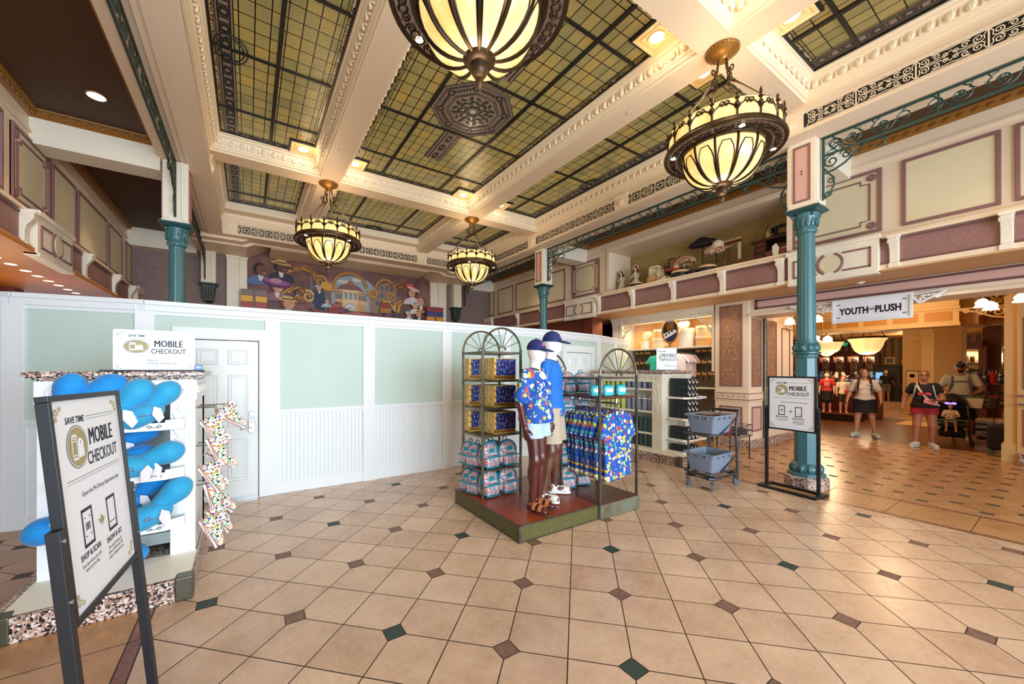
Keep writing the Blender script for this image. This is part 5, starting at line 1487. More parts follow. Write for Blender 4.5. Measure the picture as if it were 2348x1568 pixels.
mb = MB(); mb.t = X
for x in (kx1-.165, kx0+.165): mb.box(x-.006, 4.36, .28, x+.006, 4.375, 1.40)
mb.build('shelf_standards', 'black', kt)
mb = MB(); mb.t = X; mb.box(kx0-.01, ky-.01, 1.405, kx1+.01, 4.61, 1.56); kiosk_band(mb, kx0, kx1, ky-.01, 1.43, 1.535); garland(mb, kx1-.075, ky, .98, 1.36)
for s in range(7): mb.tube([(kx1+.016, ky+.05+s*.1+b, 1.48+a) for a, b in spiral((0, 0), .045, .01, -PI/2, 1.4, 12)], .0075, 5)
mb.build('carved_frieze', 'kiosk_white', kt, smooth=1.0)
mb = MB(); mb.t = X
mb.sweep([(-.0, 1.56), (.02, 1.562), (.025, 1.58), (.04, 1.585), (.058, 1.60), (.062, 1.612), (.055, 1.622), (.04, 1.627)], [(kx1, 4.6), (kx1, ky), (kx0, ky), (kx0, 4.6)][::-1], False)
mb.v = mb.v; mb.box(kx0-.04, ky-.04, 1.60, kx1+.04, 4.62, 1.627)
# the sweep's left side faces inward here, so mirror its offsets
mb = MB(); mb.t = X
for e, a, b in ((.0, 1.558, 1.572), (.018, 1.572, 1.584), (.04, 1.584, 1.594), (.056, 1.594, 1.620), (.048, 1.620, 1.627)): mb.box(kx0-e, ky-e, a, kx1+e, 4.6+e, b)
mb.build('granite_top', 'granite', kt, bevel=.004)
for z in (1.225, .855, .475):
    mb = MB(); mb.t = X; a, b = kx0+.10, kx1-.165
    mb.box(a, 3.74, z-.035, b, 4.36, z); 
    mb.prism([(a, 3.74), (b-.0, 3.74), (b+.10, 3.80), (b+.10, 3.87), (b, 3.88), (a, 3.88)], (0, 0, .035), 0, (0, 0, z-.035), (1, 0, 0), (0, 1, 0))
    mb.box(a, 3.735, z-.035, b, 3.745, z+.022)
    mb.prism([(b, 3.735), (b+.105, 3.795), (b+.105, 3.87), (b+.098, 3.87), (b+.098, 3.80), (b, 3.745)], (0, 0, .075), 0, (0, 0, z-.035), (1, 0, 0), (0, 1, 0))
    mb.build('shelf_tray', 'kiosk_white', kt, bevel=.002)
    for cx in (b-.06, b-.27, b-.48):
        mb = MB(); mb.t = X
        for s in (-1, 1): mb.tube([(cx+s*(.028+q[0]), 3.733, z-.007+q[1]) for q in spiral((0, 0), .016, .004, 0, 1.4, 10)]+[(cx, 3.733, z-.012)], .0018, 4)
        mb.build('scroll_decor', 'black', kt)
for z, ys in ((1.33, (3.95, 4.1, 4.25)), (1.02, (3.95, 4.1)), (.70, (3.95, 4.1))):
    for y in ys: mb = MB(); mb.t = X; mb.tube([(kx1, y, z), (kx1+.12+.1*(y > 4.2), y, z), (kx1+.13+.1*(y > 4.2), y, z-.05)], .004, 5); mb.build('shoe_hook', 'guard_metal', kt)
counter_sign('white mobile checkout sign standing on the granite top of the left counter', (-.605, 3.97, 1.627), -.03, .485, .32)
t = T('card_holder', 'small blue card holder on the right end of the left counter top', 'card holder', (-.338, 3.93, 1.627), .1)
MB().prism([(-.026, 0), (.026, 0), (.028, .05), (-.022, .055)], (0, .012, 0), 0, (0, 0, 0)).build('card', 'card_blue', t, bevel=.002)
mb = MB()
for z in (.036, .028): mb.raw([(-.015, -.0006, z), (.018, -.0006, z), (.018, -.0006, z+.003), (-.015, -.0006, z+.003)], [(0, 1, 2, 3)])
mb.build('print', 'sign_white', t)

# blue plush pillows: a plump body and a long tail lobe
def plush(mat, lobe_len, lobe_r, ang):
    t = T('plush_pillow', 'x', 'plush toy', (0, 0, 0), group='blue plush pillows on the left counter')
    s = SDF(.05)
    s.ell((0, 0, 0), (.125, .085, .075), k=.03); s.ell((-.07, -.01, -.01), (.07, .07, .062), k=.05)
    organic('body', s, mat, t, .011)
    s = SDF(.03); c, sn = math.cos(ang), math.sin(ang)
    s.cone((.03*c, .02, .03*sn+.01), (lobe_len*.7*c, .03, lobe_len*.7*sn+.01), lobe_r*.62, lobe_r); s.ell((lobe_len*.72*c, .03, lobe_len*.72*sn+.01), (lobe_r*1.25, lobe_r*.8, lobe_r*.95), rot=(0, -ang, 0))
    organic('tail_lobe', s, mat, t, .011)
    mb = MB(); mb.tube([(-.11+.022*k, -.088+.002*abs(k-5), .012*math.sin(k*.6)-.01) for k in range(10)], .003, 4); mb.tube([(.0+.018*math.cos(a), -.091, .0+.011*math.sin(a)) for a in np.linspace(0, 2*PI, 10, endpoint=False)], .003, 4, True)
    mb.build('seam', 'tumbler_glitter' if mat == 'plush_teal' else 'plush_teal', t)
    mb = MB(); mb.prism([(.06, -.09), (.10, -.07), (.11, .0), (.08, .03), (.05, -.02)], (.005, -.006, 0), 0, (0, -.09, 0)); mb.build('hang_tag', 'tag_white', t)
    return t
pa = plush('plush_blue', .27, .085, .25); pb = plush('plush_teal', .27, .075, .45)
def place_p(o, loc, rot, label, first=[True]):
    pass
def P_(src, loc, rot, label, sc=1):
    if src['label'] == 'x': src.location = loc; src.rotation_euler = rot; src['label'] = label; src.scale = (sc,)*3; return src
    return dup(src, loc, label=label, rot=rot, scale=sc)
P_(pa, (-1.05, 3.77, 1.335), (0, -1.1, 0), 'blue plush with its round end up at the left end of the counter top shelf', .95)
P_(pa, (-.985, 3.77, 1.40), (0, -.35, .1), 'blue plush second from the left on the top shelf under the granite top')
P_(pb, (-.80, 3.755, 1.285), (0, -.5, .05), 'blue plush with its lobe raised diagonally behind the sign corner, top shelf', 1.15)
P_(pb, (-.635, 3.745, 1.315), (0, -.40, .03), 'teal blue plush with a white tag at the right end of the top shelf')
P_(pa, (-.83, 4.02, 1.03), (0, -.45, 0), 'deep blue plush lobe against the back of the middle shelf', 1.05)
P_(pb, (-.695, 3.755, .94), (0, .13, .03), 'teal blue plush lying flat at the right end of the middle shelf', 1.05)
P_(pa, (-.86, 3.85, .95), (0, .1, 0), 'blue plush on the middle shelf behind the floor sign')
P_(pa, (-.74, 4.0, .62), (0, -.55, 0), 'deep blue plush leaning at the back of the bottom shelf', 1.0)
P_(pb, (-.605, 3.755, .57), (0, -.29, .03), 'teal blue plush with its lobe up at the right end of the bottom shelf', 1.1)
P_(pa, (-.98, 3.82, .62), (0, 3.05, 0), 'blue plush lobe poking out left of the counter', 1.0)
P_(pa, (-.86, 3.80, .27), (0, .2, 0), 'blue plush resting low on the counter deck behind the sign post', .8)
for x, y, z, rz, l in ((-.755, 3.735, 1.25, .3, 'white paper tag hanging at the front of the top plush shelf'), (-.58, 3.733, .885, .0, 'folded white and pink tag lying on the middle plush shelf'), (-.69, 3.733, .455, -.1, 'white paper tag drooping over the bottom plush shelf')):
    t = T('paper_tag', l, 'tag', (x, y, z), rz)
    MB().prism([(-.04, -.05), (.03, -.055), (.045, .03), (.01, .07), (-.03, .05)], (.004, -.004, .001)).build('tag_sheet', 'tag_white', t)
    MB().prism([(-.03, -.03), (.02, -.03), (.02, -.024), (-.03, -.024)], (0, -.001, 0), 0, (0, -.0045, 0)).build('tag_print', 'ink_soft', t)

# patterned high-top shoes hanging on the counter's side
def shoe():
    t = T('high_top_shoe', 'x', 'shoe', (0, 0, 0), group='patterned shoes hanging on the left counter')
    s = SDF(.03)                      # local: toe along -z, sole towards -x
    s.cone((0, 0, 0), (.005, 0, -.10), .045, .042); s.cone((0, 0, -.10), (-.012, 0, -.20), .042, .034); s.cone((0, 0, -.02), (.09, 0, -.01), .043, .040); s.ell((.115, 0, -.005), (.03, .028, .03), sub=True, k=.01)
    s.cut((-.045, 0, 0), (-1, 0, -.12))
    organic('upper', s, 'shoe_print', t, .008)
    s = SDF(.01); s.rbox((-.047, 0, -.095), (.022, .080, .268), .010, rot=(0, -.06, 0))
    organic('sole', s, 'sneaker_white', t, .007)
    mb = MB()
    for k in range(4): mb.tube([(.045-.012*k, -.03, -.05-.03*k), (.055-.014*k, 0, -.045-.03*k), (.045-.012*k, .03, -.05-.03*k)], .004, 4)
    mb.build('laces', 'merch_green', t)
    mb = MB(); mb.tube([(-.04, -.046, .05), (-.044, -.046, -.08), (-.045, -.04, -.20)], .0022, 4); mb.build('red_stripe', 'merch_red', t)
    return t
sh = shoe()
k = 0
lab = ['topmost', 'second', 'third', 'fourth', 'fifth', 'sixth', 'seventh', 'eighth', 'lowest']
for i, (dx, y, z, ry, rz) in enumerate(((.17, 4.22, 1.27, -.9, .3), (.09, 4.0, 1.21, -.55, -.2), (.12, 3.98, 1.05, -.35, .15), (.10, 4.15, .93, -.9, .3), (.08, 3.97, .83, -.5, -.1), (.10, 4.0, .68, -.2, .2), (.10, 4.15, .56, -.8, .1), (.12, 4.0, .46, -.55, .35), (.09, 3.93, .40, -.38, -.1))):
    l = lab[i]+' patterned white high top shoe hanging on the side of the left counter'
    if i == 0: sh.location = (kx1+dx, y, z); sh.rotation_euler = (0, ry, rz); sh['label'] = l
    else: dup(sh, (kx1+dx, y, z), label=l, rot=(0, ry, rz))
# ------------------------------------------------------------------ people and mannequins
def human(t, H, skin, pose=None, fat=0.0, fem=False, h=.009, face=True, feet=True, blank=False, shw=1.0, name='body', headtilt=0, arms_mat=None):
    k = H/1.75
    J = dict(hipL=(.09, 0, .92), kneeL=(.10, -.02, .50), ankL=(.10, .02, .085), toeL=(.12, -.14, .03),
             hipR=(-.09, 0, .92), kneeR=(-.10, -.02, .50), ankR=(-.10, .02, .085), toeR=(-.12, -.14, .03),
             shL=(.175*shw, .01, 1.41), elL=(.235*shw, .03, 1.13), wrL=(.25*shw, -.05, .90), hdL=(.02, -.15, -1),
             shR=(-.175*shw, .01, 1.41), elR=(-.235*shw, .03, 1.13), wrR=(-.25*shw, -.05, .90), hdR=(-.02, -.15, -1))
    J.update(pose or {})
    J = {n: Vector(v)*(k if not n.startswith('hd') else 1) for n, v in J.items()}
    V = lambda *p: Vector(p)*k
    f = fat
    def torso(s, e=0, top=True):
        s.ell(V(0, .0, .95), tuple(V(.165+f*.5+e, .118+f*.5+e, .13+e)), k=.06*k)
        s.ell(V(0, -.01-f*.35, 1.10), tuple(V(.128+f*.8+e-(.01 if fem else 0), .10+f*.9+e, .16+e)), k=.06*k)
        s.ell(V(0, .005-f*.15, 1.29), tuple(V(.150*shw+f*.4+e, .110+f*.5+e, .175+e)), k=.05*k)
        if fem:
            for x in (-.07, .07): s.ell(V(x, -.085-f*.5, 1.27), tuple(V(.065+e*.6+f*.2, .055+e*.6, .06+e*.6)), k=.04*k)
        s.cone(V(-.12*shw, .01, 1.395), V(.12*shw, .01, 1.395), (.058+f*.2+e*.6)*k, k=.04*k)
    s = SDF(.035*k); torso(s)
    s.cone(V(0, .012, 1.42), V(0, -.003, 1.56), .055*k, .05*k)
    if face or blank:
        s.ell(V(0, -.012, 1.645), tuple(V(.074, .090, .110)), k=.03*k); s.ell(V(0, -.048, 1.588), tuple(V(.052+f*.1, .056, .055)), k=.04*k)
        if not blank:
            s.cone(V(0, -.098, 1.65), V(0, -.114, 1.622), .008*k, .013*k, k=.012*k)
            for x in (-1, 1): s.ell(V(x*.078, 0, 1.635), tuple(V(.011, .020, .032)), k=.012*k); s.ell(V(x*.034, -.092, 1.655), tuple(V(.016, .012, .010)), k=.008*k, sub=True)
            s.ell(V(0, -.098, 1.585), tuple(V(.026, .012, .010)), k=.012*k)
        else: s.cone(V(0, -.096, 1.65), V(0, -.106, 1.625), .010*k, .012*k, k=.02*k)
    for sd in 'LR':
        hp, kn, an, to = (J[n+sd] for n in ('hip', 'knee', 'ank', 'toe'))
        s.cone(hp, kn, (.085+f*.35)*k, (.056+f*.15)*k, k=.05*k); s.cone(kn, an, (.055+f*.12)*k, .037*k, k=.03*k)
        m_ = kn.lerp(an, .30); s.ell(m_+V(0, .022, 0), tuple(V(.048+f*.12, .05+f*.12, .11)), k=.03*k)
        if feet:
            he = an+V(0, .025, -.045); s.cone(an, he, .036*k, .032*k, k=.02*k); s.cone(he, to, .034*k, .026*k, k=.03*k); s.ell(to.lerp(he, .25), tuple(V(.042, .06, .026)), k=.03*k)
        sh_, el, wr = (J[n+sd] for n in ('sh', 'el', 'wr')); d = J['hd'+sd].normalized()
        s.cone(sh_, el, (.052+f*.25)*k, (.040+f*.12)*k, k=.04*k); s.cone(el, wr, (.040+f*.12)*k, .027*k, k=.02*k)
        # hand: palm, four unequal bent fingers, thumb from the side of the palm
        sx = 1 if sd == 'L' else -1
        inn = Vector((-sx, 0, 0)); side = d.cross(inn).normalized()           # side: towards the thumb or little finger
        if side.y > 0: side = -side
        inn = (inn-d*inn.dot(d)).normalized()
        pc = wr+d*.045*k
        s.cone(wr, wr+d*.03*k, .026*k, .028*k, k=.015*k)
        for q in (-.022, 0, .022): s.cone(wr+d*.03*k+side*q*.7*k, wr+d*.085*k+side*q*k, .014*k, .013*k, k=.016*k)
        for q, L_ in ((.030, .066), (.010, .078), (-.010, .072), (-.029, .055)):
            a = wr+d*.085*k+side*q*k; b = a+(d*.9+inn*.30).normalized()*L_*.52*k; c = b+(d*.72+inn*.7).normalized()*L_*.48*k
            s.cone(a, b, .0098*k, .0088*k, k=.006*k); s.cone(b, c, .0088*k, .0075*k, k=.003)
        a = wr+d*.03*k+side*.028*k; b = a+(d*.7+side*.75+inn*.15).normalized()*.035*k; c = b+(d*.9+side*.25+inn*.3).normalized()*.03*k
        s.cone(a, b, .0125*k, .0105*k, k=.010*k); s.cone(b, c, .0105*k, .009*k, k=.004)
    body = organic(name, s, skin, t, h*k)
    if face and not blank:
        mb = MB()
        for x in (-1, 1): mb.ell(V(x*.033, -.094, 1.653), tuple(V(.011, .006, .006)), 8, 5)
        mb.build('eyes', 'eye', t)
        mb = MB()
        for x in (-1, 1): mb.tube([V(x*(.018+.010*j), -.098+.004*j, 1.675+.003*(j == 1)) for j in range(4)], .003*k, 4)
        mb.build('eyebrows', 'hair_dark', t)
        mb = MB(); mb.ell(V(0, -.106, 1.586), tuple(V(.022, .006, .007)), 10, 5); mb.build('lips', 'lip', t)
    return J, V, torso, k
def tee(t, J, V, torso, k, mat, hem, e=.022, sl=.62, name='t_shirt', fat=0, sw=.006, neck=.07, vneck=False, h=.010):
    e = e*.6; s = SDF(.04*k); torso(s, e)
    s.ell(V(0, 0, hem/k*1.0+.03) if False else V(0, -.005-fat*.3, (hem/k)+.05), tuple(V(.158+fat*.6+e, .115+fat*.7+e, .12)), k=.05*k)
    for sd in 'LR':
        a, b = J['sh'+sd], J['el'+sd]; c = a.lerp(b, sl)
        s.cone(a, c, (.050+fat*.2+e*.8)*k, (.046+fat*.18+e*.7+sw)*k, k=.022*k)
    s.ell(V(0, -.02, 1.475), tuple(V(neck, .07, .055)), k=.01, sub=True)
    if vneck: s.cone(V(0, -.13, 1.45), V(0, -.16, 1.32), .045*k, .004*k) if False else None
    s.cut((0, 0, hem), (0, 0, -1))
    return organic(name, s, mat, t, h)
def shorts(t, J, V, k, mat, top, hem, e=.02, fat=0, flare=.02, skirt=False, name='shorts', h=.010):
    s = SDF(.04*k)
    s.ell(V(0, 0, .96), tuple(V(.168+fat*.5+e, .12+fat*.6+e, .14)), k=.04*k)
    for sd in 'LR':
        a, b = J['hip'+sd], J['knee'+sd]
        s.cone(a, a.lerp(b, .95), (.088+fat*.35+e)*k, (.07+fat*.25+e+flare)*k, k=(.10 if skirt else .02)*k)
    if skirt: s.cone(V(0, 0, .92), V(0, -.01, .55), (.14+fat*.5)*k, (.20+fat*.5)*k, k=.06*k)
    s.cut((0, 0, top), (0, 0, 1)); s.cut((0, 0, hem), (0, 0, -1))
    return organic(name, s, mat, t, h)
def cap(t, V, k, mat, emb=None, ang=0, name='cap'):
    s = SDF(.02*k); s.ell(V(0, -.010, 1.665), tuple(V(.088, .104, .105))); s.cut(V(0, 0, 1.655), (0, .08, -1))
    s2 = SDF(.01); s2.ell(V(0, -.13, 1.652), tuple(V(.075, .085, .012)), rot=(.22, 0, 0)); s2.cut(V(0, -.085, 0), (0, 1, 0))
    o = organic(name, s, mat, t, .007)
    organic('brim', s2, mat, o, .006)
    MB().ell(V(0, -.01, 1.772), tuple(V(.010, .010, .006)), 8, 5).build('button', mat, o)
    if emb:
        mb = MB()
        for q in (spiral((-.015, .0), .022, .006, 0, 1.2, 10), [(-.04, -.01), (-.01, .012), (.02, -.004), (.045, .014)], [(.0, .02), (.02, .03), (.035, .022)]):
            pts = []
            for a, b in q:
                th = a/.09; zz = 1.705+b; rr = math.sqrt(max(.05, 1-((zz-1.665)/.105)**2))
                pts.append(V(.090*rr*math.sin(th), -.010-.107*rr*math.cos(th), zz))
            mb.tube(pts, .0032, 4)
        mb.build('embroidery', emb, o)
    return o
# ------------------------------------------------------------------ merchandise island: platform, etageres
pt = T('display_platform', 'low two part display platform with an orange deck and worn metal edges', 'platform', (2.68, 2.9, 0))
X = Matrix.Translation((-2.68, -2.9, 0))
mb = MB(); mb.t = X; mb.box(2.14, 2.90, 0.004, 3.20, 4.24, .158); mb.build('olive_box', 'edge_green', pt, bevel=.004)
mb = MB(); mb.t = X; mb.box(2.15, 2.91, .158, 3.20, 4.23, .164); mb.build('orange_deck', 'deck_orange', pt)
mb = MB(); mb.t = X
for a, b, c, d in ((2.135, 2.895, 3.205, 2.905), (2.135, 2.895, 2.145, 4.245)): mb.box(a, b, .15, c, d, .166); mb.box(a, b, .004, c, d, .014)
mb.box(2.132, 2.892, .004, 2.16, 2.92, .166); mb.build('edge_trim', 'frame_metal', pt)
mb = MB(); mb.t = X; mb.box(3.21, 2.865, .004, 3.875, 4.24, .158); mb.build('grey_box', 'edge_grey', pt, bevel=.004)
mb = MB(); mb.t = X; mb.box(3.21, 2.875, .158, 3.865, 4.23, .163); mb.build('brown_deck', 'deck_brown', pt)
def fan_arch(mb, p0, p1, z, r=.0125):
    """arched top with fan spokes between two post heads"""
    a = Vector(p0); b = Vector(p1); R = (b-a).length/2; c = (a+b)/2; u = (b-a).normalized()
    mb.tube([c+u*(-R*math.cos(q))+Vector((0, 0, z+R*math.sin(q))) for q in np.linspace(0, PI, 22)], r, 6)
    for q in np.linspace(0, PI, 8)[1:-1]: mb.tube([c+u*(-.03*math.cos(q))+Vector((0, 0, z+.02+.03*math.sin(q))), c+u*(-R*math.cos(q))+Vector((0, 0, z+R*math.sin(q)))], .0045, 5)
    mb.tube([c+u*(-.045*math.cos(q))+Vector((0, 0, z+.008+.045*math.sin(q))) for q in np.linspace(0, PI, 10)], .010, 5)
def etagere(label, x0, y0, x1, y1, zs, z0=.164, mids=()):
    t = T('etagere', label, 'shelf unit', ((x0+x1)/2, y0, z0), group='metal etageres on the display platform')
    X = Matrix.Translation((-(x0+x1)/2, -y0, -z0))
    for x in (x0, x1):
        for y in (y0, y1)+tuple(mids):
            mb = MB(); mb.t = X; e = .0125; mb.box(x-e, y-e, z0, x+e, y+e, zs[0]+(0 if y in mids else .03)); mb.build('post', 'frame_metal', t, bevel=.002)
    for y in (y0, y1):
        mb = MB(); mb.t = X; fan_arch(mb, (x0, y, 0), (x1, y, 0), zs[0]+.01); mb.build('fan_arch', 'frame_metal', t, smooth=1.0)
    return t, X
ZL = (1.85, 1.52, 1.20, .885, .49)
el, XL = etagere('tall arched metal shelf unit on the left of the display platform', 2.226, 3.72, 2.76, 4.19, ZL)
for z in ZL:
    mb = MB(); mb.t = XL; mb.box(2.226, 3.72, z-.014, 2.76, 4.19, z); mb.build('shelf', 'shelf_wood', el)
    mb = MB(); mb.t = XL
    for a, b, c, d in ((2.22, 3.708, 2.766, 3.72), (2.22, 4.19, 2.766, 4.202), (2.214, 3.71, 2.226, 4.2), (2.76, 3.71, 2.772, 4.2)): mb.box(a, b, z-.022, c, d, z+.002)
    mb.build('shelf_rim', 'frame_metal', el)
er, XR = etagere('arched metal shelf unit with a clothes rail on the right of the display platform', 3.215, 2.885, 3.845, 4.08, (1.55,), mids=(3.5,))
mb = MB(); mb.t = XR; mb.box(3.2, 2.88, 1.535, 3.85, 4.09, 1.552); mb.build('top_shelf', 'frame_metal', er, bevel=.002)
for z, ya in ((1.335, 3.1), (1.03, 3.52), (.74, 3.52), (.45, 3.52)):
    mb = MB(); mb.t = XR; mb.box(3.215, ya, z-.016, 3.845, 4.08, z); mb.build('shelf', 'shelf_wood', er); 
mb = MB(); mb.t = XR; mb.box(3.20, 2.885, 1.315, 3.845, 3.12, 1.33) ; mb.box(3.2, 2.878, 1.312, 3.85, 2.892, 1.338); mb.build('front_shelf', 'shelf_wood', er)
mb = MB(); mb.t = XR; mb.cyl((3.53, 2.90, 1.25), (3.53, 3.52, 1.25), .011, n=8)
for y in (2.92, 3.5): mb.cyl((3.53, y, 1.25), (3.53, y, 1.33), .008, n=6)
mb.build('clothes_rail', 'chrome', er, smooth=1.0)
mb = MB(); mb.t = XR
for k in range(24): mb.cbox((3.198, 3.5, .25+k*.05), (.004, .010, .02))
mb.build('slotted_strip', 'black', er)

# boxed toys
def toybox():
    t = T('toy_box', 'x', 'toy box', (0, 0, 0), group='yellow boxed toy sets on the left etagere')
    MB().box(-.15, -.055, 0, .15, .055, .255).build('carton', 'toy_yellow', t, bevel=.002)
    MB().box(-.125, -.058, .05, .152, .03, .245).build('window', 'toy_art', t)
    MB().box(-.15, -.0585, .012, .15, -.050, .045).build('front_strip', 'gold', t)
    MB().box(-.1515, -.05, .01, -.14, .05, .245).build('printed_side', 'toy_side', t)
    mb = MB()
    for k in range(3): mb.ell((-.137, -.056, .05+k*.07), (.010, .003, .014), 7, 4)
    mb.build('print', 'merch_red', t)
    return t
tb = toybox()
for si, (z, nm) in enumerate(((1.522, 'top'), (1.202, 'middle'), (.887, 'lower'))):
    for i, (x, y, rz) in enumerate(((2.55, 3.80, .0), (2.545, 3.915, .0), (2.54, 4.03, .0), (2.40, 4.13, .0))):
        l = '%s yellow toy box with blue window on the %s box shelf of the left etagere' % (('front', 'second', 'third', 'rear')[i], nm)
        if tb['label'] == 'x': tb.location = (x, y, z); tb['label'] = l
        else: dup(tb, (x, y, z), rz, l)
# backpacks
def backpack(mat='pack_print'):
    t = T('mini_backpack', 'x', 'backpack', (0, 0, 0), group='teal printed mini backpacks on the etageres')
    s = SDF(.03)
    s.rbox((0, 0, .095), (.23, .11, .17), .05); s.ell((0, 0, .175), (.112, .055, .10))
    s.cut((0, 0, .004), (0, 0, -1)); organic('bag', s, mat, t, .010)
    s = SDF(.015); s.rbox((0, -.065, .075), (.185, .05, .125), .025); organic('front_pocket', s, mat, t, .009)
    mb = MB(); mb.tube([(-.095, -.093, .12), (-.05, -.096, .128), (.05, -.096, .128), (.095, -.093, .12)], .008, 5)
    mb.tube([(.118*math.cos(q), -.022, .155+.115*math.sin(q)) for q in np.linspace(-.35, PI+.35, 18)], .0075, 5)
    mb.tube([(-.09, -.094, .02), (0, -.098, .016), (.09, -.094, .02)], .006, 5)
    mb.box(-.03, -.062, .165, .03, -.052, .205); mb.build('teal_trim', 'pack_teal', t, smooth=1.0)
    mb = MB(); mb.tube([(.03*math.cos(q), .03, .262+.04*math.sin(q)) for q in np.linspace(0, PI, 9)], .005, 5); mb.build('top_loop', 'pack_dark', t)
    for sx in (-1, 1):
        mb = MB(); mb.tube([(sx*.05, .055, .23), (sx*.075, .085, .17), (sx*.08, .085, .08), (sx*.06, .055, .03)], .011, 5); mb.build('shoulder_strap', 'pack_teal', t, smooth=1.0)
    return t
bp = backpack(); bpl = backpack('pack_print')
def B_(loc, rz, label, sc=1):
    if bp['label'] == 'x': bp.location = loc; bp.rotation_euler = (0, 0, rz); bp['label'] = label; bp.scale = (sc,)*3; return
    dup(bp, loc, rz, label, scale=sc)
for z, nm in ((.492, 'upper'), (.166, 'lower')):
    B_((2.36, 3.82, z), .1, 'teal printed mini backpack at the front left of the %s backpack shelf' % nm, 1.12)
    B_((2.625, 3.83, z), .05, 'teal printed mini backpack beside the brown legs on the %s backpack shelf' % nm, 1.12)
    B_((2.29, 3.98, z), -1.2, 'teal printed mini backpack turned sideways, second from the left on the %s shelf' % nm)
    B_((2.27, 4.12, z), -1.35, 'teal printed mini backpack turned sideways leftmost on the %s backpack shelf' % nm)
    B_((2.56, 4.05, z), .0, 'teal printed mini backpack at the back of the %s backpack shelf, left etagere' % nm)
bpl['label'] = 'dark teal mini backpack on the shelf beside the turquoise pouches, right etagere'; bpl.location = (3.42, 3.62, 1.337)
for i, (x, y, z, l) in enumerate(((3.70, 3.64, 1.337, 'mini backpack behind the turquoise pouches on the right etagere'), (3.40, 3.62, 1.032, 'mini backpack behind the khaki shorts on the second shelf of the right etagere'), (3.68, 3.64, 1.032, 'mini backpack behind the hanging shirts on the second shelf'),
                                  (3.40, 3.62, .742, 'mini backpack in shade on the third shelf of the right etagere'), (3.66, 3.64, .742, 'mini backpack behind the shirts on the third shelf'), (3.36, 3.60, .452, 'mini backpack on the fourth shelf behind the tan calf'), (3.62, 3.62, .452, 'mini backpack behind the shirts on the fourth shelf'),
                                  (3.36, 3.56, .165, 'mini backpack standing on the brown deck behind the sneaker'), (3.62, 3.56, .165, 'mini backpack on the brown deck under the shirts'))):
    B_((x, y, z), -.35, l)
# turquoise pouches
def pouch():
    t = T('pouch', 'x', 'pouch', (0, 0, 0), group='turquoise pouches on the right etagere')
    s = SDF(.02); s.rbox((0, 0, .055), (.15, .05, .11), .02); organic('pouch_body', s, 'pouch_print', t, .008)
    mb = MB(); mb.box(-.055, -.0275, .02, .055, -.024, .085, 0); mb.box(-.058, -.0285, .02, .058, -.0275, .045, 1); mb.build('label_card', ['sign_white', 'turq'], t)
    mb = MB()
    for k in range(9): mb.ell((-.064+k*.016, 0, .112), (.010, .018, .012), 6, 4)
    mb.build('ruffle', 'turq', t)
    return t
po = pouch()
for i, (x, y) in enumerate(((3.30, 3.02), (3.37, 3.10), (3.46, 2.98), (3.56, 3.07), (3.68, 2.98), (3.77, 3.07))):
    l = '%s turquoise printed pouch on the right etagere shelf' % ('leftmost', 'second', 'third', 'fourth', 'fifth', 'rightmost')[i]
    if po['label'] == 'x': po.location = (x, y, 1.34); po['label'] = l
    else: dup(po, (x, y, 1.34), 0, l)
# hanging shirts
def shirt():
    t = T('hanging_shirt', 'x', 'shirt', (0, 0, 0), group='blue printed shirts hanging on the right etagere')
    s = SDF(.02)                                  # hangs from z=0, faces -y
    s.cone((-.17, 0, -.16), (.17, 0, -.16), .026); s.cone((0, 0, -.09), (-.19, 0, -.15), .03, .022); s.cone((0, 0, -.09), (.19, 0, -.15), .03, .022)
    s.rbox((0, .0, -.50), (.46, .05, .74), .02)
    for sx in (-1, 1): s.cone((sx*.20, 0, -.15), (sx*.285, -.005, -.36), .032, .036); s.cone((sx*.15, 0, -.17), (sx*.24, -.005, -.38), .03, .03)
    for k in range(5): s.cone((-.18+.09*k, -.026, -.55), (-.19+.092*k, -.028, -.86), .006, .014, k=.02)
    s.ell((0, -.03, -.055), (.055, .06, .05), sub=True, k=.01); s.cut((0, 0, -.86), (.12, 0, -1))
    organic('cloth', s, 'hawaiian', t, .011)
    mb = MB()
    for sx in (-1, 1): mb.prism([(sx*.02, -.20), (sx*.085, -.12), (sx*.06, -.07), (sx*.015, -.10)], (0, -.008, 0), 0, (0, -.027, 0))
    mb.build('collar', 'hawaiian', t)
    mb = MB()
    for k in range(5): mb.cyl((.012, -.027, -.26-.12*k), (.012, -.031, -.26-.12*k), .006, n=8)
    mb.build('buttons', 'mannequin_white', t)
    mb = MB(); mb.tube([(-.19, 0, -.135), (0, 0, -.06), (.19, 0, -.135)], .005, 5); mb.tube([(0, 0, -.06), (0, 0, -.02), (.02, 0, .0), (.012, 0, .018), (-.008, 0, .016)], .003, 5)
    mb.build('hanger', 'steel', t)
    return t
sr = shirt()
for i in range(11):
    l = ('front blue printed shirt on the clothes rail' if i == 0 else '%s blue printed shirt behind the front one on the clothes rail' % ('second', 'third', 'fourth', 'fifth', 'sixth', 'seventh', 'eighth', 'ninth', 'tenth', 'rearmost')[i-1])
    y = 2.925+i*.056; x = 3.555+.012*math.sin(i*2.1); rz = .10*math.sin(i*1.7)-.05
    if i == 0: sr.location = (x, y, 1.25); sr.rotation_euler = (0, 0, .03); sr['label'] = l
    else: dup(sr, (x, y, 1.25), rz, l)
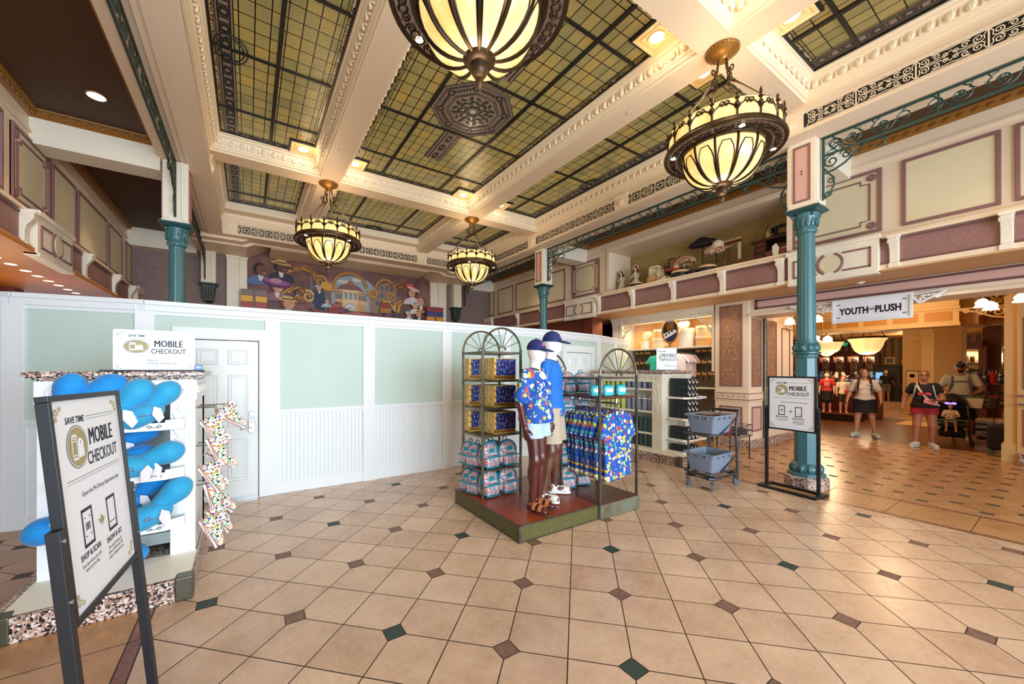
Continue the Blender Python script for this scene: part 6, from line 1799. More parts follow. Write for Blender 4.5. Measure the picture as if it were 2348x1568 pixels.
# mannequins
mt = T('mannequin', 'slim mannequin in a blue printed shirt, pale denim shorts, navy cap and sandals', 'mannequin', (2.545, 3.17, .164), .33, group='dressed mannequins on the display platform')
PW = dict(hipL=(.075, 0, .98), kneeL=(.082, -.02, .53), ankL=(.085, .015, .09), toeL=(.10, -.14, .03), hipR=(-.075, 0, .98), kneeR=(-.085, -.05, .53), ankR=(-.075, -.01, .09), toeR=(-.09, -.17, .03),
          shL=(.15, .01, 1.41), elL=(.205, .05, 1.12), wrL=(.235, -.02, .88), hdL=(.05, -.2, -1), shR=(-.15, .01, 1.41), elR=(-.215, .05, 1.12), wrR=(-.235, -.03, .88), hdR=(.02, -.2, -1))
J, V, tor, k = human(mt, 1.78, 'mannequin_brown', PW, fem=True, blank=True, face=False, shw=.9, h=.0085)
# the white head and neck piece
s = SDF(.03); s.ell(V(0, -.012, 1.648), tuple(V(.080, .098, .118)), k=.03); s.ell(V(0, -.05, 1.588), tuple(V(.056, .06, .06)), k=.04); s.cone(V(0, .012, 1.40), V(0, -.003, 1.58), .062*k, .055*k); s.cone(V(0, -.104, 1.655), V(0, -.112, 1.628), .008, .012, k=.02); s.ell(V(0, -.03, 1.38), tuple(V(.085, .085, .06)), k=.03)
organic('white_head', s, 'mannequin_white', mt, .008)
cap(mt, V, k, 'navy', 'cap_pink')
def hshirt(t, J, V, tor, k, hem, mat='hawaiian'):
    s = SDF(.04*k); tor(s, .014); s.cone(V(0, .0, 1.22), V(0, -.01, .97), .14*k, .185*k, k=.05)
    for sd in 'LR':
        a, b = J['sh'+sd], J['el'+sd]; s.cone(a, a.lerp(b, .80), .058*k, .076*k, k=.025)
    s.ell(V(0, -.03, 1.49), tuple(V(.07, .08, .07)), k=.01, sub=True)
    for q in range(6): s.ell(V(0, -.16+.008*q, 1.46-.03*q), tuple(V(.045-.006*q, .035, .025)), k=.004, sub=True)
    s.cut((0, 0, hem), (.04, 0, -1))
    o = organic('printed_shirt', s, mat, t, .009)
    mb = MB()
    for sx in (-1, 1): mb.prism([(sx*.012, 1.26*k), (sx*.07, 1.40*k), (sx*.085, 1.455*k), (sx*.045, 1.46*k), (sx*.02, 1.36*k)], (0, -.012, 0), 0, (0, -.145*k, 0), (1, 0, 0), (0, -.25 if False else 0.18, 1))
    mb.build('collar', mat, o)
    return o
hshirt(mt, J, V, tor, k, .935)
shorts(mt, J, V, k, 'denim_light', 1.05, .775, e=.02, flare=.035)
mb = MB()
for sd in 'LR':
    an, to = J['ank'+sd], J['toe'+sd]; d = (to-an); d.z = 0; d.normalize(); sdv = Vector((-d.y, d.x, 0)); c = to-d*.06
    mb2 = MB(); mb2.prism([(math.cos(q)*.046*(1+.15*math.cos(q)), math.sin(q)*.125) for q in np.linspace(0, 2*PI, 20, endpoint=False)], (0, 0, .018), 0, (c.x, c.y, .002), tuple(sdv), tuple(d)); mb2.build('sandal_sole', 'sole_brown', mt)
    for off, hh in ((.02, .052), (-.055, .062)):
        mb.raw([(c+d*(off+w_)+sdv*(.050*math.cos(q))+Vector((0, 0, .012+hh*math.sin(q)))) for w_ in (-.02, .02) for q in np.linspace(0, PI, 10)], [(i, i+1, 11+i, 10+i) for i in range(9)])
    mb.tube([an+d*.05+Vector((0, 0, -.01)), an+sdv*.044, an-d*.04, an-sdv*.044, an+d*.05+Vector((0, 0, -.01))], .006, 5)
mb.build('sandal_straps', 'sandal', mt, solid=.005)
mn = T('mannequin', 'taller mannequin in a plain blue tee, khaki shorts, navy cap and brown white sneakers', 'mannequin', (2.93, 3.36, .164), .62, group='dressed mannequins on the display platform')
PM = dict(hipL=(.09, 0, .96), kneeL=(.12, -.03, .52), ankL=(.15, .0, .09), toeL=(.19, -.14, .035), hipR=(-.09, 0, .96), kneeR=(-.12, -.03, .52), ankR=(-.15, .05, .09), toeR=(-.17, -.10, .035),
          elL=(.25, .06, 1.12), wrL=(.25, -.02, .87), elR=(-.25, .06, 1.12), wrR=(-.25, -.02, .87))
J, V, tor, k = human(mn, 1.90, 'mannequin_tan', PM, blank=True, face=False, h=.0085, shw=1.05)
s = SDF(.03); s.ell(V(0, -.012, 1.648), tuple(V(.080, .098, .118)), k=.03); s.ell(V(0, -.05, 1.588), tuple(V(.058, .062, .06)), k=.04); s.cone(V(0, .012, 1.40), V(0, -.003, 1.58), .064*k, .058*k); s.cone(V(0, -.104, 1.655), V(0, -.112, 1.628), .008, .012, k=.02)
organic('white_head', s, 'mannequin_white', mn, .009)
cap(mn, V, k, 'navy', 'cap_pink')
o = tee(mn, J, V, tor, k, 'tee_print', .95, .024, .80, name='blue_tee', sw=.025, h=.009)
mb = MB(); mb.ell(V(.075, -.145, 1.33), tuple(V(.030, .008, .032)), 12, 6); mb.ell(V(.077, -.152, 1.29), tuple(V(.034, .006, .016)), 10, 5); mb.build('chest_badge', 'print_orange', o)
shorts(mn, J, V, k, 'khaki', 1.05, .66, e=.024, flare=.03)
def sneakers(t, J, k, upper, trim, sole='sneaker_white', h=.008):
    for sd in 'LR':
        an, to = J['ank'+sd], J['toe'+sd]; d = Vector((to.x-an.x, to.y-an.y, 0)).normalized(); a = math.atan2(d.x, -d.y)
        S_ = bpy.data.objects.new('sneaker', None)
        X = Matrix.Translation((an.x, an.y, an.z-.085*k)) @ Matrix.Rotation(a, 4, 'Z')
        s = SDF(.03); s.cone((0, .02, .06), (0, .01, .10), .046, .046); s.cone((0, .02, .05), (0, -.14, .045), .045, .040); s.ell((0, -.13, .045), (.046, .065, .034)); s.ell((0, .015, .125), (.036, .04, .03), sub=True, k=.01); s.cut((0, 0, .02), (0, 0, -1))
        o = organic('sneaker', s, upper, t, h, X)
        s = SDF(.01); s.cone((0, .03, .016), (0, -.15, .016), .048, .048); s.ell((0, -.06, .018), (.05, .13, .02)); s.cut((0, 0, .001), (0, 0, -1)); s.cut((0, 0, .034), (0, 0, 1))
        organic('sole', s, sole, o, h, X)
        mb = MB(); mb.t = X
        for q in range(4): mb.tube([(-.03, -.05-.025*q, .075-.008*q), (0, -.05-.025*q, .088-.009*q), (.03, -.05-.025*q, .075-.008*q)], .006, 5)
        mb.build('laces', sole, o)
        mb = MB(); mb.t = X
        for sx in (-1, 1): mb.ell((sx*.034, -.075, .062), (.016, .055, .024), 8, 5); mb.ell((sx*.038, .035, .07), (.016, .04, .04), 8, 5)
        mb.ell((0, -.165, .045), (.044, .034, .032), 8, 5)
        mb.build('overlay', trim, o, smooth=PI)
sneakers(mn, J, k, 'sneaker_white', 'sneaker_brown')
# ------------------------------------------------------------------ shopping cart with two grey tubs
ct = T('shopping_cart', 'two tier dark metal cart frame on four swivel casters beside the display island', 'cart', (5.52, 2.9, 0))
a, b, c, d = -.32, -.20, .34, .19
mb = MB(); mb.tube([(a, b+.05, .165), (a+.05, b, .165), (c, b, .165), (c, d, .165), (a+.05, d, .165), (a, d-.05, .165)], .020, 8, True); mb.tube([(c-.1, b, .165), (c-.1, d, .165)], .014, 6); mb.tube([(a+.12, b, .165), (a+.12, d, .165)], .014, 6)
mb.build('base_frame', 'cart_frame', ct, smooth=1.0)
for y in (b, d):
    mb = MB(); mb.tube([(c-.0, y, .165), (c-.01, y, .5), (c-.05, y, .78), (c-.02, y, .92), (c+.03, y, 1.05)], .018, 8); mb.build('upright', 'cart_frame', ct, smooth=1.0)
    for z0, z1 in ((.24, .43), (.77, .96)):
        mb = MB(); mb.tube([(a+.05, y-.01*(1 if y < 0 else -1), z0), (c-.12, y, z0+.0), (c-.02, y, z1)] if False else [(a+.22, y+(.0), z0), (c-.03, y, z1)], .011, 6); mb.build('brace', 'cart_frame', ct, smooth=1.0)
mb = MB(); mb.tube([(c+.03, b, 1.05), (c+.03, d, 1.05)], .020, 8); mb.build('push_handle', 'black', ct, smooth=1.0)
for z in (.228, .755):
    mb = MB(); mb.tube([(c-.04, b, z), (a-.02, b, z), (a-.05, b+.03, z), (a-.05, d-.03, z), (a-.02, d, z), (c-.04, d, z)], .012, 6)
    for y in (-.1, .08): mb.tube([(a-.05, y, z), (c-.04, y, z)], .009, 6)
    mb.build('tub_rails', 'cart_frame', ct, smooth=1.0)
mb = MB(); mb.cyl((a+.08, d, .165), (a+.08, d, .76), .014, n=8); mb.build('rear_post', 'cart_frame', ct)
for x, y, rz in ((a+.02, b+.03, .4), (a+.02, d-.03, .1), (c-.02, b+.02, -.3), (c-.02, d-.02, .6)):
    X = Matrix.Translation((x, y, 0)) @ Matrix.Rotation(rz, 4, 'Z')
    mb = MB(); mb.t = X; mb.cyl((.02, -.014, .058), (.02, .014, .058), .058, n=18); w_ = mb.build('caster', 'rubber', ct, smooth=SM)
    mb = MB(); mb.t = X
    for s in (-1, 1): mb.prism([(-.02, .145), (.035, .145), (.034, .05), (.008, .05)], (0, s*.004, 0), 0, (0, s*.020, 0))
    mb.box(-.03, -.026, .138, .04, .026, .150); mb.cyl((.02, -.026, .058), (.02, .026, .058), .010, n=8); mb.build('fork', 'chrome', w_)
def tub(z, label, loc):
    t = T('plastic_tub', label, 'tub', loc, 0, group='grey tubs on the cart')
    H = .25; w0, d0, w1, d1 = .22, .165, .27, .215; e = .007
    mb = MB()
    def rr(w, dd, z, r=.04, n=5): return [(sx*(w-r)+r*math.cos(a0+k*PI/2/(n-1)), sy*(dd-r)+r*math.sin(a0+k*PI/2/(n-1)), z) for sx, sy, a0 in ((1, 1, 0), (-1, 1, PI/2), (-1, -1, PI), (1, -1, 3*PI/2)) for k in range(n)]
    R = [rr(w0, d0, 0), rr(w1-.015, d1-.015, H-.03), rr(w1-.012, d1-.012, H-.02), rr(w1+.012, d1+.012, H-.02), rr(w1+.014, d1+.014, H), rr(w1-.018, d1-.018, H), rr(w0-e, d0-e, e)]
    n = len(R[0]); vs = [p for r in R for p in r]
    fs = [(i*n+k, i*n+(k+1) % n, (i+1)*n+(k+1) % n, (i+1)*n+k) for i in range(len(R)-1) for k in range(n)]
    fs += [tuple(range(n-1, -1, -1)), tuple((len(R)-1)*n+k for k in range(n))]
    mb.raw(vs, fs)
    for k in range(3): mb.box(-.16+.14*k, -d1-.012, H-.055, -.15+.14*k, -d1+.01, H-.02)
    for k in range(3): mb.box(-w1-.012, -.12+.11*k, H-.055, -w1+.01, -.11+.11*k, H-.02)
    mb.build('tub_shell', 'cart_grey', t, smooth=.9); return t
tub(.76, 'grey plastic tub on the top tier of the cart', (5.46, 2.88, .768))
tub(.24, 'grey plastic tub on the bottom tier of the cart', (5.45, 2.89, .242))
t = T('carton', 'brown carton lying inside the upper grey tub', 'box', (5.50, 2.93, .778)); MB().box(-.12, -.10, 0, .14, .10, .235).build('carton_body', 'sole_brown', t, bevel=.003); MB().box(-.12, -.012, .2352, .14, .012, .236).build('tape', 'hatbox_tan', t)

# ------------------------------------------------------------------ right counter: tumblers and mug boxes
bx0, by0 = 6.20, 4.12
rt = T('display_counter', 'cream carved display counter with granite base holding tumblers and mug boxes', 'display counter', (bx0, by0, 0))
X = Matrix.Translation((-bx0, -by0, 0))
mb = MB(); mb.t = X; mb.box(6.06, 3.69, 0, 7.2, 5.75, .155); mb.build('granite_base', 'granite', rt, bevel=.006)
mb = MB(); mb.t = X; mb.box(6.052, 3.682, 0, 6.14, 3.77, .165); mb.build('corner_guard', 'guard_metal', rt, bevel=.01)
mb = MB(); mb.t = X; mb.taper(.155, .19, (6.07, 3.70, 7.19, 5.74), (6.18, 4.0, 7.1, 5.70)); mb.build('deck', 'counter_cream', rt)
mb = MB(); mb.t = X; mb.box(6.20, 4.12, .185, 6.42, 4.32, 1.56); mb.box(6.95, 4.12, .185, 7.1, 4.3, 1.56); mb.box(6.5, 4.3, .185, 7.1, 5.62, 1.56); mb.box(6.2, 5.55, .185, 6.6, 5.7, 1.56)
mb.box(6.2, 4.12, 1.42, 7.1, 5.70, 1.56); mb.build('carcass', 'counter_cream', rt, bevel=.003)
mb = MB(); mb.t = X; mb.box(6.19, 4.11, 1.415, 7.11, 5.71, 1.56); kiosk_band(mb, 6.20, 7.10, 4.11, 1.44, 1.535)
for s in range(12): mb.tube([(6.183, 4.18+s*.13+b_, 1.487+a_) for a_, b_ in spiral((0, 0), .042, .01, -PI/2, 1.4, 12)], .0075, 5)
garl = MB(); garland(garl, 0, 0, .85, 1.38)
mb.t = X @ Matrix.Translation((6.2, 4.22, 0)) @ Matrix.Rotation(-PI/2, 4, 'Z'); mb.raw(garl.v, garl.f)
mb.build('carved_frieze', 'counter_cream', rt, smooth=1.0)
mb = MB(); mb.t = X
for e, a_, b_ in ((.0, 1.558, 1.572), (.018, 1.572, 1.584), (.04, 1.584, 1.594), (.056, 1.594, 1.620), (.048, 1.620, 1.627)): mb.box(6.2-e, 4.12-e, a_, 7.1+e, 5.7+e, b_)
mb.build('granite_top', 'granite', rt, bevel=.004)
for z in (1.29, .875, .475, .20):
    mb = MB(); mb.t = X; mb.box(6.215, 4.32, z-.035, 6.52, 5.55, z); mb.build('side_shelf', 'counter_cream', rt, bevel=.003)
for z in (1.16, .785, .415, .20):
    mb = MB(); mb.t = X; mb.prism([(6.42, 4.2), (6.32, 4.12), (6.32, 3.80), (6.40, 3.72), (6.95, 3.72), (6.97, 3.76), (6.97, 4.2)], (0, 0, .035), 0, (0, 0, z-.035), (1, 0, 0), (0, 1, 0)); mb.build('front_shelf', 'counter_cream', rt, bevel=.003)
mb = MB(); mb.t = X; text(mb, 'STARBUCKS', .034, (6.68, 3.7195, 1.131), (1, 0, 0), (0, 0, 1), .9, bold=.02, m=1)
mb.raw([(6.56, 3.7195, 1.118), (6.80, 3.7195, 1.118), (6.80, 3.7195, 1.166), (6.56, 3.7195, 1.166)], [(0, 1, 2, 3)], 0); mb.build('shelf_label', ['sign_white', 'ink'], rt)
cs = counter_sign('white mobile checkout sign standing on the right counter in front of the tees', (6.62, 4.3, 1.627), -.75, .36, .42)
def tumbler(mat, lid, r, hh):
    t = T('tumbler', 'x', 'tumbler', (0, 0, 0))
    MB().lathe([(r*.72, 0), (r*.75, .004), (r*.98, hh*.92), (r, hh*.94), (r, hh)], 16).build('cup', mat, t, smooth=SM)
    MB().lathe([(r*1.04, hh), (r*1.04, hh+.012), (r*.8, hh+.018), (0, hh+.018)], 16).build('lid', lid, t, smooth=SM)
    if lid != 'tumbler_dark': MB().cyl((r*.2, 0, hh*.3), (r*.32, .004, hh+.10), .004, n=6).build('straw', 'straw', t)
    return t
KIND = {'lime': tumbler('tumbler_lime', 'tumbler_lime', .05, .20), 'glitter': tumbler('tumbler_glitter', 'straw', .05, .215), 'dark': tumbler('tumbler_dark', 'tumbler_dark', .042, .25), 'slate': tumbler('tumbler_slate', 'tumbler_dark', .042, .22)}
for zi, (z, kd, n) in enumerate(((1.291, None, 10), (.876, None, 10), (.476, 'dark', 12), (.201, 'slate', 12))):
    for i in range(n):
        y = 4.40+i*1.12/(n-1); kk = kd or ('glitter' if i < 5 else 'lime'); nm = ('top', 'second', 'third', 'bottom')[zi]
        lb = {'lime': 'lime green tumbler with straw on the %s shelf of the right counter side', 'glitter': 'silver glitter tumbler with straw on the %s shelf of the right counter side', 'dark': 'dark teal tumbler on the %s shelf of the right counter side', 'slate': 'slate green tumbler on the %s shelf of the right counter side'}[kk] % nm
        gp = '%s tumblers on the %s shelf' % (kk, nm); pos = (6.29+.012*math.sin(i*5), y, z); s = KIND[kk]
        if s['label'] == 'x': s['label'] = lb; s['group'] = gp; s.location = pos
        else: dup(s, pos, i*.7, lb, gp)
def mugbox():
    t = T('mug_box', 'x', 'mug box', (0, 0, 0))
    MB().box(-.054, -.054, 0, .054, .054, .108).build('carton', 'mugbox', t, bevel=.0015)
    mb = MB(); y = -.0548
    for k in range(4): mb.raw([(-.04, y, .088-k*.012), (-.04+.03-.004*(k % 2), y, .088-k*.012), (-.04+.03-.004*(k % 2), y, .094-k*.012), (-.04, y, .094-k*.012)], [(0, 1, 2, 3)], 0)
    P = [(.0, .018), (.026, .018), (.028, .06), (-.002, .06)]; mb.raw([(a_, y, b_) for a_, b_ in P], [(0, 1, 2, 3)], 1)
    mb.tube([(.028+.011*math.cos(q), y, .04+.014*math.sin(q)) for q in np.linspace(-PI/2, PI/2, 7)], .0028, 4, m=1)
    mb.build('print', ['tag_white', 'mug_white'], t); return t
mbx = mugbox(); first = True
for zi, (z, rows) in enumerate(((1.161, 3), (.786, 3), (.416, 2), (.201, 1))):
    nm = ('top', 'second', 'third', 'bottom')[zi]
    for r in range(rows):
        for i in range(3):
            for j in range(3 if i == 0 else 1):
                pos = (6.43+i*.112+.003*r, 3.80+j*.112, z+r*.1085)
                lb = 'black mug gift box in the block on the %s front shelf of the right counter' % nm
                if first: mbx.location = pos; mbx['label'] = lb; mbx['group'] = 'mug boxes on the %s front shelf' % nm; first = False
                else: dup(mbx, pos, 0, lb, 'mug boxes on the %s front shelf' % nm)
# wire basket trolley behind the cart
t = T('wire_basket', 'black wire shopping basket trolley behind the grey tubs', 'basket', (7.55, 3.55, 0))
mb = MB()
for z in (.42, .52, .62): mb.tube([(-.28, -.2, z), (.28, -.2, z), (.28, .2, z), (-.28, .2, z)], .007, 4, True)
for k in range(9):
    for y in (-.2, .2): mb.cyl((-.28+.07*k, y, .42), (-.28+.07*k, y, .62), .004, n=4)
for k in range(6):
    for x in (-.28, .28): mb.cyl((x, -.2+.08*k, .42), (x, -.2+.08*k, .62), .004, n=4)
    mb.cyl((-.28, -.2+.08*k, .42), (.28, -.2+.08*k, .42), .004, n=4)
mb.build('basket_wires', 'black', t)
for x in (-.24, .24):
    for y in (-.17, .17): mb = MB(); mb.cyl((x, y, .0), (x, y, .42), .011, n=6); mb.build('leg', 'black', t)
for i in range(4):
    q = T('folded_bag', 'small dark folded bag lying in the black wire basket', 'bag', (7.37+.12*i, 3.55+.05*(-1)**i, .425), .3*i, group='bags in the wire basket'); MB().box(-.05, -.09, 0, .05, .09, .12).build('bag_body', ('merch_red', 'wicker', 'merch_grey', 'wicker')[i], q, bevel=.02); MB().tube([(-.03, 0, .12), (0, 0, .15), (.03, 0, .12)], .005, 5).build('handle', 'black', q)

# ------------------------------------------------------------------ lit shelf alcove
AX, AY0, AY1 = 8.75, 4.50, 7.08
al = T('wall_alcove', 'cream shop alcove with lit arched shelf and carved cornice', 'wall', kind='structure')
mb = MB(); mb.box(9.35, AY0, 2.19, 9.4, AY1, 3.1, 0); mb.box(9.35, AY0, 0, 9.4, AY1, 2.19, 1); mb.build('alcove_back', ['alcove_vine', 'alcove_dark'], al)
mb = MB(); mb.box(AX, AY1, 0, 9.4, AY1+.3, 3.1); mb.box(AX, AY0-.05, 0, 9.4, AY0, 3.1); mb.box(AX-.03, AY1-.06, 1.6, AX+.03, AY1+.02, 3.0); mb.box(AX-.03, AY0, 1.6, AX+.03, AY0+.06, 3.0)
mb.box(AX-.02, AY0, 2.86, AX+.12, AY1+.3, 3.10); mb.box(AX-.07, AY0, 3.02, AX+.12, AY1+.3, 3.06); mb.box(AX-.05, AY0, 2.98, AX+.12, AY1+.3, 3.02); mb.box(AX-.10, AY0, 3.06, AX+.12, AY1+.32, 3.1)
mb.build('surround', 'cream_white', al, bevel=.004)
mb = MB()
for k in range(12): 
    y = AY0+.12+k*.205; mb.tube([(AX-.028, y+a_, 2.93+b_) for a_, b_ in spiral((0, 0), .035, .008, 0, 1.3, 10)], .006, 4); mb.ell((AX-.025, y+.1, 2.93), (.01, .03, .02), 6, 4)
for yy, sg in ((AY1-.05, -1), (AY0+.05, 1)):
    W = lambda p: [(AX, yy+sg*a_, 2.86-b_) for a_, b_ in p]
    mb.tube(W(spiral((.11, .12), .095, .015, 0, 1.5, 16)), .016, 5); mb.tube(W(spiral((.26, .07), .06, .012, PI, 1.3, 12)), .014, 5); mb.tube(W(spiral((.06, .30), .06, .012, -1, 1.3, 12)), .014, 5)
    mb.tube(W([(.0, .45), (.03, .36), (.10, .24), (.22, .15), (.36, .03), (.40, .0)]), .018, 5)
mb.build('fretwork', 'lace_cream', al, smooth=1.0)
mb = MB(); mb.box(AX-.02, AY0, 2.165, 9.35, AY1, 2.195); mb.build('lit_shelf', 'cream_white', al, bevel=.003)
for z, a_, b_ in ((1.22, AY0, 5.3), (1.22, 6.4, AY1)): MB().box(AX+.15, a_, z-.03, 9.35, b_, z).build('low_shelf', 'cream_white', al)
lamp('AREA', (8.85, 5.75, 2.15), 9, WARM, (0, .3, 0), .1, 2.2, name='alcove_light')  # lamp added under the shelf to brighten the headband racks
lamp('AREA', (8.98, 5.75, 2.84), 26, WARM, (0, .25, 0), .2, 2.2, name='alcove_light')
def hatbox(x, y, z, r, h, mat, label, lid='hatbox_cream', lie=False):
    t = T('hat_box', label, 'hat box', (x, y, z), 0, group='round hat boxes on the lit alcove shelf', rot=(0, PI/2, 0) if lie else None)
    MB().lathe([(r, 0), (r, h*.75)], 24).build('drum', mat, t, smooth=SM); MB().lathe([(r*1.03, h*.75), (r*1.03, h-.008), (r*1.0, h), (0, h)], 24).build('lid', lid, t, smooth=SM); return t
hatbox(9.08, 6.52, 2.196, .12, .22, 'hatbox_white', 'small round hat box at the left of the alcove shelf')
hatbox(9.02, 6.46, 2.56, .115, .10, 'hatbox_cream', 'pale round lid propped on edge above the small hat box', lie=True)
hatbox(9.12, 6.10, 2.196, .19, .26, 'hatbox_cream', 'wide round hat box left of the oval sign')
hatbox(9.12, 6.12, 2.457, .15, .24, 'hatbox_tan', 'tan hat box stacked on the wide hat box')
hatbox(9.10, 5.36, 2.196, .18, .46, 'hatbox_white', 'tall white hat box right of the oval sign')
hatbox(9.02, 5.42, 2.79, .13, .10, 'hatbox_cream', 'round lid standing on edge on the tall hat box', lie=True)
hatbox(9.14, 4.95, 2.196, .19, .24, 'hatbox_tan', 'tan hat box at the right end of the alcove shelf')
hatbox(9.14, 4.95, 2.437, .18, .25, 'hatbox_cream', 'cream hat box stacked on the tan one at the right end')
t = T('oval_sign', 'gilt framed oval display sign on a stand in the lit alcove', 'sign', (8.92, 5.70, 2.196), -.08)
mb = MB(); O = lambda kx, kz, x: [(x, kx*math.cos(q), .42+kz*math.sin(q)) for q in np.linspace(0, 2*PI, 36, endpoint=False)]
mb.tube(O(.225, .29, 0), .022, 8, True); mb.build('gilt_frame', 'gold', t, smooth=1.0)
mb = MB()
def face(P, x, m): mb.raw([(x, p[1], p[2]) for p in P][::-1], [tuple(range(len(P)))], m)
face(O(.22, .285, 0), .0, 0)
def pl(p, m, e): mb.raw([(-.002-e, a_, .42+b_) for a_, b_ in p], [tuple(range(len(p)))], m)
pl([(.10, .24), (-.13, .2), (-.19, .02), (.19, -.05), (.21, .05)], 1, .0005); pl([(.09, .14), (-.10, .20), (-.12, .06), (.07, .0)], 2, .001); pl([(.2, -.06), (-.16, .05), (-.2, -.04), (.15, -.20)], 3, .0015)
for k in range(4): pl([(.13-.085*k, -.13+.045*k), (.08-.085*k, -.10+.045*k), (.09-.085*k, -.05+.045*k), (.14-.085*k, -.08+.045*k)], 0, .002)
mb.build('display_face', ['navy', 'hair_dark', 'gold', 'sign_white'], t)
mb = MB(); mb.lathe([(.16, 0), (.15, .02), (.03, .04), (.02, .14)], 16); mb.build('pedestal', 'gold', t, smooth=SM)
def ears(loc, label, first=[None]):
    if first[0] is None:
        t = T('headband', label, 'headband', loc, group='sequin headbands on the alcove wall')
        mb = MB()
        mb.tube([(0, .085*math.cos(q), .0+.10*math.sin(q)) for q in np.linspace(-.6, PI+.6, 16)], .010, 5); mb.build('band', 'ear_black', t, smooth=1.0)
        for s in (-1, 1): MB().ell((0, s*.085, .12), (.022, .062, .062), 14, 8).build('puff', 'ears_mix', t, smooth=PI)
        mb = MB(); mb.ell((-.02, 0, .115), (.025, .035, .03), 8, 6)
        for s in (-1, 1): mb.ell((-.02, s*.05, .12), (.02, .04, .032), 8, 6)
        mb.build('bow', 'ear_gold', t, smooth=PI); first[0] = t; return t
    return dup(first[0], loc, 0, label)
n_ = 0
for side, ys in (('left', (6.85, 6.68, 6.5)), ('right', (5.1, 4.93, 4.76))):
    for r, z in enumerate((1.98, 1.70, 1.42)):
        for q, y in enumerate(ys):
            ears((9.22-.03*q, y, z), 'dark headband with gold bow on the %s rack row %s, %s in its row' % (side, ('one', 'two', 'three')[r], ('first', 'middle', 'last')[q]))
def hung_tee(mat, loc, label, rz):
    t = T('hanging_tee', label, 'shirt', loc, rz, group='tees hanging in the alcove')
    s = SDF(.02); s.cone((0, 0, -.06), (-.17, 0, -.11), .026, .02); s.cone((0, 0, -.06), (.17, 0, -.11), .026, .02); s.rbox((0, 0, -.36), (.40, .04, .54), .018)
    for sx in (-1, 1): s.cone((sx*.17, 0, -.11), (sx*.27, 0, -.26), .035, .035)
    s.ell((0, -.02, -.03), (.06, .05, .04), sub=True, k=.01); organic('cloth', s, mat, t, .014)
    MB().tube([(-.15, 0, -.08), (0, 0, -.03), (.15, 0, -.08)], .005, 4).build('hanger', 'steel', t); return t
hung_tee('tee_teal', (9.0, 6.10, 2.07), 'teal green tee hanging left of the small counter sign in the alcove', -1.2)
for i, (m_, l) in enumerate((('tee_white', 'white tee hanging right of the counter sign, front of its rail'), ('tee_pink', 'pale pink tee second on the alcove rail'), ('tee_white', 'white tee third on the alcove rail'), ('tee_pink', 'lilac tee at the back of the alcove rail'))):
    o = hung_tee(m_, (8.93+.07*i, 5.52-.05*i, 2.09), l, -1.2)
mb = MB(); mb.cyl((8.85, 5.56, 2.11), (9.35, 5.30, 2.11), .01, n=6); mb.cyl((8.9, 6.12, 2.09), (9.35, 6.12, 2.09), .01, n=6)
mb.build('rails', 'bronze_dark', al)

# ------------------------------------------------------------------ store front piers, lintel and sign
pr_ = T('wall_pier', 'cream pier with mauve filigree panels beside the store opening', 'wall', kind='structure')
px0, py0, py1 = 8.68, 3.78, 4.46
mb = MB(); mb.box(px0, py0, .17, 10.9, py1, 3.1); mb.box(px0-.03, py0-.03, .98, 10.9, py1+.01, 1.02); mb.box(px0-.03, py0-.03, 1.13, 10.9, py1+.01, 1.16); mb.box(px0-.02, py0-.02, 1.02, 10.9, py1, 1.13)
mb.build('pier_body', 'cream', pr_, bevel=.004)
mb = MB(); mb.box(px0-.04, py0-.04, 0, 10.9, py1+.02, .17); mb.build('granite_foot', 'granite', pr_, bevel=.004)
mb = MB(); mb.box(px0-.032, py0-.032, 1.0, 10.9, py1+.005, 1.018); mb.box(px0-.032, py0-.032, 1.135, 10.9, py1+.005, 1.15)
def frame_x(mb, x, y0, y1, z0, z1, t=.03, d=.014, m=0):
    for a_, b_, c_, d_ in ((y0, y1, z0, z0+t), (y0, y1, z1-t, z1), (y0, y0+t, z0+t, z1-t), (y1-t, y1, z0+t, z1-t)): mb.box(x-d, a_, c_, x, b_, d_, m)
def frame_y(mb, y, x0, x1, z0, z1, t=.03, d=.014, m=0):
    for a_, b_, c_, d_ in ((x0, x1, z0, z0+t), (x0, x1, z1-t, z1), (x0, x0+t, z0+t, z1-t), (x1-t, x1, z0+t, z1-t)): mb.box(a_, y-d, c_, b_, y, d_, m)
frame_x(mb, px0, py0+.12, py1-.1, 1.28, 3.02); frame_x(mb, px0, py0+.12, py1-.1, .34, .86)
frame_y(mb, py0, px0+.12, px0+.55, 1.28, 2.72); frame_y(mb, py0, px0+.12, px0+.55, .34, .86); frame_y(mb, py0, px0+.8, px0+1.3, 1.28, 2.72); frame_y(mb, py0, px0+.8, px0+1.3, .34, .86); frame_y(mb, py0, 10.25, 10.7, .34, 2.6)
mb.build('mauve_mouldings', 'mauve', pr_)
mb = MB(); mb.box(px0-.004, py0+.14, 1.30, px0, py1-.12, 3.0); mb.box(px0+.14, py0-.004, 1.3, px0+.53, py0, 2.7); mb.box(px0+.82, py0-.004, 1.3, px0+1.28, py0, 2.7); mb.build('filigree_panels', 'pier_panel', pr_)
mb = MB(); mb.box(px0-.004, py0+.14, .36, px0, py1-.12, .84); mb.box(px0+.14, py0-.004, .36, px0+.53, py0, .84); mb.box(px0+.82, py0-.004, .36, px0+1.28, py0, .84); mb.build('pink_panels', 'pink', pr_)
mb = MB()
for k in range(6): mb.tube([(px0-.024, py0+.06+k*.11+a_, 1.075+b_) for a_, b_ in spiral((0, 0), .036, .008, k % 2*PI, 1.2, 10)], .008, 4)
mb.build('scroll_band', 'pink', pr_, smooth=1.0)
MB().cyl((px0+.66, py0-.03, 0), (px0+.66, py0-.03, 2.75), .045, n=12).build('corner_guard_pole', 'frame_metal', pr_, smooth=SM)
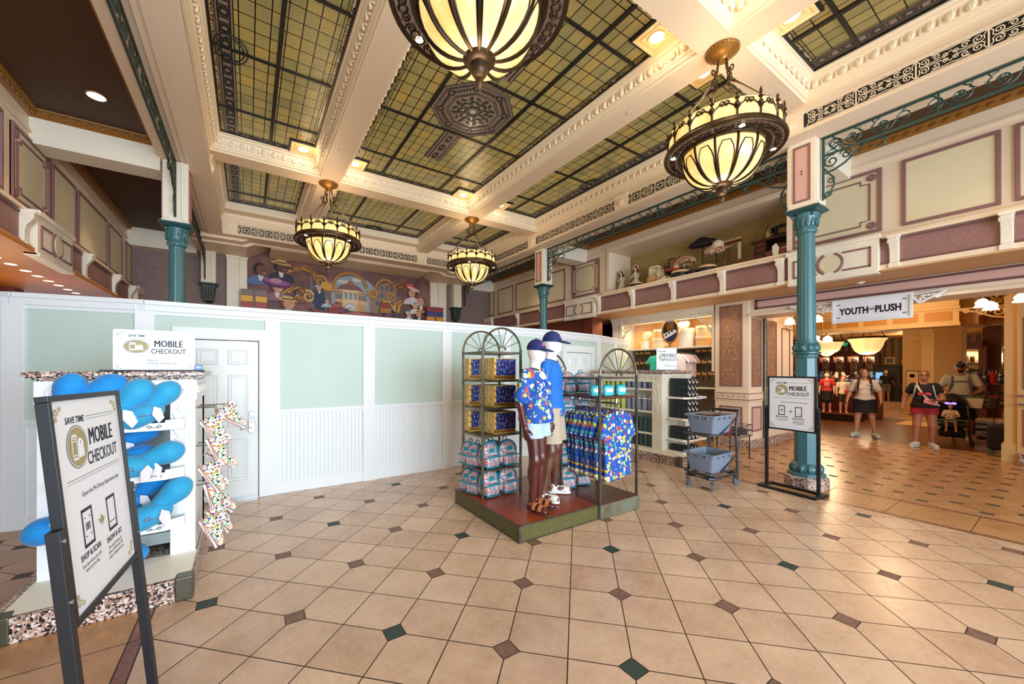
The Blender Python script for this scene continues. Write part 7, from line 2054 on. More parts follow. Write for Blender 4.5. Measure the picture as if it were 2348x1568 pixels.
rp = T('wall_pier', 'cream pier at the right side of the store opening', 'wall', kind='structure')
mb = MB(); mb.box(11.25, -3, .17, 11.9, .62, 3.1); mb.box(11.3, .62, 0, 11.8, .76, 3.1); mb.box(11.27, .60, 0, 11.83, .79, .32); mb.build('pier_body', 'store_cream', rp, bevel=.004)
MB().box(11.18, -3, 0, 11.9, .60, .17).build('granite_foot', 'granite', rp)
mb = MB(); frame_x(mb, 11.25, .36, .56, 1.3, 2.55); frame_x(mb, 11.25, .36, .56, .3, .95); mb.box(11.2, -3, 1.02, 11.25, .62, 1.05); mb.box(11.2, -3, 1.17, 11.25, .62, 1.2); mb.build('mauve_mouldings', 'mauve', rp)
lt = T('wall_lintel', 'cream lintel with a mauve band over the store opening', 'wall', kind='structure')
mb = MB(); mb.box(8.7, -6, 2.745, 9.3, 3.80, 3.1); mb.box(8.66, -6, 2.74, 9.3, 3.80, 2.79); mb.box(8.68, -6, 2.79, 9.3, 3.8, 2.81); mb.build('lintel_body', 'cream', lt, bevel=.004)
MB().box(8.692, -6, 2.90, 8.70, 3.62, 3.03).build('pink_band', 'pink', lt)
mb = MB()
for z in (2.872, 3.028): mb.box(8.67, -6, z, 8.70, 3.66, z+.032)
mb.box(8.67, 3.62, 2.872, 8.70, 3.66, 3.06); mb.build('mauve_mouldings', 'mauve_dark', lt)
ss = T('store_sign', 'white framed youth and plush sign hanging from the lintel', 'sign', (8.62, 1.92, 2.46), -PI/2)
mb = MB(); mb.box(-.47, -.02, 0, .47, .06, .37); mb.build('sign_board', 'sign_white', ss, bevel=.004)
mb = MB()
for a_, b_, c_, d_ in ((-.49, .49, -.015, .02), (-.49, .49, .35, .385), (-.49, -.455, .02, .35), (.455, .49, .02, .35)): mb.box(a_, -.035, c_, b_, -.0, d_)
for a_, b_, c_, d_ in ((-.44, .44, .035, .042), (-.44, .44, .328, .335), (-.44, -.433, .035, .335), (.433, .44, .035, .335)): mb.box(a_, -.024, c_, b_, -.018, d_)
mb.build('sign_frame', 'barrier_white', ss, bevel=.003)
mb = MB(); text(mb, 'YOUTH', .152, (-.205, -.021, .125), (1, 0, 0), (0, 0, 1), .70, bold=.04); text(mb, 'AND', .06, (.005, -.021, .165), (1, 0, 0), (0, 0, 1), .8, bold=.01, shear=.2); text(mb, 'PLUSH', .152, (.215, -.021, .125), (1, 0, 0), (0, 0, 1), .70, bold=.04)
for sx in (-1, 1):
    mb.tube([(sx*.045, -.022, .185), (sx*.06, -.022, .195), (sx*.075, -.022, .18)], .003, 3)
    for sz in (.075, .295):
        for e in (-.012, .012): mb.tube([(sx*(.40+a_)+e, -.022, sz+b_) for a_, b_ in spiral((0, 0), .013, .003, 0, 1.2, 8)], .003, 3)
mb.build('lettering', 'ink', ss)
for s, L_ in ((1, .34), (-1, .62)):
    mb = MB(); W = lambda p: [(s*(.49+a_), -.0, b_) for a_, b_ in p]
    mb.tube(W([(0, .30), (L_*.2, .20), (L_*.45, .26), (L_*.75, .31), (L_, .36)]), .02, 6); mb.tube(W(spiral((.09, .255), .05, .012, PI, 1.4, 12)), .014, 5); mb.tube(W(spiral((L_*.72, .30), .04, .01, 0, -1.4, 12)), .012, 5); mb.tube(W([(0, .35), (L_*.4, .36), (L_, .375)]), .012, 5)
    for k in range(4): mb.ell(W([(L_*(.3+.15*k), .315)])[0], (.04, .015, .018), 6, 4)
    mb.build('scroll_wing', 'barrier_white', ss, smooth=1.0)

# ------------------------------------------------------------------ inside the store
mb = MB(); mb.box(9.3, -10, 3.35, 36, 13, 3.45)
S(mb.build('ceiling', 'store_ceiling'), 'warm ceiling of the store beyond the opening', 'ceiling')
mb = MB(); mb.box(12.6, 1.42, 2.62, 13.0, 9, 3.36); mb.box(13.0, 1.2, 2.62, 14.2, 1.5, 3.36); mb.box(14.0, -8, 2.66, 14.4, 1.5, 3.36); mb.box(12.55, 1.4, 2.58, 13.05, 9, 2.66); mb.box(12.55, 1.4, 2.94, 13, 9, 3.0)
o = S(mb.build('trim_4', 'store_cream', bevel=.004), 'cream panelled bulkhead beams inside the store', 'trim')
mb = MB()
for k in range(9): mb.box(12.59, 1.52+k*.5, 2.70, 12.60, 1.92+k*.5, 2.90)
for k in range(5): mb.box(13.98, -2.0+k*.7, 2.75, 14.0, -1.5+k*.7, 3.0)
mb.build('gold_panels', 'store_gold', o)
mb = MB(); mb.box(30, -10, 0, 30.2, 12, 3.4); o = S(mb.build('wall_back', 'stripe_wall'), 'brown striped far wall of the store', 'wall')
mb = MB(); mb.box(9.5, 9, 0, 36, 9.2, 3.4); mb.box(10.8, 4.4, 0, 11.1, 9, 3.4); S(mb.build('wall_left', 'store_wood'), 'dark wood left wall of the store', 'wall')
mb = MB(); mb.box(12, -6.2, 0, 36, -6, 3.4); S(mb.build('wall_right', 'wallpaper_rose'), 'patterned right wall of the store', 'wall')
mb = MB(); mb.box(15.6, 1.71, 0, 16.3, 2.22, 3.3); mb.box(15.57, 1.68, 0, 16.33, 2.25, 1.0); mb.box(15.58, 1.68, 2.66, 16.32, 2.24, 2.78); S(mb.build('trim_7', 'store_cream', bevel=.01), 'square cream pillar behind the man with the stroller', 'pillar')
mb = MB(); mb.box(22, 3.35, 0, 22.5, 3.7, 3.3); mb.box(21.9, 3.3, 2.75, 22.6, 3.75, 3.0); mb.box(22.3, 3.7, 0, 22.6, 4.0, 3.3); mb.box(19.9, 2.82, 0, 20.3, 3.1, 3.3); S(mb.build('trim_8', 'store_cream', bevel=.01), 'slim cream pillars deep in the store', 'pillar')
mb = MB(); mb.box(21.5, 1.5, 0, 22, 1.9, 3.3, 0); mb.box(24, -5, 0, 24.2, 1.5, 3.3, 1); S(mb.build('wall_inner', ['store_wood', 'wallpaper_rose']), 'papered inner wall at the right of the store', 'wall')
# lit wall shelving
def shelving(name, label, x, y0, y1, z0, z1, nb, nz, mats, wood='store_wood'):
    t = T(name, label, 'shelving', (x, (y0+y1)/2, 0)); yc = (y0+y1)/2
    mb = MB(); mb.box(0, y0-yc, 0, .12, y1-yc, z1+.25); mb.box(-.45, y0-yc, z1, .1, y1-yc, z1+.28)
    for k in range(nb+1): yy = y0-yc+(y1-y0)*k/nb; mb.box(-.42, yy-.09, 0, .1, yy+.09, z1+.1)
    mb.build('cabinet', wood, t); MB().box(-.012, y0-yc, z0, -.002, y1-yc, z1).build('lit_back', 'lit_shelf', t)
    zs = [z0+(z1-z0)*k/nz for k in range(nz)]
    for z in zs: MB().box(-.40, y0-yc, z-.03, 0, y1-yc, z).build('shelf', wood, t)
    lamp('AREA', (x-.25, yc, z1-.05), 30*(y1-y0)/2, WARM2, (0, 0, 0), .15, (y1-y0)*.9, name='shelf_strip')
    n = 0
    for bi in range(nb):
        for z in zs:
            yb0 = y0+(y1-y0)*bi/nb+.18; yb1 = y0+(y1-y0)*(bi+1)/nb-.18; m_ = 3
            for q in range(m_):
                yy = yb0+(yb1-yb0)*(q+.5)/m_; hh = (z1-z0)/nz*(.5+.25*((n*7) % 3)/2)
                it = T('boxed_item', 'small boxed or folded item on the %s' % label, 'merchandise', (x-.2, yy, z), group='items on the '+label)
                MB().box(-.08, -(yb1-yb0)/m_*.4, 0, .08, (yb1-yb0)/m_*.4, hh).build('pack', mats[n % len(mats)], it, bevel=.01); MB().box(-.083, -(yb1-yb0)/m_*.25, hh*.3, -.08, (yb1-yb0)/m_*.25, hh*.7).build('label_panel', mats[(n+2) % len(mats)], it)
                n += 1
shelving('wall_shelves', 'lit red wood shelves on the striped wall', 29.9, 6.3, 8.95, .9, 2.45, 4, 4, ('merch_white', 'merch_grey', 'merch_orange', 'merch_white', 'merch_blue', 'merch_red'))
shelving('wall_shelves', 'lit trophy shelves right of the man', 21.45, 1.86, 2.6, .9, 2.35, 1, 3, ('gold', 'merch_white', 'hair_dark'))
shelving('wall_shelves', 'tall lit red shelves just left of the opening', 12.9, 4.75, 5.4, .8, 2.2, 1, 5, ('merch_white', 'merch_orange', 'merch_grey'))
t = T('counter_block', 'tall dark cabinet block at the far wall', 'cabinet', (28.4, 5.6, 0)); mb = MB(); mb.box(-.4, -.5, 0, .4, .5, 1.86); mb.box(-.45, -.55, 1.80, .45, .55, 1.9); mb.build('cabinet_body', 'store_dark', t, bevel=.02); MB().box(-.42, .15, .9, -.40, .42, 1.5).build('screen', 'screen_blue', t)
for y, z, s_, l in ((5.87, 2.15, .22, 'framed picture on the striped far wall'), (5.25, 2.05, .16, 'smaller framed picture right on the striped far wall')):
    t = T('framed_picture', l, 'picture', (29.97, y, z)); mb = MB(); mb.box(-.03, -s_, -s_*.9, 0, s_, s_*.9); mb.build('frame', 'store_cream', t); MB().box(-.035, -s_*.6, -s_*.5, -.03, s_*.6, s_*.5).build('print', 'merch_grey', t)
t = T('exit_sign', 'green lit exit sign hanging under the store ceiling', 'exit sign', (28, 7.32, 2.92), -PI/2)
MB().box(-.24, -.03, 0, .24, .03, .26).build('housing', 'black', t); mb = MB(); text(mb, 'EXIT', .2, (0, -.031, .06), (1, 0, 0), (0, 0, 1), .9, bold=.03); mb.build('lettering', 'exit_green', t); MB().cyl((0, 0, .26), (0, 0, .43), .012, n=6).build('stem', 'black', t)
# shell shaped bowl lamps and tulip sconces
def shell_lamp(loc, label, sc=1):
    t = T('bowl_lamp', label, 'pendant lamp', loc, group='scalloped bowl lamps in the store')
    MB().lathe([(.05*sc, -.56*sc), (.16*sc, -.54*sc), (.27*sc, -.45*sc), (.34*sc, -.30*sc), (.37*sc, -.18*sc), (.45*sc, -.06*sc)], 32, mod=lambda a_, z: 1+.07*math.cos(a_*8)).build('scalloped_bowl', 'shell_glass', t, smooth=1.0)
    MB().lathe([(.46*sc, -.06*sc), (.48*sc, -.03*sc), (.44*sc, -.0)], 28, cap=False).build('rim', 'bronze_dark', t, smooth=1.0)
    mb = MB()
    for k in range(4): mb.cyl((.42*sc*math.cos(k*PI/2), .42*sc*math.sin(k*PI/2), -.03), (.03*math.cos(k*PI/2), .03*math.sin(k*PI/2), 3.34-loc[2]), .012, n=5)
    mb.build('chains', 'bronze_dark', t); lamp('POINT', (loc[0], loc[1], loc[2]-.8*sc), 64*sc, WARM, size=.2, name='store_lamp'); return t
shell_lamp((17, 3.86, 2.72), 'large scalloped glowing bowl lamp in the middle of the store', 1.05); shell_lamp((14.3, 4.02, 2.48), 'tilted scalloped bowl lamp right behind the teal column', .62); shell_lamp((15.6, 4.5, 2.42), 'lower scalloped bowl lamp half behind the teal column', .6)
shell_lamp((24, 7.6, 2.45), 'small round lamp far back left in the store', .6); shell_lamp((23.2, 1.35, 2.5), 'small white chandelier in the papered room at the right', .5)
for x, y in ((18, -2), (20, 6), (26, 4.5), (15, 6.5), (11.2, 2.2)): lamp('POINT', (x, y, 2.9), 70, WARM, size=.3, name='store_lamp')
def sconce(loc, heads, label):
    t = T('tulip_lamp', label, 'lamp', loc, group='tulip glass lamps at the store opening')
    MB().lathe([(.0, -.02), (.05, 0), (.03, .06), (0, .1)], 12).build('boss', 'gold', t, smooth=1.0)
    for hx, hy, hz in heads:
        mb = MB(); mb.tube([(0, 0, .02), (hx*.4, hy*.4, hz*.4+.10), (hx*.8, hy*.8, hz+.14), (hx, hy, hz+.10)], .010, 6); mb.build('arm', 'gold', t, smooth=1.0)
        MB().lathe([(.02, .09), (.05, .07), (.085, .02), (.075, -.02), (.10, -.06)], 18, (hx, hy, hz), mod=lambda a_, z: 1+.10*math.cos(a_*6)*(z < .03), cap=False).build('tulip_shade', 'bulb', t, smooth=1.0)
    mb = MB(); mb.cyl((0, 0, .08), (0, 0, 3.34-loc[2]), .012, n=6); mb.build('stem', 'gold', t); return t
sconce((10.0, 3.27, 2.70), ((.0, .26, .0), (.0, -.23, .0), (.1, -.06, -.02)), 'gilt tulip lamp with white glass shades behind the teal column shaft')
sconce((11.3, 3.35, 2.34), ((-.05, -.12, .0), (.05, .1, .02)), 'lower tulip lamp cluster right of the teal column shaft')
sconce((10.6, .78, 2.78), ((.0, .16, .0), (.0, .07, -.06), (.0, -.24, .03)), 'gilt tulip lamp with three white shades at the upper right of the opening')
def fret(loc, L_, label, s):
    t = T('fret_bracket', label, 'bracket', loc, group='carved fret brackets in the opening')
    mb = MB(); W = lambda p: [(0, s*a_, b_) for a_, b_ in p]
    mb.tube(W([(0, 0), (L_, 0)]), .015, 5); mb.tube(W([(0, -.22), (.2, -.18), (L_*.6, -.08), (L_, -.01)]), .018, 5)
    for c_, r in (((.13, -.10), .09), ((.32, -.09), .07), ((.5, -.05), .04)):
        if c_[0] < L_: mb.tube(W(spiral(c_, r, .015, 0, 1.5, 14)), .014, 5)
    mb.build('fretwork', 'store_cream', t, smooth=1.0)
fret((11.4, .70, 2.80), .62, 'carved fret bracket at the right jamb of the opening', 1); fret((10.6, 3.80, 2.76), .35, 'carved fret bracket at the left jamb of the opening', -1)
# racks and tables of merchandise
def rack(x, y, H, label, n=10, mats=('merch_mix', 'merch_grey', 'plush_mix', 'merch_red')):
    t = T('garment_rack', label, 'rack', (x, y, 0))
    mb = MB(); mb.cbox((0, 0, .03), (.9, .5, .06)); mb.build('base', 'store_dark', t)
    for s in (-1, 1): MB().box(-.02, s*.34-.02, .05, .02, s*.34+.02, H).build('post', 'store_dark', t)
    for z in (H-.02, H*.62): MB().box(-.015, -.36, z-.015, .015, .36, z+.015).build('rail', 'store_dark', t)
    for k in range(n):
        z = H-.05 if k < n//2 else H*.62-.03; yy = -.30+.60*(k % (n//2))/(n//2-1)
        it = T('hung_item', 'small hung item on the %s' % label, 'merchandise', (x-.03, y+yy, z), .2*k, group='items hung on the '+label)
        MB().taper(-.30, -.02, (-.09, -.055, .09, .055), (-.05, -.03, .05, .03)).build('item_body', mats[k % len(mats)], it, bevel=.02); MB().cyl((0, 0, -.02), (0, 0, .04), .006, n=5).build('hook', 'steel', it)
rack(17.0, 1.45, 1.62, 'dark slat rack right of the man', 12); rack(15.0, 1.12, 1.66, 'tall dark rack at the right jamb', 12); rack(18.6, 1.55, 1.55, 'farther dark rack behind the man', 10)
def table(x, y, w_, d_, label, n, ptn):
    t = T('display_table', label, 'table', (x, y, 0))
    mb = MB(); mb.cbox((0, 0, .45), (d_, w_, .9)); mb.build('pedestal', 'store_wood', t, bevel=.02); mb = MB(); mb.cbox((0, 0, .92), (d_+.1, w_+.1, .05)); mb.build('table_top', 'store_wood', t, bevel=.01)
    rnd = random.Random(5)
    for k in range(n):
        lay = k % 4; yy = rnd.uniform(-.42, .42)*w_; xx = -d_*.35+lay*.12*d_; zz = .945+lay*.13
        it = T('plush_animal', 'small stuffed animal in the heap on the %s' % label, 'plush toy', (x+xx, y+yy, zz), rnd.uniform(0, 6), group='stuffed animals on the '+label)
        mb = MB(); mb.ell((0, 0, .07), (.08, .07, .085), 8, 6); mb.ell((0, -.02, .17), (.06, .055, .055), 8, 6); mb.build('toy_body', ptn[k % len(ptn)], it, smooth=PI)
        mb = MB(); mb.ell((-.045, -.01, .22), (.022, .015, .022), 6, 4); mb.ell((.045, -.01, .22), (.022, .015, .022), 6, 4); mb.build('ears', ptn[(k+1) % len(ptn)], it, smooth=PI)
    if n > 12:
        for zz in (1.07, 1.2, 1.33): MB().box(-d_*.2+(zz-1.07)*1.2, -w_*.48, zz-.02, d_*.45, w_*.48, zz).build('riser', 'store_wood', t)
    return t
table(17.6, 4.55, 1.7, 1.0, 'wooden table behind the small mannequins', 26, ('plush_mix', 'merch_white', 'hair_brown', 'merch_blue', 'merch_grey', 'merch_mix'))
table(20.5, 6.6, 1.8, 1.0, 'wooden table at the back left', 20, ('merch_white', 'hair_brown', 'plush_mix', 'merch_grey'))
pf = T('display_platform', 'low dark platform under the two small mannequins in the store', 'platform', (16.3, 4.4, 0)); MB().box(-.45, -.55, 0, .45, .5, .2).build('plinth', 'store_dark', pf, bevel=.01); MB().box(-.47, -.57, .2, .47, .52, .22).build('deck', 'store_wood', pf)
for x, y, l in ((20.2, 3.37, 'thin framed notice on the far cream pillar'), (20.2, 3.05, 'framed mobile checkout notice beside the far pillar')):
    t = T('notice_board', l, 'sign', (x, y, .95)); MB().box(-.03, -.17, 0, 0, .17, .66).build('frame', 'black', t); MB().box(-.035, -.15, .03, -.03, .15, .63).build('sheet', 'store_cream', t); MB().cyl((0, 0, -.95), (0, 0, 0), .015, n=6).build('post', 'black', t); MB().lathe([(.12, -.95), (.12, -.93), (0, -.92)], 12).build('base', 'black', t)
    mb = MB(); emblem(mb, 0, .47, .07, .06, 0); mb.v = [(-.0365, -v[0], v[2]) for v in mb.v]; mb.build('emblem', ['ink', 'sign_gold', 'ink_soft', 'sign_white'], t)

# ------------------------------------------------------------------ people in the store
wp = dict(kneeL=(.14, -.06, .50), ankL=(.19, -.02, .085), toeL=(.24, -.16, .03), kneeR=(-.13, -.07, .50), ankR=(-.17, -.10, .085), toeR=(-.24, -.24, .03), elL=(.29, .03, 1.14), wrL=(.30, -.09, .92), hdL=(-.1, -.3, -1), elR=(-.29, .05, 1.14), wrR=(-.34, .0, .90))
p1 = T('person', 'person with two long braids, white tee and black skirt walking towards the viewer', 'person', (12.7, 2.93, 0), -1.32)
J, V, tor, k = human(p1, 1.66, 'skin', wp, fat=.045, fem=True, h=.011)
o = tee(p1, J, V, tor, k, 'tee_offwhite', .87, .022, .72, fat=.045)
mb = MB(); mb.ell(V(.08, -.185, 1.35), tuple(V(.04, .012, .02)), 8, 5); mb.build('tee_print', 'mint', o)
shorts(p1, J, V, k, 'shorts_black', .93, .60, fat=.045, skirt=True, name='skirt', h=.013)
s = SDF(.03); s.ell(V(0, .012, 1.66), tuple(V(.085, .10, .11))); s.ell(V(0, -.085, 1.61), tuple(V(.066, .07, .085)), sub=True, k=.01); hr = organic('hair', s, 'hair_dark', p1, .010)
for sx in (-1, 1):
    mb = MB(); P = [V(sx*.07, .0, 1.60), V(sx*.10, -.05, 1.50), V(sx*.12, -.13, 1.38), V(sx*.13, -.175, 1.22), V(sx*.14, -.18, 1.08)]
    mb.tube(P, [.022, .022, .020, .016, .008], 7)
    for i in range(9): q = P[0].lerp(P[1], i/3) if i < 3 else (P[1].lerp(P[2], (i-3)/3) if i < 6 else P[2].lerp(P[3], (i-6)/3)); mb.ell(q, tuple(V(.027, .027, .018)), 6, 4)
    mb.build('braid', 'hair_dark', hr, smooth=1.0)
sneakers(p1, J, k, 'mint', 'tee_offwhite', h=.011)
w2 = dict(kneeL=(.12, -.04, .50), ankL=(.12, .03, .085), toeL=(.17, -.10, .03), kneeR=(-.12, -.06, .50), ankR=(-.14, -.08, .085), toeR=(-.20, -.22, .03), elL=(.28, -.03, 1.13), wrL=(.16, -.25, 1.08), hdL=(-.3, -1, .15), elR=(-.31, .06, 1.12), wrR=(-.35, .0, .89))
p2 = T('person', 'person in glasses with a black tee, red shorts and pink belt bag across the chest', 'person', (12.0, 1.83, 0), -1.40)
J, V, tor, k = human(p2, 1.61, 'skin_tan', w2, fat=.065, fem=True, h=.011)
o = tee(p2, J, V, tor, k, 'tee_black', .84, .024, .45, fat=.065)
mb = MB()
for sx in (-1, 1): mb.ell(V(sx*.055, -.235, 1.235), tuple(V(.055, .02, .038)), 10, 6)
mb.ell(V(0, -.24, 1.235), tuple(V(.015, .02, .018)), 8, 5); mb.build('polka_bow_print', 'bow_dots', o, smooth=PI)
shorts(p2, J, V, k, 'shorts_red', .93, .71, fat=.065, flare=.02, h=.012)
s = SDF(.03); s.ell(V(0, .01, 1.665), tuple(V(.086, .10, .105))); s.ell(V(0, -.085, 1.61), tuple(V(.068, .07, .085)), sub=True, k=.01); organic('hair', s, 'hair_brown', p2, .010)
mb = MB()
for sx in (-1, 1): mb.tube([V(sx*.034+.022*math.cos(q), -.103, 1.652+.017*math.sin(q)) for q in np.linspace(0, 2*PI, 12, endpoint=False)], .003, 4, True); mb.tube([V(sx*.056, -.10, 1.655), V(sx*.08, -.02, 1.65)], .0025, 4)
mb.tube([V(-.012, -.105, 1.655), V(.012, -.105, 1.655)], .0025, 4); mb.build('glasses', 'glasses', p2)
mb = MB(); P = [V(-.12, .13, 1.40), V(-.12, .0, 1.475), V(-.09, -.15, 1.36), V(.0, -.22, 1.18), V(.10, -.24, 1.06), V(.22, -.12, .98)]; mb.tube(P, .018, 6); st_ = mb.build('bag_strap', 'strap_cream', p2, smooth=1.0)
s = SDF(.02); s.rbox(V(.09, -.27, 1.06), (.20, .07, .11), .03, rot=(0, .25, .15)); organic('belt_bag', s, 'pouch_pink', st_, .011)
for sx in (-1, 1): mb = MB(); mb.tube([V(sx*.10, .12, 1.1), V(sx*.135, .05, 1.45), V(sx*.13, -.10, 1.42), V(sx*.16, -.16, 1.25), V(sx*.19, .02, 1.05)], .012, 5); mb.build('rucksack_strap', 'tee_grey', p2, smooth=1.0)
mb = MB(); mb.cbox(V(.17, -.40, 1.11), (.09, .15, .012)); mb.build('phone', 'black', p2, bevel=.004)
sneakers(p2, J, k, 'tee_grey', 'tee_grey', h=.011)
w3 = dict(elL=(.30, -.04, 1.14), wrL=(.20, -.30, 1.06), hdL=(-.2, -1, -.3), elR=(-.30, -.02, 1.14), wrR=(-.22, -.28, 1.06), hdR=(.2, -1, -.3), kneeL=(.12, -.08, .5), ankL=(.13, -.05, .085), toeL=(.17, -.2, .03))
p3 = T('person', 'person in a dark cap and pale grey tee with rucksack straps pushing the stroller', 'person', (14.0, 1.56, 0), -1.46)
J, V, tor, k = human(p3, 1.82, 'skin_tan', w3, fat=.02, shw=1.12, h=.011)
o = tee(p3, J, V, tor, k, 'tee_grey', .88, .026, .62, fat=.02)
for sx in (-1, 1): mb = MB(); mb.tube([V(sx*.12, .14, 1.1), V(sx*.13, .06, 1.475), V(sx*.12, -.12, 1.42), V(sx*.13, -.165, 1.25), V(sx*.17, -.02, 1.08)], .02, 5); mb.build('rucksack_strap', 'merch_grey', p3, smooth=1.0)
mb = MB(); mb.tube([V(-.12, -.155, 1.32), V(.12, -.155, 1.32)], .008, 5); mb.build('chest_clip', 'black', p3)
shorts(p3, J, V, k, 'shorts_black', .95, .52, fat=.02, flare=.03, h=.013)
s = SDF(.02); s.ell(V(0, .01, 1.66), tuple(V(.083, .098, .10))); s.ell(V(0, -.085, 1.60), tuple(V(.07, .07, .10)), sub=True, k=.01); organic('hair', s, 'hair_dark', p3, .010)
s = SDF(.02); s.ell(V(0, -.05, 1.56), tuple(V(.058, .062, .05))); s.ell(V(0, -.07, 1.605), tuple(V(.06, .07, .035)), sub=True, k=.01); organic('beard', s, 'hair_dark', p3, .010)
cap(p3, V, k, 'black', None)
mb = MB(); 
for sx in (-1, 1): mb.ell(V(sx*.036, -.10, 1.725), tuple(V(.03, .02, .018)), 8, 5)
mb.build('goggles', 'chrome', p3)
sneakers(p3, J, k, 'sneaker_white', 'tee_grey', h=.012)
# stroller with a child wearing a lit bow
sv = T('stroller', 'black pushchair with canopy and under basket pushed by the person in grey', 'stroller', (13.2, 1.60, 0), -1.42)
s = SDF(.03); s.rbox((0, .08, .62), (.42, .10, .55), .04, rot=(.35, 0, 0)); s.rbox((0, -.12, .42), (.42, .40, .08), .035); organic('seat', s, 'stroller_black', sv, .014)
s = SDF(.02); s.ell((0, .10, .86), (.25, .30, .25)); s.ell((0, .06, .83), (.22, .27, .23), sub=True, k=.01); s.cut((0, 0, .86), (0, .2, -1)); organic('canopy', s, 'stroller_black', sv, .014)
mb = MB()
for sx in (-1, 1): mb.tube([(sx*.24, .48, 1.05), (sx*.25, .25, .80), (sx*.25, -.05, .45), (sx*.26, -.32, .12)], .014, 6); mb.tube([(sx*.25, -.02, .5), (sx*.27, .32, .12)], .014, 6)
mb.tube([(-.24, .48, 1.05), (.24, .48, 1.05)], .018, 6); mb.build('frame', 'black', sv, smooth=1.0)
s = SDF(.02); s.rbox((0, .05, .24), (.40, .45, .20), .05); organic('under_basket', s, 'stroller_black', sv, .016)
for sx in (-1, 1):
    for y, r in ((-.32, .085), (.32, .12)): mb = MB(); mb.tube([(sx*.28, y+r*.8*math.cos(q), r+r*.8*math.sin(q)) for q in np.linspace(0, 2*PI, 18, endpoint=False)], r*.2, 6, True); mb.cyl((sx*.26, y, r), (sx*.30, y, r), r*.45, n=10); mb.build('wheel', 'black', sv, smooth=1.0)
mb = MB(); mb.tube([(-.22, -.34, .52), (-.1, -.40, .55), (.1, -.40, .55), (.22, -.34, .52)], .022, 6); mb.build('bumper_bar', 'merch_green', sv, smooth=1.0)
t = T('shopping_bag', 'green topped bag hanging on the pushchair handle', 'bag', (13.62, 1.33, .78)); MB().taper(0, .22, (-.09, -.12, .09, .12), (-.10, -.15, .10, .15)).build('bag_body', 'merch_white', t, bevel=.01); MB().box(-.09, -.14, .2, .09, .14, .26).build('green_lining', 'merch_green', t, bevel=.02); MB().tube([(0, -.1, .22), (0, -.05, .34), (0, .05, .34), (0, .1, .22)], .006, 5).build('handle', 'black', t)
kid = T('person', 'small child sitting in the pushchair with a glowing purple bow', 'person', (13.15, 1.60, .12), -1.42)
kp = dict(hipL=(.09, -.0, .92), kneeL=(.14, -.42, .95), ankL=(.15, -.50, .55), toeL=(.16, -.62, .50), hipR=(-.09, 0, .92), kneeR=(-.14, -.42, .95), ankR=(-.15, -.50, .55), toeR=(-.16, -.62, .50), elL=(.26, -.12, 1.18), wrL=(.12, -.34, 1.15), hdL=(-.4, -1, 0), elR=(-.26, -.12, 1.18), wrR=(-.12, -.34, 1.15), hdR=(.4, -1, 0))
J, V, tor, k = human(kid, .80, 'skin', kp, fat=.02, h=.016)
kid.location = (13.08, 1.60, .07); tee(kid, J, V, tor, k, 'doll_dress', .86*k, .03, .7, h=.012)
s = SDF(.02); s.ell(V(0, .01, 1.665), tuple(V(.086, .10, .105))); s.ell(V(0, -.085, 1.61), tuple(V(.068, .07, .085)), sub=True, k=.01); hr = organic('hair', s, 'hair_brown', kid, .009)
mb = MB()
for sx in (-1, 1): mb.ell(V(sx*.10, -.06, 1.80), tuple(V(.10, .03, .06)), 10, 6)
mb.ell(V(0, -.08, 1.80), tuple(V(.035, .035, .035)), 8, 5); mb.build('lit_bow', 'bow_light', hr, smooth=PI)
bm = dict(elL=(.25, -.12, 1.14), wrL=(.34, -.25, .98), hdL=(.3, -.6, -1))
p4 = T('person', 'person with pale hair and dark top sweeping far back in the store, seen from behind', 'person', (27.6, 5.55, 0), PI-1.35)
J, V, tor, k = human(p4, 1.60, 'skin_tan', dict(elR=(-.25, -.12, 1.14), wrR=(-.34, -.25, .98)), fat=.02, h=.014)
tee(p4, J, V, tor, k, 'tee_black', .88, .024, .6, fat=.02, h=.014); shorts(p4, J, V, k, 'shorts_olive', .94, .48, fat=.02, h=.014)
s = SDF(.02); s.ell(V(0, .012, 1.66), tuple(V(.09, .105, .11))); s.ell(V(0, -.085, 1.61), tuple(V(.068, .07, .085)), sub=True, k=.01); organic('hair', s, 'hair_fair', p4, .012)
sneakers(p4, J, k, 'sneaker_brown', 'sneaker_brown', h=.014)
t = T('broom', 'long handled broom held by the far sweeping person', 'broom', (27.9, 4.75, 0)); MB().cyl((0, 0, .06), (-.25, .40, 1.15), .014, n=6).build('handle', 'hair_brown', t); MB().box(-.06, -.18, 0, .06, .18, .07).build('head', 'store_dark', t, bevel=.01)
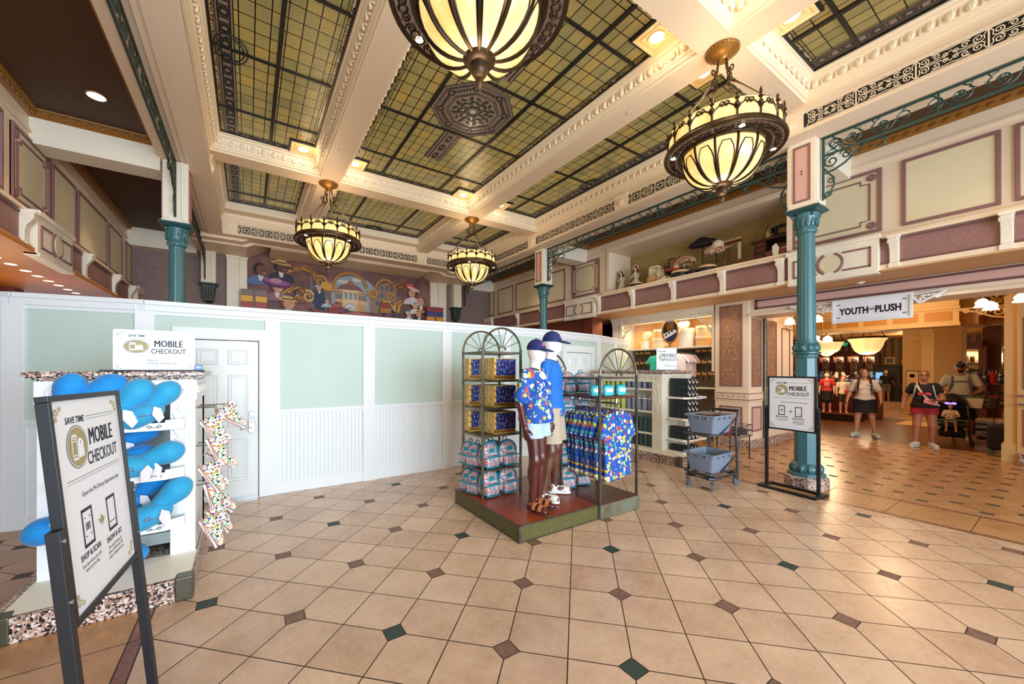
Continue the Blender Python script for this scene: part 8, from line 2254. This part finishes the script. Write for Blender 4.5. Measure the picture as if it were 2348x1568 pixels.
for i, (x, y, H, sh_m, bt, hm, l, rz) in enumerate(((16.15, 4.66, 1.33, 'merch_red', 'black_matte', 'hair_dark', 'small mannequin in a red print tee and black skirt inside the store', -1.3), (16.25, 4.26, 1.22, 'merch_white', 'wicker', 'merch_red', 'smaller mannequin in a pale tee holding a red bag inside the store', -1.1))):
    m_ = T('mannequin', l, 'mannequin', (x, y, .222), rz, group='small mannequins in the store')
    J, V, tor, k = human(m_, H, 'doll_skin', {}, blank=True, face=False, h=.014); s = SDF(.02); s.ell(V(0, -.01, 1.64), tuple(V(.09, .10, .12))); organic('head', s, 'doll_skin', m_, .012)
    o = tee(m_, J, V, tor, k, sh_m, .88*k, .024, .7, h=.013); shorts(m_, J, V, k, bt, .95*k, (.45 if i == 0 else .55)*k, skirt=i == 0, name='skirt' if i == 0 else 'shorts', h=.014)
    s = SDF(.02); s.ell(V(0, .01, 1.68), tuple(V(.10, .115, .10))); s.ell(V(0, -.09, 1.62), tuple(V(.08, .08, .10)), sub=True, k=.01); organic('wig' if i == 0 else 'cap', s, hm, m_, .011)
    if i == 0:
        mb = MB()
        for a_ in (-.06, .0, .06):
            for b_ in (1.20, 1.28): mb.ell(V(a_, -.155, b_), tuple(V(.022, .012, .022)), 8, 5)
        mb.build('tee_print', 'sign_white', o, smooth=PI)
    else: s = SDF(.02); s.rbox(V(.10, -.24, 1.0), (.15, .08, .16), .03); organic('bag', s, 'merch_red', m_, .012)
t = T('suitcase', 'dark bag cut by the right edge beside the opening', 'bag', (11.95, .86, 0)); s = SDF(.03); s.rbox((0, 0, .36), (.22, .30, .5), .08); organic('bag_body', s, 'black_matte', t, .014); MB().tube([(0, -.06, .6), (0, -.06, .72), (0, .06, .72), (0, .06, .6)], .01, 5).build('handle', 'black', t)
for y in (-.1, .1): MB().cyl((-.06, y, .055), (.06, y, .055), .055, n=12).build('wheel', 'rubber', t)
# ------------------------------------------------------------------ antiques in the display niche
NZ = 3.652; NX = 8.22
def doll(x, y, H, dress, hair, label):
    t = T('doll', label, 'doll', (x, y, NZ), -PI/2)
    MB().lathe([(.20*H, 0), (.21*H, .02*H), (.16*H, .25*H), (.09*H, .48*H), (.085*H, .55*H), (.10*H, .66*H), (.05*H, .74*H)], 18, mod=lambda a, z: 1+.06*math.sin(a*7+z*30)).build('gown', dress, t, smooth=1.0)
    mb = MB()
    for s in (-1, 1): mb.tube([(s*.10*H, 0, .69*H), (s*.17*H, -.05*H, .52*H), (s*.06*H, -.14*H, .44*H)], [.04*H, .035*H, .025*H], 7)
    mb.build('sleeves', dress, t, smooth=1.0)
    s = SDF(.01); s.ell((0, 0, .86*H), (.075*H, .085*H, .10*H)); s.cone((0, 0, .72*H), (0, 0, .8*H), .03*H); s.cone((0, -.08*H, .86*H), (0, -.09*H, .85*H), .012*H)
    o = organic('head', s, 'doll_skin', t, .012*H/.55)
    mb = MB()
    for sx in (-1, 1): mb.ell((sx*.03*H, -.078*H, .88*H), (.012*H, .008*H, .012*H), 6, 4)
    mb.build('eyes', 'eye', o)
    s = SDF(.02*H); s.ell((0, .02*H, .88*H), (.10*H, .10*H, .11*H)); s.ell((0, -.08*H, .85*H), (.065*H, .06*H, .08*H), sub=True, k=.005)
    for sx in (-1, 1): s.cone((sx*.09*H, .0, .85*H), (sx*.12*H, -.02*H, .60*H), .045*H, .03*H)
    organic('hair', s, hair, o, .013*H/.55)
    mb = MB(); mb.tube([(.12*H*math.cos(q), -.02*H, .90*H+.12*H*math.sin(q)) for q in np.linspace(-.4, PI+.4, 16)], .02*H, 6); mb.build('bonnet', 'lace_cream', o, smooth=1.0)
    mb = MB()
    for k in range(7): mb.ell((.05*H*math.cos(k*.9), -.17*H+.01*H*math.sin(k), .43*H+.04*H*math.sin(k*.9)), (.02*H, .02*H, .02*H), 6, 4)
    mb.build('posy', 'floral', t)
    return t
doll(8.13, 6.56, .56, 'doll_dress', 'hair_dark', 'dark haired doll in a cream bonnet at the left end of the niche')
doll(8.2, 6.18, .62, 'doll_cloth', 'red_wood', 'red haired doll in a long pale gown, second from the left in the niche')
def drum(x, y, z, r, h, mat, top, label, name='hat_box'):
    t = T(name, label, 'hat box', (x, y, z)); MB().lathe([(r, 0), (r, h*.7)], 22).build('drum', mat, t, smooth=SM); MB().lathe([(r*1.04, h*.7), (r*1.04, h-.01), (r*.98, h), (0, h)], 22).build('lid', top, t, smooth=SM); return t
drum(8.02, 6.02, NZ, .15, .13, 'hat_black', 'hatbox_tan', 'black hat box in front of the red haired doll')
drum(8.02, 4.86, NZ, .19, .17, 'hat_black', 'hatbox_tan', 'large black hat box under the tan bonnet')
drum(8.05, 4.30, NZ, .17, .16, 'hat_black', 'hatbox_tan', 'black hat box under the white feathered hat')
drum(7.98, 4.57, NZ, .10, .11, 'hat_black', 'hat_black', 'small black hat box between the two larger ones')
def bassinet(x, y, s, label):
    t = T('doll_bassinet', label, 'doll carriage', (x, y, NZ), -PI/2+.2)
    q = SDF(.02); q.ell((0, 0, .16*s), (.19*s, .16*s, .15*s)); q.ell((0, 0, .28*s), (.16*s, .13*s, .12*s), sub=True, k=.01); q.cut((0, 0, .01), (0, 0, -1)); organic('basket', q, 'hatbox_tan', t, .012)
    q = SDF(.02); q.rbox((0, .05*s, .37*s), (.30*s, .20*s, .30*s), .08*s); q.rbox((0, -.04*s, .35*s), (.22*s, .24*s, .22*s), .05*s, sub=True, k=.005); organic('hood', q, 'hatbox_cream', t, .012)
    MB().box(-.10*s, .09*s, .25*s, .10*s, .1*s, .46*s).build('hood_lining', 'merch_grey', t)
    for sx in (-1, 1): MB().box(sx*.13*s-.01, -.12*s, 0, sx*.13*s+.01, .12*s, .03).build('rocker', 'dark_wood', t)
    return t
bassinet(8.25, 5.68, 1.0, 'cream hooded doll bassinet left of the little chair')
bassinet(8.12, 5.42, .66, 'smaller pale doll bassinet beside the little chair')
t = T('parasol_hat', 'pale green and white ribbed hat lying at the niche edge', 'hat', (7.98, 5.22, NZ)); mb = MB(); mb.lathe([(.22, 0), (.225, .015), (.12, .09), (.05, .125), (0, .13)], 20); mb.build('crown', 'lace_cream', t, smooth=1.0)
mb = MB()
for k in range(8): mb.tube([(.215*math.cos(k*PI/4), .215*math.sin(k*PI/4), .022), (.12*math.cos(k*PI/4), .12*math.sin(k*PI/4), .095), (.03*math.cos(k*PI/4), .03*math.sin(k*PI/4), .13)], .009, 4)
mb.build('ribs', 'hat_green', t)
def chair(x, y, label):
    t = T('miniature_chair', label, 'chair', (x, y, NZ), -PI/2+.35)
    for sx in (-1, 1):
        mb = MB(); mb.tube([(sx*.15, -.13, .24), (sx*.16, -.15, .12), (sx*.15, -.14, 0)], [.018, .016, .010], 6); mb.build('leg', 'dark_wood', t)
        mb = MB(); mb.tube([(sx*.14, .14, 0), (sx*.14, .13, .25), (sx*.15, .17, .58)], [.014, .016, .014], 6); mb.build('back_leg', 'dark_wood', t)
        mb = MB(); mb.tube([(sx*.15, .14, .40), (sx*.19, -.02, .39), (sx*.19, -.10, .37), (sx*.17, -.09, .26)], .013, 6); mb.build('arm', 'dark_wood', t)
    MB().box(-.17, -.15, .22, .17, .15, .255).build('seat', 'dark_wood', t, bevel=.005); 
    q = SDF(.01); q.rbox((0, -.01, .275), (.30, .27, .05), .02); organic('cushion', q, 'cushion_red', t, .012)
    mb = MB(); mb.tube([(-.16, .165, .57), (-.08, .175, .60), (0, .175, .58), (.08, .175, .60), (.16, .165, .57)], .016, 6); mb.tube([(0, .15, .27), (-.03, .16, .40), (.03, .17, .56)], .014, 5); mb.tube([(0, .15, .27), (.03, .16, .40), (-.03, .17, .56)], .014, 5); mb.build('backrest', 'dark_wood', t, smooth=1.0)
    return t
chair(8.2, 5.14, 'little dark carved armchair with a red seat in the niche')
def hatstand(x, y, h, label):
    t = T('hat_stand', label, 'hat stand', (x, y, NZ)); MB().cyl((0, 0, 0), (0, 0, h), .009, n=6).build('rod', 'black', t); MB().lathe([(.08, 0), (.07, .015), (0, .02)], 14).build('foot', 'black', t); MB().ell((0, 0, h), (.03, .03, .02), 8, 5).build('pad', 'black', t)
hatstand(8.42, 4.60, .70, 'tall thin stand under the black bicorne hat'); hatstand(8.25, 4.22, .42, 'thin stand under the white feathered hat'); hatstand(8.22, 4.84, .30, 'thin stand under the tan bonnet')
t = T('bicorne_hat', 'large black bicorne hat raised above the other hats', 'hat', (8.42, 4.60, NZ+.70), -PI/2+.1); q = SDF(.03); q.ell((0, 0, .08), (.30, .08, .10)); q.ell((-.02, 0, .13), (.16, .07, .10)); q.cut((0, 0, .01), (.0, 0, -1)); organic('felt', q, 'hat_black', t, .014)
mb = MB(); mb.tube([(-.30, -.02, .06), (-.15, -.07, .02), (.1, -.07, .02), (.30, -.02, .06)], .012, 5); mb.build('trim', 'ear_black', t)
t = T('bonnet', 'tan bonnet with a pale plume and brown flowers', 'hat', (8.22, 4.84, NZ+.30), -PI/2); q = SDF(.02); q.ell((0, 0, .10), (.20, .14, .12)); q.ell((.02, -.02, .03), (.17, .13, .10), sub=True, k=.01); organic('straw', q, 'hat_straw', t, .013)
mb = MB()
for k in range(9): mb.ell((-.24+.02*math.sin(k*2), -.05+.01*k, .02+.022*k), (.05, .06, .06), 7, 5)
mb.build('plume', 'feather_white', t, smooth=PI); mb = MB()
for k in range(14): mb.ell((-.12+.13*math.sin(k*1.9), -.06+.05*math.cos(k*2.3), .18+.05*math.sin(k*3.1)), (.035, .03, .03), 6, 4)
mb.build('flowers', 'floral', t, smooth=PI)
mb = MB(); mb.tube([(.19*math.cos(q), -.13, .02+.17*math.sin(q)) for q in np.linspace(.1, PI-.1, 16)], .018, 6); mb.build('brim', 'doll_pink', t, smooth=1.0)
t = T('feathered_hat', 'white plumed hat with pink flowers on a thin stand', 'hat', (8.22, 4.20, NZ+.42), -PI/2); q = SDF(.03); q.ell((-.04, 0, .06), (.20, .15, .05)); q.ell((.02, .02, .16), (.12, .11, .13)); q.ell((-.12, 0, .10), (.12, .08, .07)); organic('felt', q, 'feather_white', t, .014)
mb = MB()
for k in range(18): mb.ell((-.10+.018*k, -.12+.03*math.sin(k*2.2), .05+.035*math.sin(k*1.7)), (.03, .025, .028), 6, 4)
mb.build('flowers', 'doll_pink', t, smooth=PI); mb = MB(); mb.tube([(.2, -.1, .06), (.3, -.1, .05), (.36, -.1, .06)], [.02, .015, .01], 5); mb.build('ribbon', 'doll_pink', t)
t = T('tie_stand', 'tall wooden pedestal stand with a crossbar of spools', 'stand', (8.28, 3.98, NZ)); MB().lathe([(.022, .08), (.035, .14), (.02, .3), (.024, .45), (.016, .60)], 12).build('pole', 'red_wood', t, smooth=1.0)
for k in range(3): a = k*2.094+.5; mb = MB(); mb.tube([(0, 0, .12), (.08*math.cos(a), .08*math.sin(a), .07), (.17*math.cos(a), .17*math.sin(a), .012)], [.02, .016, .014], 6); mb.build('foot', 'red_wood', t, smooth=1.0)
MB().box(-.035, -.24, .59, .035, .24, .615).build('crossbar', 'red_wood', t, bevel=.004)
for k in range(9): MB().cyl((0, -.21+.052*k, .615), (0, -.21+.052*k, .665), .018, n=8).build('spool', 'thread', t)
MB().box(-.005, -.235, .22, .002, -.175, .56).build('lace_strip', 'lace_cream', t)
tt = T('sewing_table', 'dark wooden sewing table at the right end of the niche', 'table', (8.3, 3.12, NZ)); MB().box(-.22, -.33, .40, .22, .36, .435).build('table_top', 'dark_wood', tt, bevel=.004); MB().box(-.18, .12, .02, .18, .32, .40).build('drawer_case', 'dark_wood', tt, bevel=.004)
for z in (.10, .22, .32): MB().box(-.19, .14, z, -.18, .30, z+.07).build('drawer', 'red_wood', tt, bevel=.003)
for x in (-.18, .18):
    for y in (-.28, .30): MB().box(x-.02, y-.02, 0, x+.02, y+.02, .40).build('leg', 'dark_wood', tt)
sm = T('sewing_machine', 'black vintage sewing machine on the niche table', 'sewing machine', (8.25, 3.0, NZ+.436), -PI/2)
q = SDF(.02); q.rbox((.0, 0, .03), (.34, .16, .06), .01); q.cone((-.13, 0, .05), (-.13, 0, .20), .035, .028); q.cone((-.13, 0, .21), (.13, 0, .22), .03, .028); q.cone((.13, 0, .22), (.13, 0, .09), .028, .018); organic('machine_body', q, 'hat_black', sm, .010)
mb = MB(); mb.cyl((-.17, 0, .17), (-.19, 0, .17), .055, n=16); mb.build('hand_wheel', 'black', sm, smooth=SM); MB().cyl((-.05, 0, .24), (-.05, 0, .30), .014, n=8).build('thread_pin', 'gold', sm)
mb = MB(); mb.box(-.20, -.09, 0, .20, .09, .03); mb.build('wood_base', 'red_wood', sm)
t = T('thread_cone', 'tan cone of thread with a curved black arm on the niche table', 'thread', (8.25, 3.26, NZ+.436)); MB().lathe([(.05, .05), (.025, .17), (.02, .18)], 14).build('cone', 'thread', t, smooth=SM); MB().tube([(0, .05, 0), (0, .05, .16), (0, .03, .25), (0, -.03, .30)], .007, 5).build('wire_arm', 'black', t); MB().box(-.07, -.07, 0, .07, .07, .05).build('block', 'red_wood', t)
t = T('craft_basket', 'red wicker basket of lace and ribbon under the sewing table', 'basket', (8.0, 2.98, NZ)); MB().taper(0, .13, (-.10, -.17, .10, .17), (-.12, -.19, .12, .19)).build('wicker', 'red_wood', t, bevel=.01)
mb = MB()
for k in range(7): mb.ell((-.06+.02*k, -.14+.045*k, .15), (.05, .05, .035), 7, 5)
mb.build('ribbon_heap', 'doll_pink', t, smooth=PI); MB().prism([(-.03, .02), (.05, .04), (.06, .2), (0, .24), (-.04, .16)], (-.02, 0, 0), 0, (-.125, 0, 0), (0, 1, 0)).build('lace', 'lace_cream', t); MB().tube([(0, -.16, .12), (0, -.06, .26), (0, .08, .26), (0, .17, .12)], .008, 5).build('handle', 'red_wood', t)
t = T('hand_mirror', 'small brass trinket lying by the tie stand foot', 'trinket', (8.0, 3.72, NZ)); MB().ell((0, 0, .03), (.05, .05, .03), 10, 6).build('body', 'gold', t, smooth=PI); MB().cyl((0, -.04, .03), (0, -.24, .02), .02, n=8).build('handle', 'dark_wood', t)
# picture-side details: panel joints on the beams, air vents
